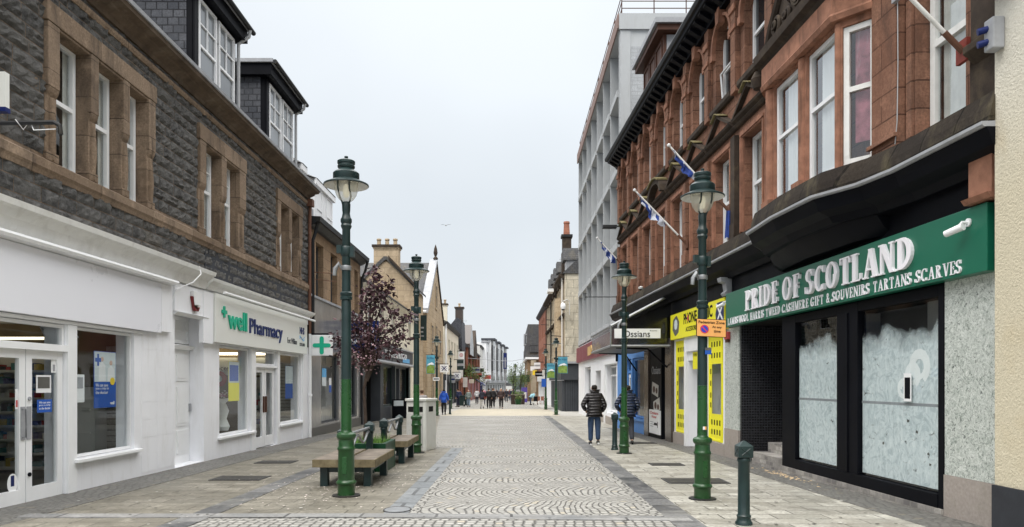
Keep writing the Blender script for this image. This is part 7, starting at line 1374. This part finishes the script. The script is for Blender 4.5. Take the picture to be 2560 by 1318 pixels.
for i, (x, y, z, lb_) in enumerate(((-5.9, 100, 3.2, 'hanging basket of yellow green leaves by the tall white banner'), (-5.2, 118, 2.6, 'large hanging basket spilling green leaves before the timber gables'))):
    T = Thing('hanging_basket', lb_, 'plant', (x, y, z)); T.part('basket', MB().lathe([(0, -.3), (.3, -.05), (.35, .05)], 10, (x, y, z)), 'bark'); m = MB(); [leaf(m, Vector((x + rr.gauss(0, .42 + .3 * i), y + rr.gauss(0, .3), z + rr.gauss(-.05, .42 + .15 * i))), .22, .6) for _ in range(420)]; T.part('leaves', m, gl, recalc=False, stuff=True)
for i, (x, y) in enumerate(((-4.85, 68.5), (-4.35, 69.5))):
    T = Thing('wheelie_bin', ('dark green wheelie bin beside the man in navy', 'second dark green wheelie bin, the one nearer the road')[i], 'bin', FG(x, y, 0)); T.part('body', MB().poly(Fy(y), [(x - .22, gz(y) + .08), (x + .22, gz(y) + .08), (x + .30, gz(y) + 1.0), (x - .30, gz(y) + 1.0)], -.5, 0), 'iron'); T.part('lid', MB().box(FW, x - .33, x + .33, gz(y) + 1.0, gz(y) + 1.08, y - .04, y + .55), 'iron'); T.part('wheel', MB().tube([(x - .3, y + .45, gz(y) + .1), (x - .22, y + .45, gz(y) + .1)], .1, 10).tube([(x + .22, y + .45, gz(y) + .1), (x + .3, y + .45, gz(y) + .1)], .1, 10), 'black')
GU = Thing('seagull', 'seagull gliding in the grey sky above the street', 'bird', (-9.0, 98, 22.9)); c = Vector((-9.0, 98, 22.9)); gm, gd = paint('gull_white', (.55, .56, .58), .8), paint('gull_grey', (.28, .29, .31), .8)
body = MB().tube([c + Vector((.0, -.28, 0)), c + Vector((0, -.2, .01)), c + Vector((0, -.05, 0)), c + Vector((0, .12, 0)), c + Vector((0, .28, .02))], [.015, .05, .08, .07, .02], 8); 
for s_ in (-1, 1):
    for (p, q) in (((.05, .0, .02), (.35, .06, .13)), ((.35, .06, .13), (.66, -.04, .08))):
        body.add([c + Vector((s_ * p[0], p[1] - .1, p[2])), c + Vector((s_ * q[0], q[1] - .08, q[2])), c + Vector((s_ * q[0], q[1] + .06, q[2])), c + Vector((s_ * p[0], p[1] + .1, p[2])), c + Vector((s_ * p[0], p[1], p[2] + .02)), c + Vector((s_ * q[0], q[1], q[2] + .015))], [(0, 1, 5, 4), (4, 5, 2, 3), (0, 1, 2, 3)])
GU.part('body', body, gm); GU.part('beak', MB().tube([c + Vector((0, -.28, 0)), c + Vector((0, -.34, -.01))], [.012, .003], 5), yel)

# ================================================================ PEOPLE
def skin_mesh(name, verts, edges, radii, root=0, sub=1):
    me = bpy.data.meshes.new(name); me.from_pydata(verts, edges, []); o = bpy.data.objects.new(name, me); COL.objects.link(o)
    o.modifiers.new('s', 'SKIN'); 
    for i, r_ in enumerate(radii): r2 = r_ if isinstance(r_, tuple) else (r_, r_); me.skin_vertices[0].data[i].radius = r2; me.skin_vertices[0].data[i].use_root = (i == root)
    b = o.modifiers.new('b', 'SUBSURF'); b.levels = sub; b.render_levels = sub
    d_ = bpy.context.evaluated_depsgraph_get(); d_.update(); m2 = bpy.data.meshes.new_from_object(o.evaluated_get(d_)); mb = MB(); mb.add([tuple(v.co) for v in m2.vertices], [tuple(p.vertices) for p in m2.polygons])
    bpy.data.objects.remove(o); bpy.data.meshes.remove(me); bpy.data.meshes.remove(m2); return mb
skinm = paint('skin', (.50, .31, .22), .6, .08, 6, local=True); hairs = {'black': paint('black_hair', (.018, .014, .012), .6, .2, local=True), 'brown': paint('brown_hair', (.09, .05, .03), .6, .2, local=True), 'grey': paint('grey_hair', (.36, .35, .33), .7, .2, local=True)}
_cl = {}
def cloth(c, quilt=False):
    if (c, quilt) in _cl: return _cl[(c, quilt)]
    t = NT('quilted_jacket_cloth' if quilt else 'clothing_cloth'); p = t.obj(); n = t.noise(p, 7, 5, .65); f = t.noise(p, 90, 2); nn = None
    if quilt:
        z = t.sep(p)[2]; w_ = t.math('ABSOLUTE', t.math('SINE', t.math('MULTIPLY', t.math('ADD', z, t.math('MULTIPLY', n, .03)), math.pi / .085))); col_ = t.mix(t.rng(w_, 0, .25), mul(c, .35), t.mix(t.rng(n, .3, .7), mul(c, .8), mul(c, 1.3)))
        nn = t.bump(w_, 1.0, .03); m = t.fin(col_, .38, nn)
    else: m = t.fin(t.mix(t.rng(n, .3, .7), mul(c, .7), mul(c, 1.35)), .8, t.bump(t.math('ADD', n, t.math('MULTIPLY', f, .2)), .6, .02))
    _cl[(c, quilt)] = m; return m
def person(label, x, y, h=1.75, face=0, jacket=(.02, .02, .025), legs=(.02, .025, .04), quilt=False, hair='black', step=.18, hood=False, arms='down', bag=None, group=None, skirt=0, bend=0, shoe=(.03, .03, .03), longhair=False, hat=None, sub=1):
    T = Thing('person', label, 'person', FG(x, y, 0), group, rz=face); k = h / 1.75; V = lambda *p: tuple(q * k for q in p); s = step
    def B(p):                                          # bend the upper body forward round the hip
        if not bend or p[2] < .95: return p
        z, yy = p[2] - .95, p[1]; c_, s_ = math.cos(bend), math.sin(bend); return (p[0], yy * c_ + z * s_, .95 + z * c_ - yy * s_)
    hipz = .92
    lk, rk = (-.10, .07 * s / .18, .50), (.10, -.02, .49); la, ra = (-.10, s, .09), (.10, -s * 1.1, .13); lt, rt = (-.11, s + .16, .03), (.11, -s * 1.1 + .14, .05)
    if arms == 'down': le, re, lw, rw = (-.27, -.04, 1.14), (.27, .0, 1.14), (-.27, .06, .90), (.27, .08, .90)
    elif arms == 'pocket': le, re, lw, rw = (-.35, -.06, 1.15), (.31, -.05, 1.13), (-.23, .10, .98), (.23, .08, .94)
    elif arms == 'front': le, re, lw, rw = (-.27, .0, 1.16), (.27, .0, 1.16), (-.14, .22, 1.14), (.14, .22, 1.10)
    else: le, re, lw, rw = (-.26, .12, 1.2), (.26, .12, 1.2), (-.18, .38, 1.05), (.18, .38, 1.05)
    P = [(0, 0, hipz), (0, 0, 1.10), (0, 0, 1.30), (0, 0, 1.43), (0, .005, 1.50), (0, .02, 1.56), (0, .025, 1.64), (0, .015, 1.71), (-.10, 0, .87), lk, la, lt, (.10, 0, .87), rk, ra, rt, (-.17, 0, 1.41), le, lw, (.17, 0, 1.41), re, rw]
    P = [V(*B(p)) if i < 8 or i > 15 else V(*p) for i, p in enumerate(P)]
    E = [(0, 1), (1, 2), (2, 3), (3, 4), (4, 5), (5, 6), (6, 7), (0, 8), (8, 9), (9, 10), (10, 11), (0, 12), (12, 13), (13, 14), (14, 15), (3, 16), (16, 17), (17, 18), (3, 19), (19, 20), (20, 21)]
    rad = [(.15, .11), (.13, .10), (.16, .11), (.10, .08), .055, .068, .088, .070, .09, .055, .036, .028, .09, .055, .036, .028, .062, .042, .028, .062, .042, .028]
    rad = [(a * k if not isinstance(a, tuple) else tuple(q * k for q in a)) for a in rad]
    mb = skin_mesh('b', P, E, rad, 0, sub)
    # face: nose, ears, and five fingers and a thumb on each hand
    hd = Vector(P[6]); fy = Vector((0, math.cos(-bend * .0), 0))
    mb.tube([hd + Vector((0, .075, .02)) * k, hd + Vector((0, .108, -.018)) * k, hd + Vector((0, .08, -.03)) * k], [.008 * k, .014 * k, .008 * k], 5)
    for sx_ in (-1, 1): mb.lathe([(0, -.028 * k), (.014 * k, -.015 * k), (.016 * k, .012 * k), (0, .028 * k)], 6, hd + Vector((sx_ * .082, .0, -.01)) * k)
    for side, wi, ei in ((-1, 18, 17), (1, 21, 20)):
        wv = Vector(P[wi]); dv = (wv - Vector(P[ei])).normalized(); c_ = wv + dv * .05 * k; sidev = dv.cross(Vector((side, 0, 0))).normalized()
        mb.tube([wv, wv + dv * .045 * k, wv + dv * .09 * k], [.024 * k, .034 * k, .028 * k], 8)
        for q in range(4): o_ = sidev * (.026 - .017 * q) * k; l_ = (.07, .08, .075, .058)[q] * k; mb.tube([wv + dv * .085 * k + o_, wv + dv * (.085 * k + l_ * .5) + o_ + Vector((-side * .004, .006, 0)) * k, wv + dv * (.085 * k + l_ * .95) + o_ + Vector((-side * .016, .014, 0)) * k], [.0095 * k, .009 * k, .007 * k], 5)
        mb.tube([wv + dv * .03 * k + sidev * .03 * k, wv + dv * .06 * k + sidev * .052 * k, wv + dv * .09 * k + sidev * .056 * k], [.011 * k, .011 * k, .008 * k], 5)
    body_ = T.part('body', mb, skinm, local=True, smooth='all')
    eyes = MB()
    for sx_ in (-1, 1): eyes.lathe([(0, -.008 * k), (.011 * k, 0), (0, .008 * k)], 6, hd + Vector((sx_ * .032, .082, .012)) * k)
    T.part('eyes', eyes, 'black', body_, local=True); T.part('mouth', MB().tube([hd + Vector((-.022, .078, -.048)) * k, hd + Vector((0, .084, -.05)) * k, hd + Vector((.022, .078, -.048)) * k], .005 * k, 5), goods[2], body_, local=True)
    # jacket
    g_ = 1.36 if quilt else 1.2; hem = .84 if quilt else .88
    Pj = [(0, 0, hem), (0, 0, 1.0), (0, 0, 1.15), (0, 0, 1.32), (0, 0, 1.42), (0, .0, 1.50), (-.17, 0, 1.41), le, tuple(Vector(lw) * .8 + Vector(le) * .2) if arms != 'pocket' else lw, (.17, 0, 1.41), re, tuple(Vector(rw) * .8 + Vector(re) * .2) if arms != 'pocket' else rw]
    Pj = [V(*B(p)) for p in Pj]; Ej = [(0, 1), (1, 2), (2, 3), (3, 4), (4, 5), (4, 6), (6, 7), (7, 8), (4, 9), (9, 10), (10, 11)]
    rj = [(.165, .125), (.165, .125), (.158, .12), (.178, .125), (.11, .085), .062, .072, .058, .045, .072, .058, .045]; rj = [(tuple(q * k * g_ for q in a) if isinstance(a, tuple) else a * k * g_) for a in rj]
    jk = T.part('jacket', skin_mesh('j', Pj, Ej, rj, 1, sub), cloth(jacket, quilt), local=True, smooth='all')
    if hood: T.part('hood', skin_mesh('h', [V(*B(p)) for p in ((-.07, -.01, 1.51), (0, -.05, 1.545), (.07, -.01, 1.51))], [(0, 1), (1, 2)], [.075 * k, .095 * k, .075 * k], 1, 1), cloth(jacket, quilt), jk, local=True, smooth='all')
    Pt = [(0, 0, .96), (0, 0, .90), (-.10, 0, .84), lk, (la[0], la[1] - .005, la[2] + .0), (.10, 0, .84), rk, (ra[0], ra[1], ra[2] + .0)]; Pt = [V(*p) for p in Pt]; Et = [(0, 1), (1, 2), (2, 3), (3, 4), (1, 5), (5, 6), (6, 7)]
    T.part('trousers', skin_mesh('t', Pt, Et, [(.16 * k, .12 * k), (.17 * k, .13 * k), .122 * k, .088 * k, .070 * k, .122 * k, .088 * k, .070 * k], 0, sub), cloth(legs), local=True, smooth='all')
    for a_, t_ in ((la, lt), (ra, rt)):
        a_, t_ = Vector(a_), Vector(t_); mb = MB().tube([V(*(a_ + Vector((0, -.06, -.055)))), V(*(a_ + Vector((0, .0, -.04)))), V(*(a_.lerp(t_, .6) + Vector((0, 0, -.015)))), V(*(t_ + Vector((0, .03, .0))))], [.035 * k, .052 * k, .045 * k, .028 * k], 8)
        sh = T.part('shoe', mb, cloth(shoe), local=True, smooth='all'); T.part('sole', MB().tube([V(*(a_ + Vector((0, -.08, -.085)))), V(*(t_ + Vector((0, .05, -.02))))], [.028 * k, .028 * k], 6), 'upvc' if shoe[0] < .1 and h > 1.76 else 'black', sh, local=True)
    hp = [(0, -.032, 1.575), (0, -.018, 1.66), (0, -.004, 1.73)]; hr = [.080, .098, .078]; pe = [(0, 1), (1, 2)]
    if longhair: hp = [(0, -.05, 1.44)] + hp; hr = [.06] + hr; pe = [(0, 1), (1, 2), (2, 3)]
    T.part('hair' if not hat else 'hat', skin_mesh('k', [V(*B(p)) for p in hp], pe, [r_ * k for r_ in hr], 0, 1), hairs[hair] if not hat else cloth(hat), body_, local=True, smooth='all')
    if bag: T.part('backpack', skin_mesh('g', [V(*B(p)) for p in ((0, -.18, 1.05), (0, -.19, 1.22), (0, -.17, 1.38))], [(0, 1), (1, 2)], [(.12 * k, .07 * k), (.14 * k, .085 * k), (.11 * k, .06 * k)], 0, 1), cloth(bag), jk, local=True, smooth='all')
    return T
person('man in black quilted jacket and blue jeans walking away on the right', 2.40, 21.0, 1.77, face=.05, jacket=(.012, .010, .012), legs=(.022, .048, .105), quilt=True, hood=True, arms='pocket', step=.05, sub=2)
person('man in navy quilted jacket and dark trousers behind the lamp post', 3.42, 21.3, 1.76, face=-.05, jacket=(.012, .022, .055), legs=(.02, .022, .03), quilt=True, hood=True, arms='pocket', step=.26, sub=2)
person('woman in bright blue jacket and black trousers walking away on the left', -4.37, 46.2, 1.66, jacket=(.02, .10, .52), legs=(.012, .012, .015), hood=True, step=.14)
person('person in patterned grey top half hidden behind the litter bin', -3.75, 30.0, 1.62, jacket=(.30, .28, .28), legs=(.03, .03, .04), hair='brown', step=.05)
person('man in navy shirt standing by the green wheelie bins', -5.0, 66.5, 1.72, face=1.2, jacket=(.012, .018, .06), legs=(.015, .018, .04), step=.05)
person('person in grey green top and pale jeans on the left pavement', -4.05, 67, 1.62, face=3.1, jacket=(.20, .25, .24), legs=(.20, .27, .36), hair='grey', step=.14)
person('child in red hooded coat beside the left shopfronts', -2.95, 76, 1.3, face=3.0, jacket=(.55, .08, .04), legs=(.05, .05, .08), step=.08)
person('person with long dark hair and pale trousers in the walking group', -2.55, 61.5, 1.66, face=.2, jacket=(.015, .017, .03), legs=(.55, .54, .52), longhair=True, step=.14)
person('broad man in black with white printed back in the walking group', -2.0, 61.8, 1.76, face=0, jacket=(.012, .012, .014), legs=(.012, .012, .016), step=.12)
person('tall man in black at the right of the walking group', -1.68, 63, 1.78, face=.1, jacket=(.018, .018, .02), legs=(.015, .015, .018), step=.16, hair='brown')
person('man in dark brown coat walking alone down the middle', -.92, 61.3, 1.76, face=3.14, jacket=(.05, .03, .028), legs=(.025, .022, .025), step=.12, hair='grey', arms='pocket')
person('person bending over beside the pushchair on the far right', 1.95, 76, 1.7, face=-1.2, jacket=(.28, .50, .58), legs=(.03, .04, .07), bend=1.1, arms='reach', step=.05)
far = [(-5.3, 72, (.03, .04, .10), 'person in dark blue behind the man by the wheelie bins'), (-3.9, 80, (.55, .55, .57), 'person in white top outside the maroon shopfront'), (-3.3, 84, (.5, .2, .25), 'person in pink beside the left shopfronts'), (-2.2, 88, (.20, .19, .18), 'person in grey just behind the walking group'), (-1.6, 96, (.02, .025, .05), 'dark figure in the distance left of the street middle'), (-1.2, 104, (.05, .05, .06), 'dark figure seen far down the street middle'), (-.7, 92, (.02, .02, .03), 'far figure directly behind the man in brown'),
       (-.3, 110, (.10, .03, .03), 'far figure in dark red near the street end'), (.0, 90, (.015, .02, .05), 'far figure in navy left of the timber planter'), (-2.4, 112, (.03, .03, .04), 'distant person below the grey stone house'), (1.6, 100, (.16, .05, .09), 'distant person in plum by the far right shops'), (-.5, 125, (.3, .3, .32), 'tiny pale figure at the far end of the street'), (.3, 135, (.04, .04, .05), 'tiny dark figure at the far end of the street')]
for x, y, c, lb_ in far: person(lb_, x, y, rnd.uniform(1.62, 1.8), face=rnd.choice([0, 3.14]), jacket=c, legs=rnd.choice([(.02, .02, .03), (.05, .07, .12)]), step=rnd.uniform(.05, .18), hair=rnd.choice(['black', 'brown', 'grey']), group='people in the distance')
PR = Thing('pushchair', 'black pushchair standing beside the bending person', 'pushchair', FG(2.5, 76, 0)); gy = gz(76)
PR.part('seat', MB().box(FW, 2.3, 2.7, gy + .4, gy + .9, 75.8, 76.3), 'black'); PR.part('frame', MB().tube([(2.3, 75.7, gy + .1), (2.4, 76.4, gy + 1.05), (2.65, 76.4, gy + 1.05), (2.72, 75.7, gy + .1)], .02, 6), 'rail')
for dx, dy in ((-.22, -.3), (.22, -.3), (-.22, .3), (.22, .3)): PR.part('wheel', MB().tube([(2.5 + dx - .02, 76 + dy, gy + .11), (2.5 + dx + .02, 76 + dy, gy + .11)], .11, 10), 'black')
CH = Thing('stacked_chairs', 'pale cafe chairs and table outside the far right shops', 'furniture', FG(3.1, 79, 0)); gy = gz(79)
for i in range(3): x = 2.75 + .42 * i; CH.part('chair', MB().box(FW, x, x + .34, gy + .42, gy + .46, 78.8, 79.2).box(FW, x, x + .34, gy + .46, gy + .88, 79.17, 79.2).box(FW, x, x + .03, gy, gy + .42, 78.8, 78.83).box(FW, x + .31, x + .34, gy, gy + .42, 78.8, 78.83).box(FW, x, x + .03, gy, gy + .42, 79.17, 79.2).box(FW, x + .31, x + .34, gy, gy + .42, 79.17, 79.2), 'redbrick')
AB3 = Thing('pavement_board', 'purple and white banner board by the far right shops', 'sign', FG(1.75, 92, 0)); AB3.part('board', MB().box(FW, 1.2, 1.95, gz(92), gz(92) + 1.9, 92, 92.06), paint('violet_board', (.10, .07, .30), .6)); AB3.part('white_panel', MB().box(FW, 1.5, 1.85, gz(92) + .5, gz(92) + 1.3, 91.99, 91.998), 'lane')
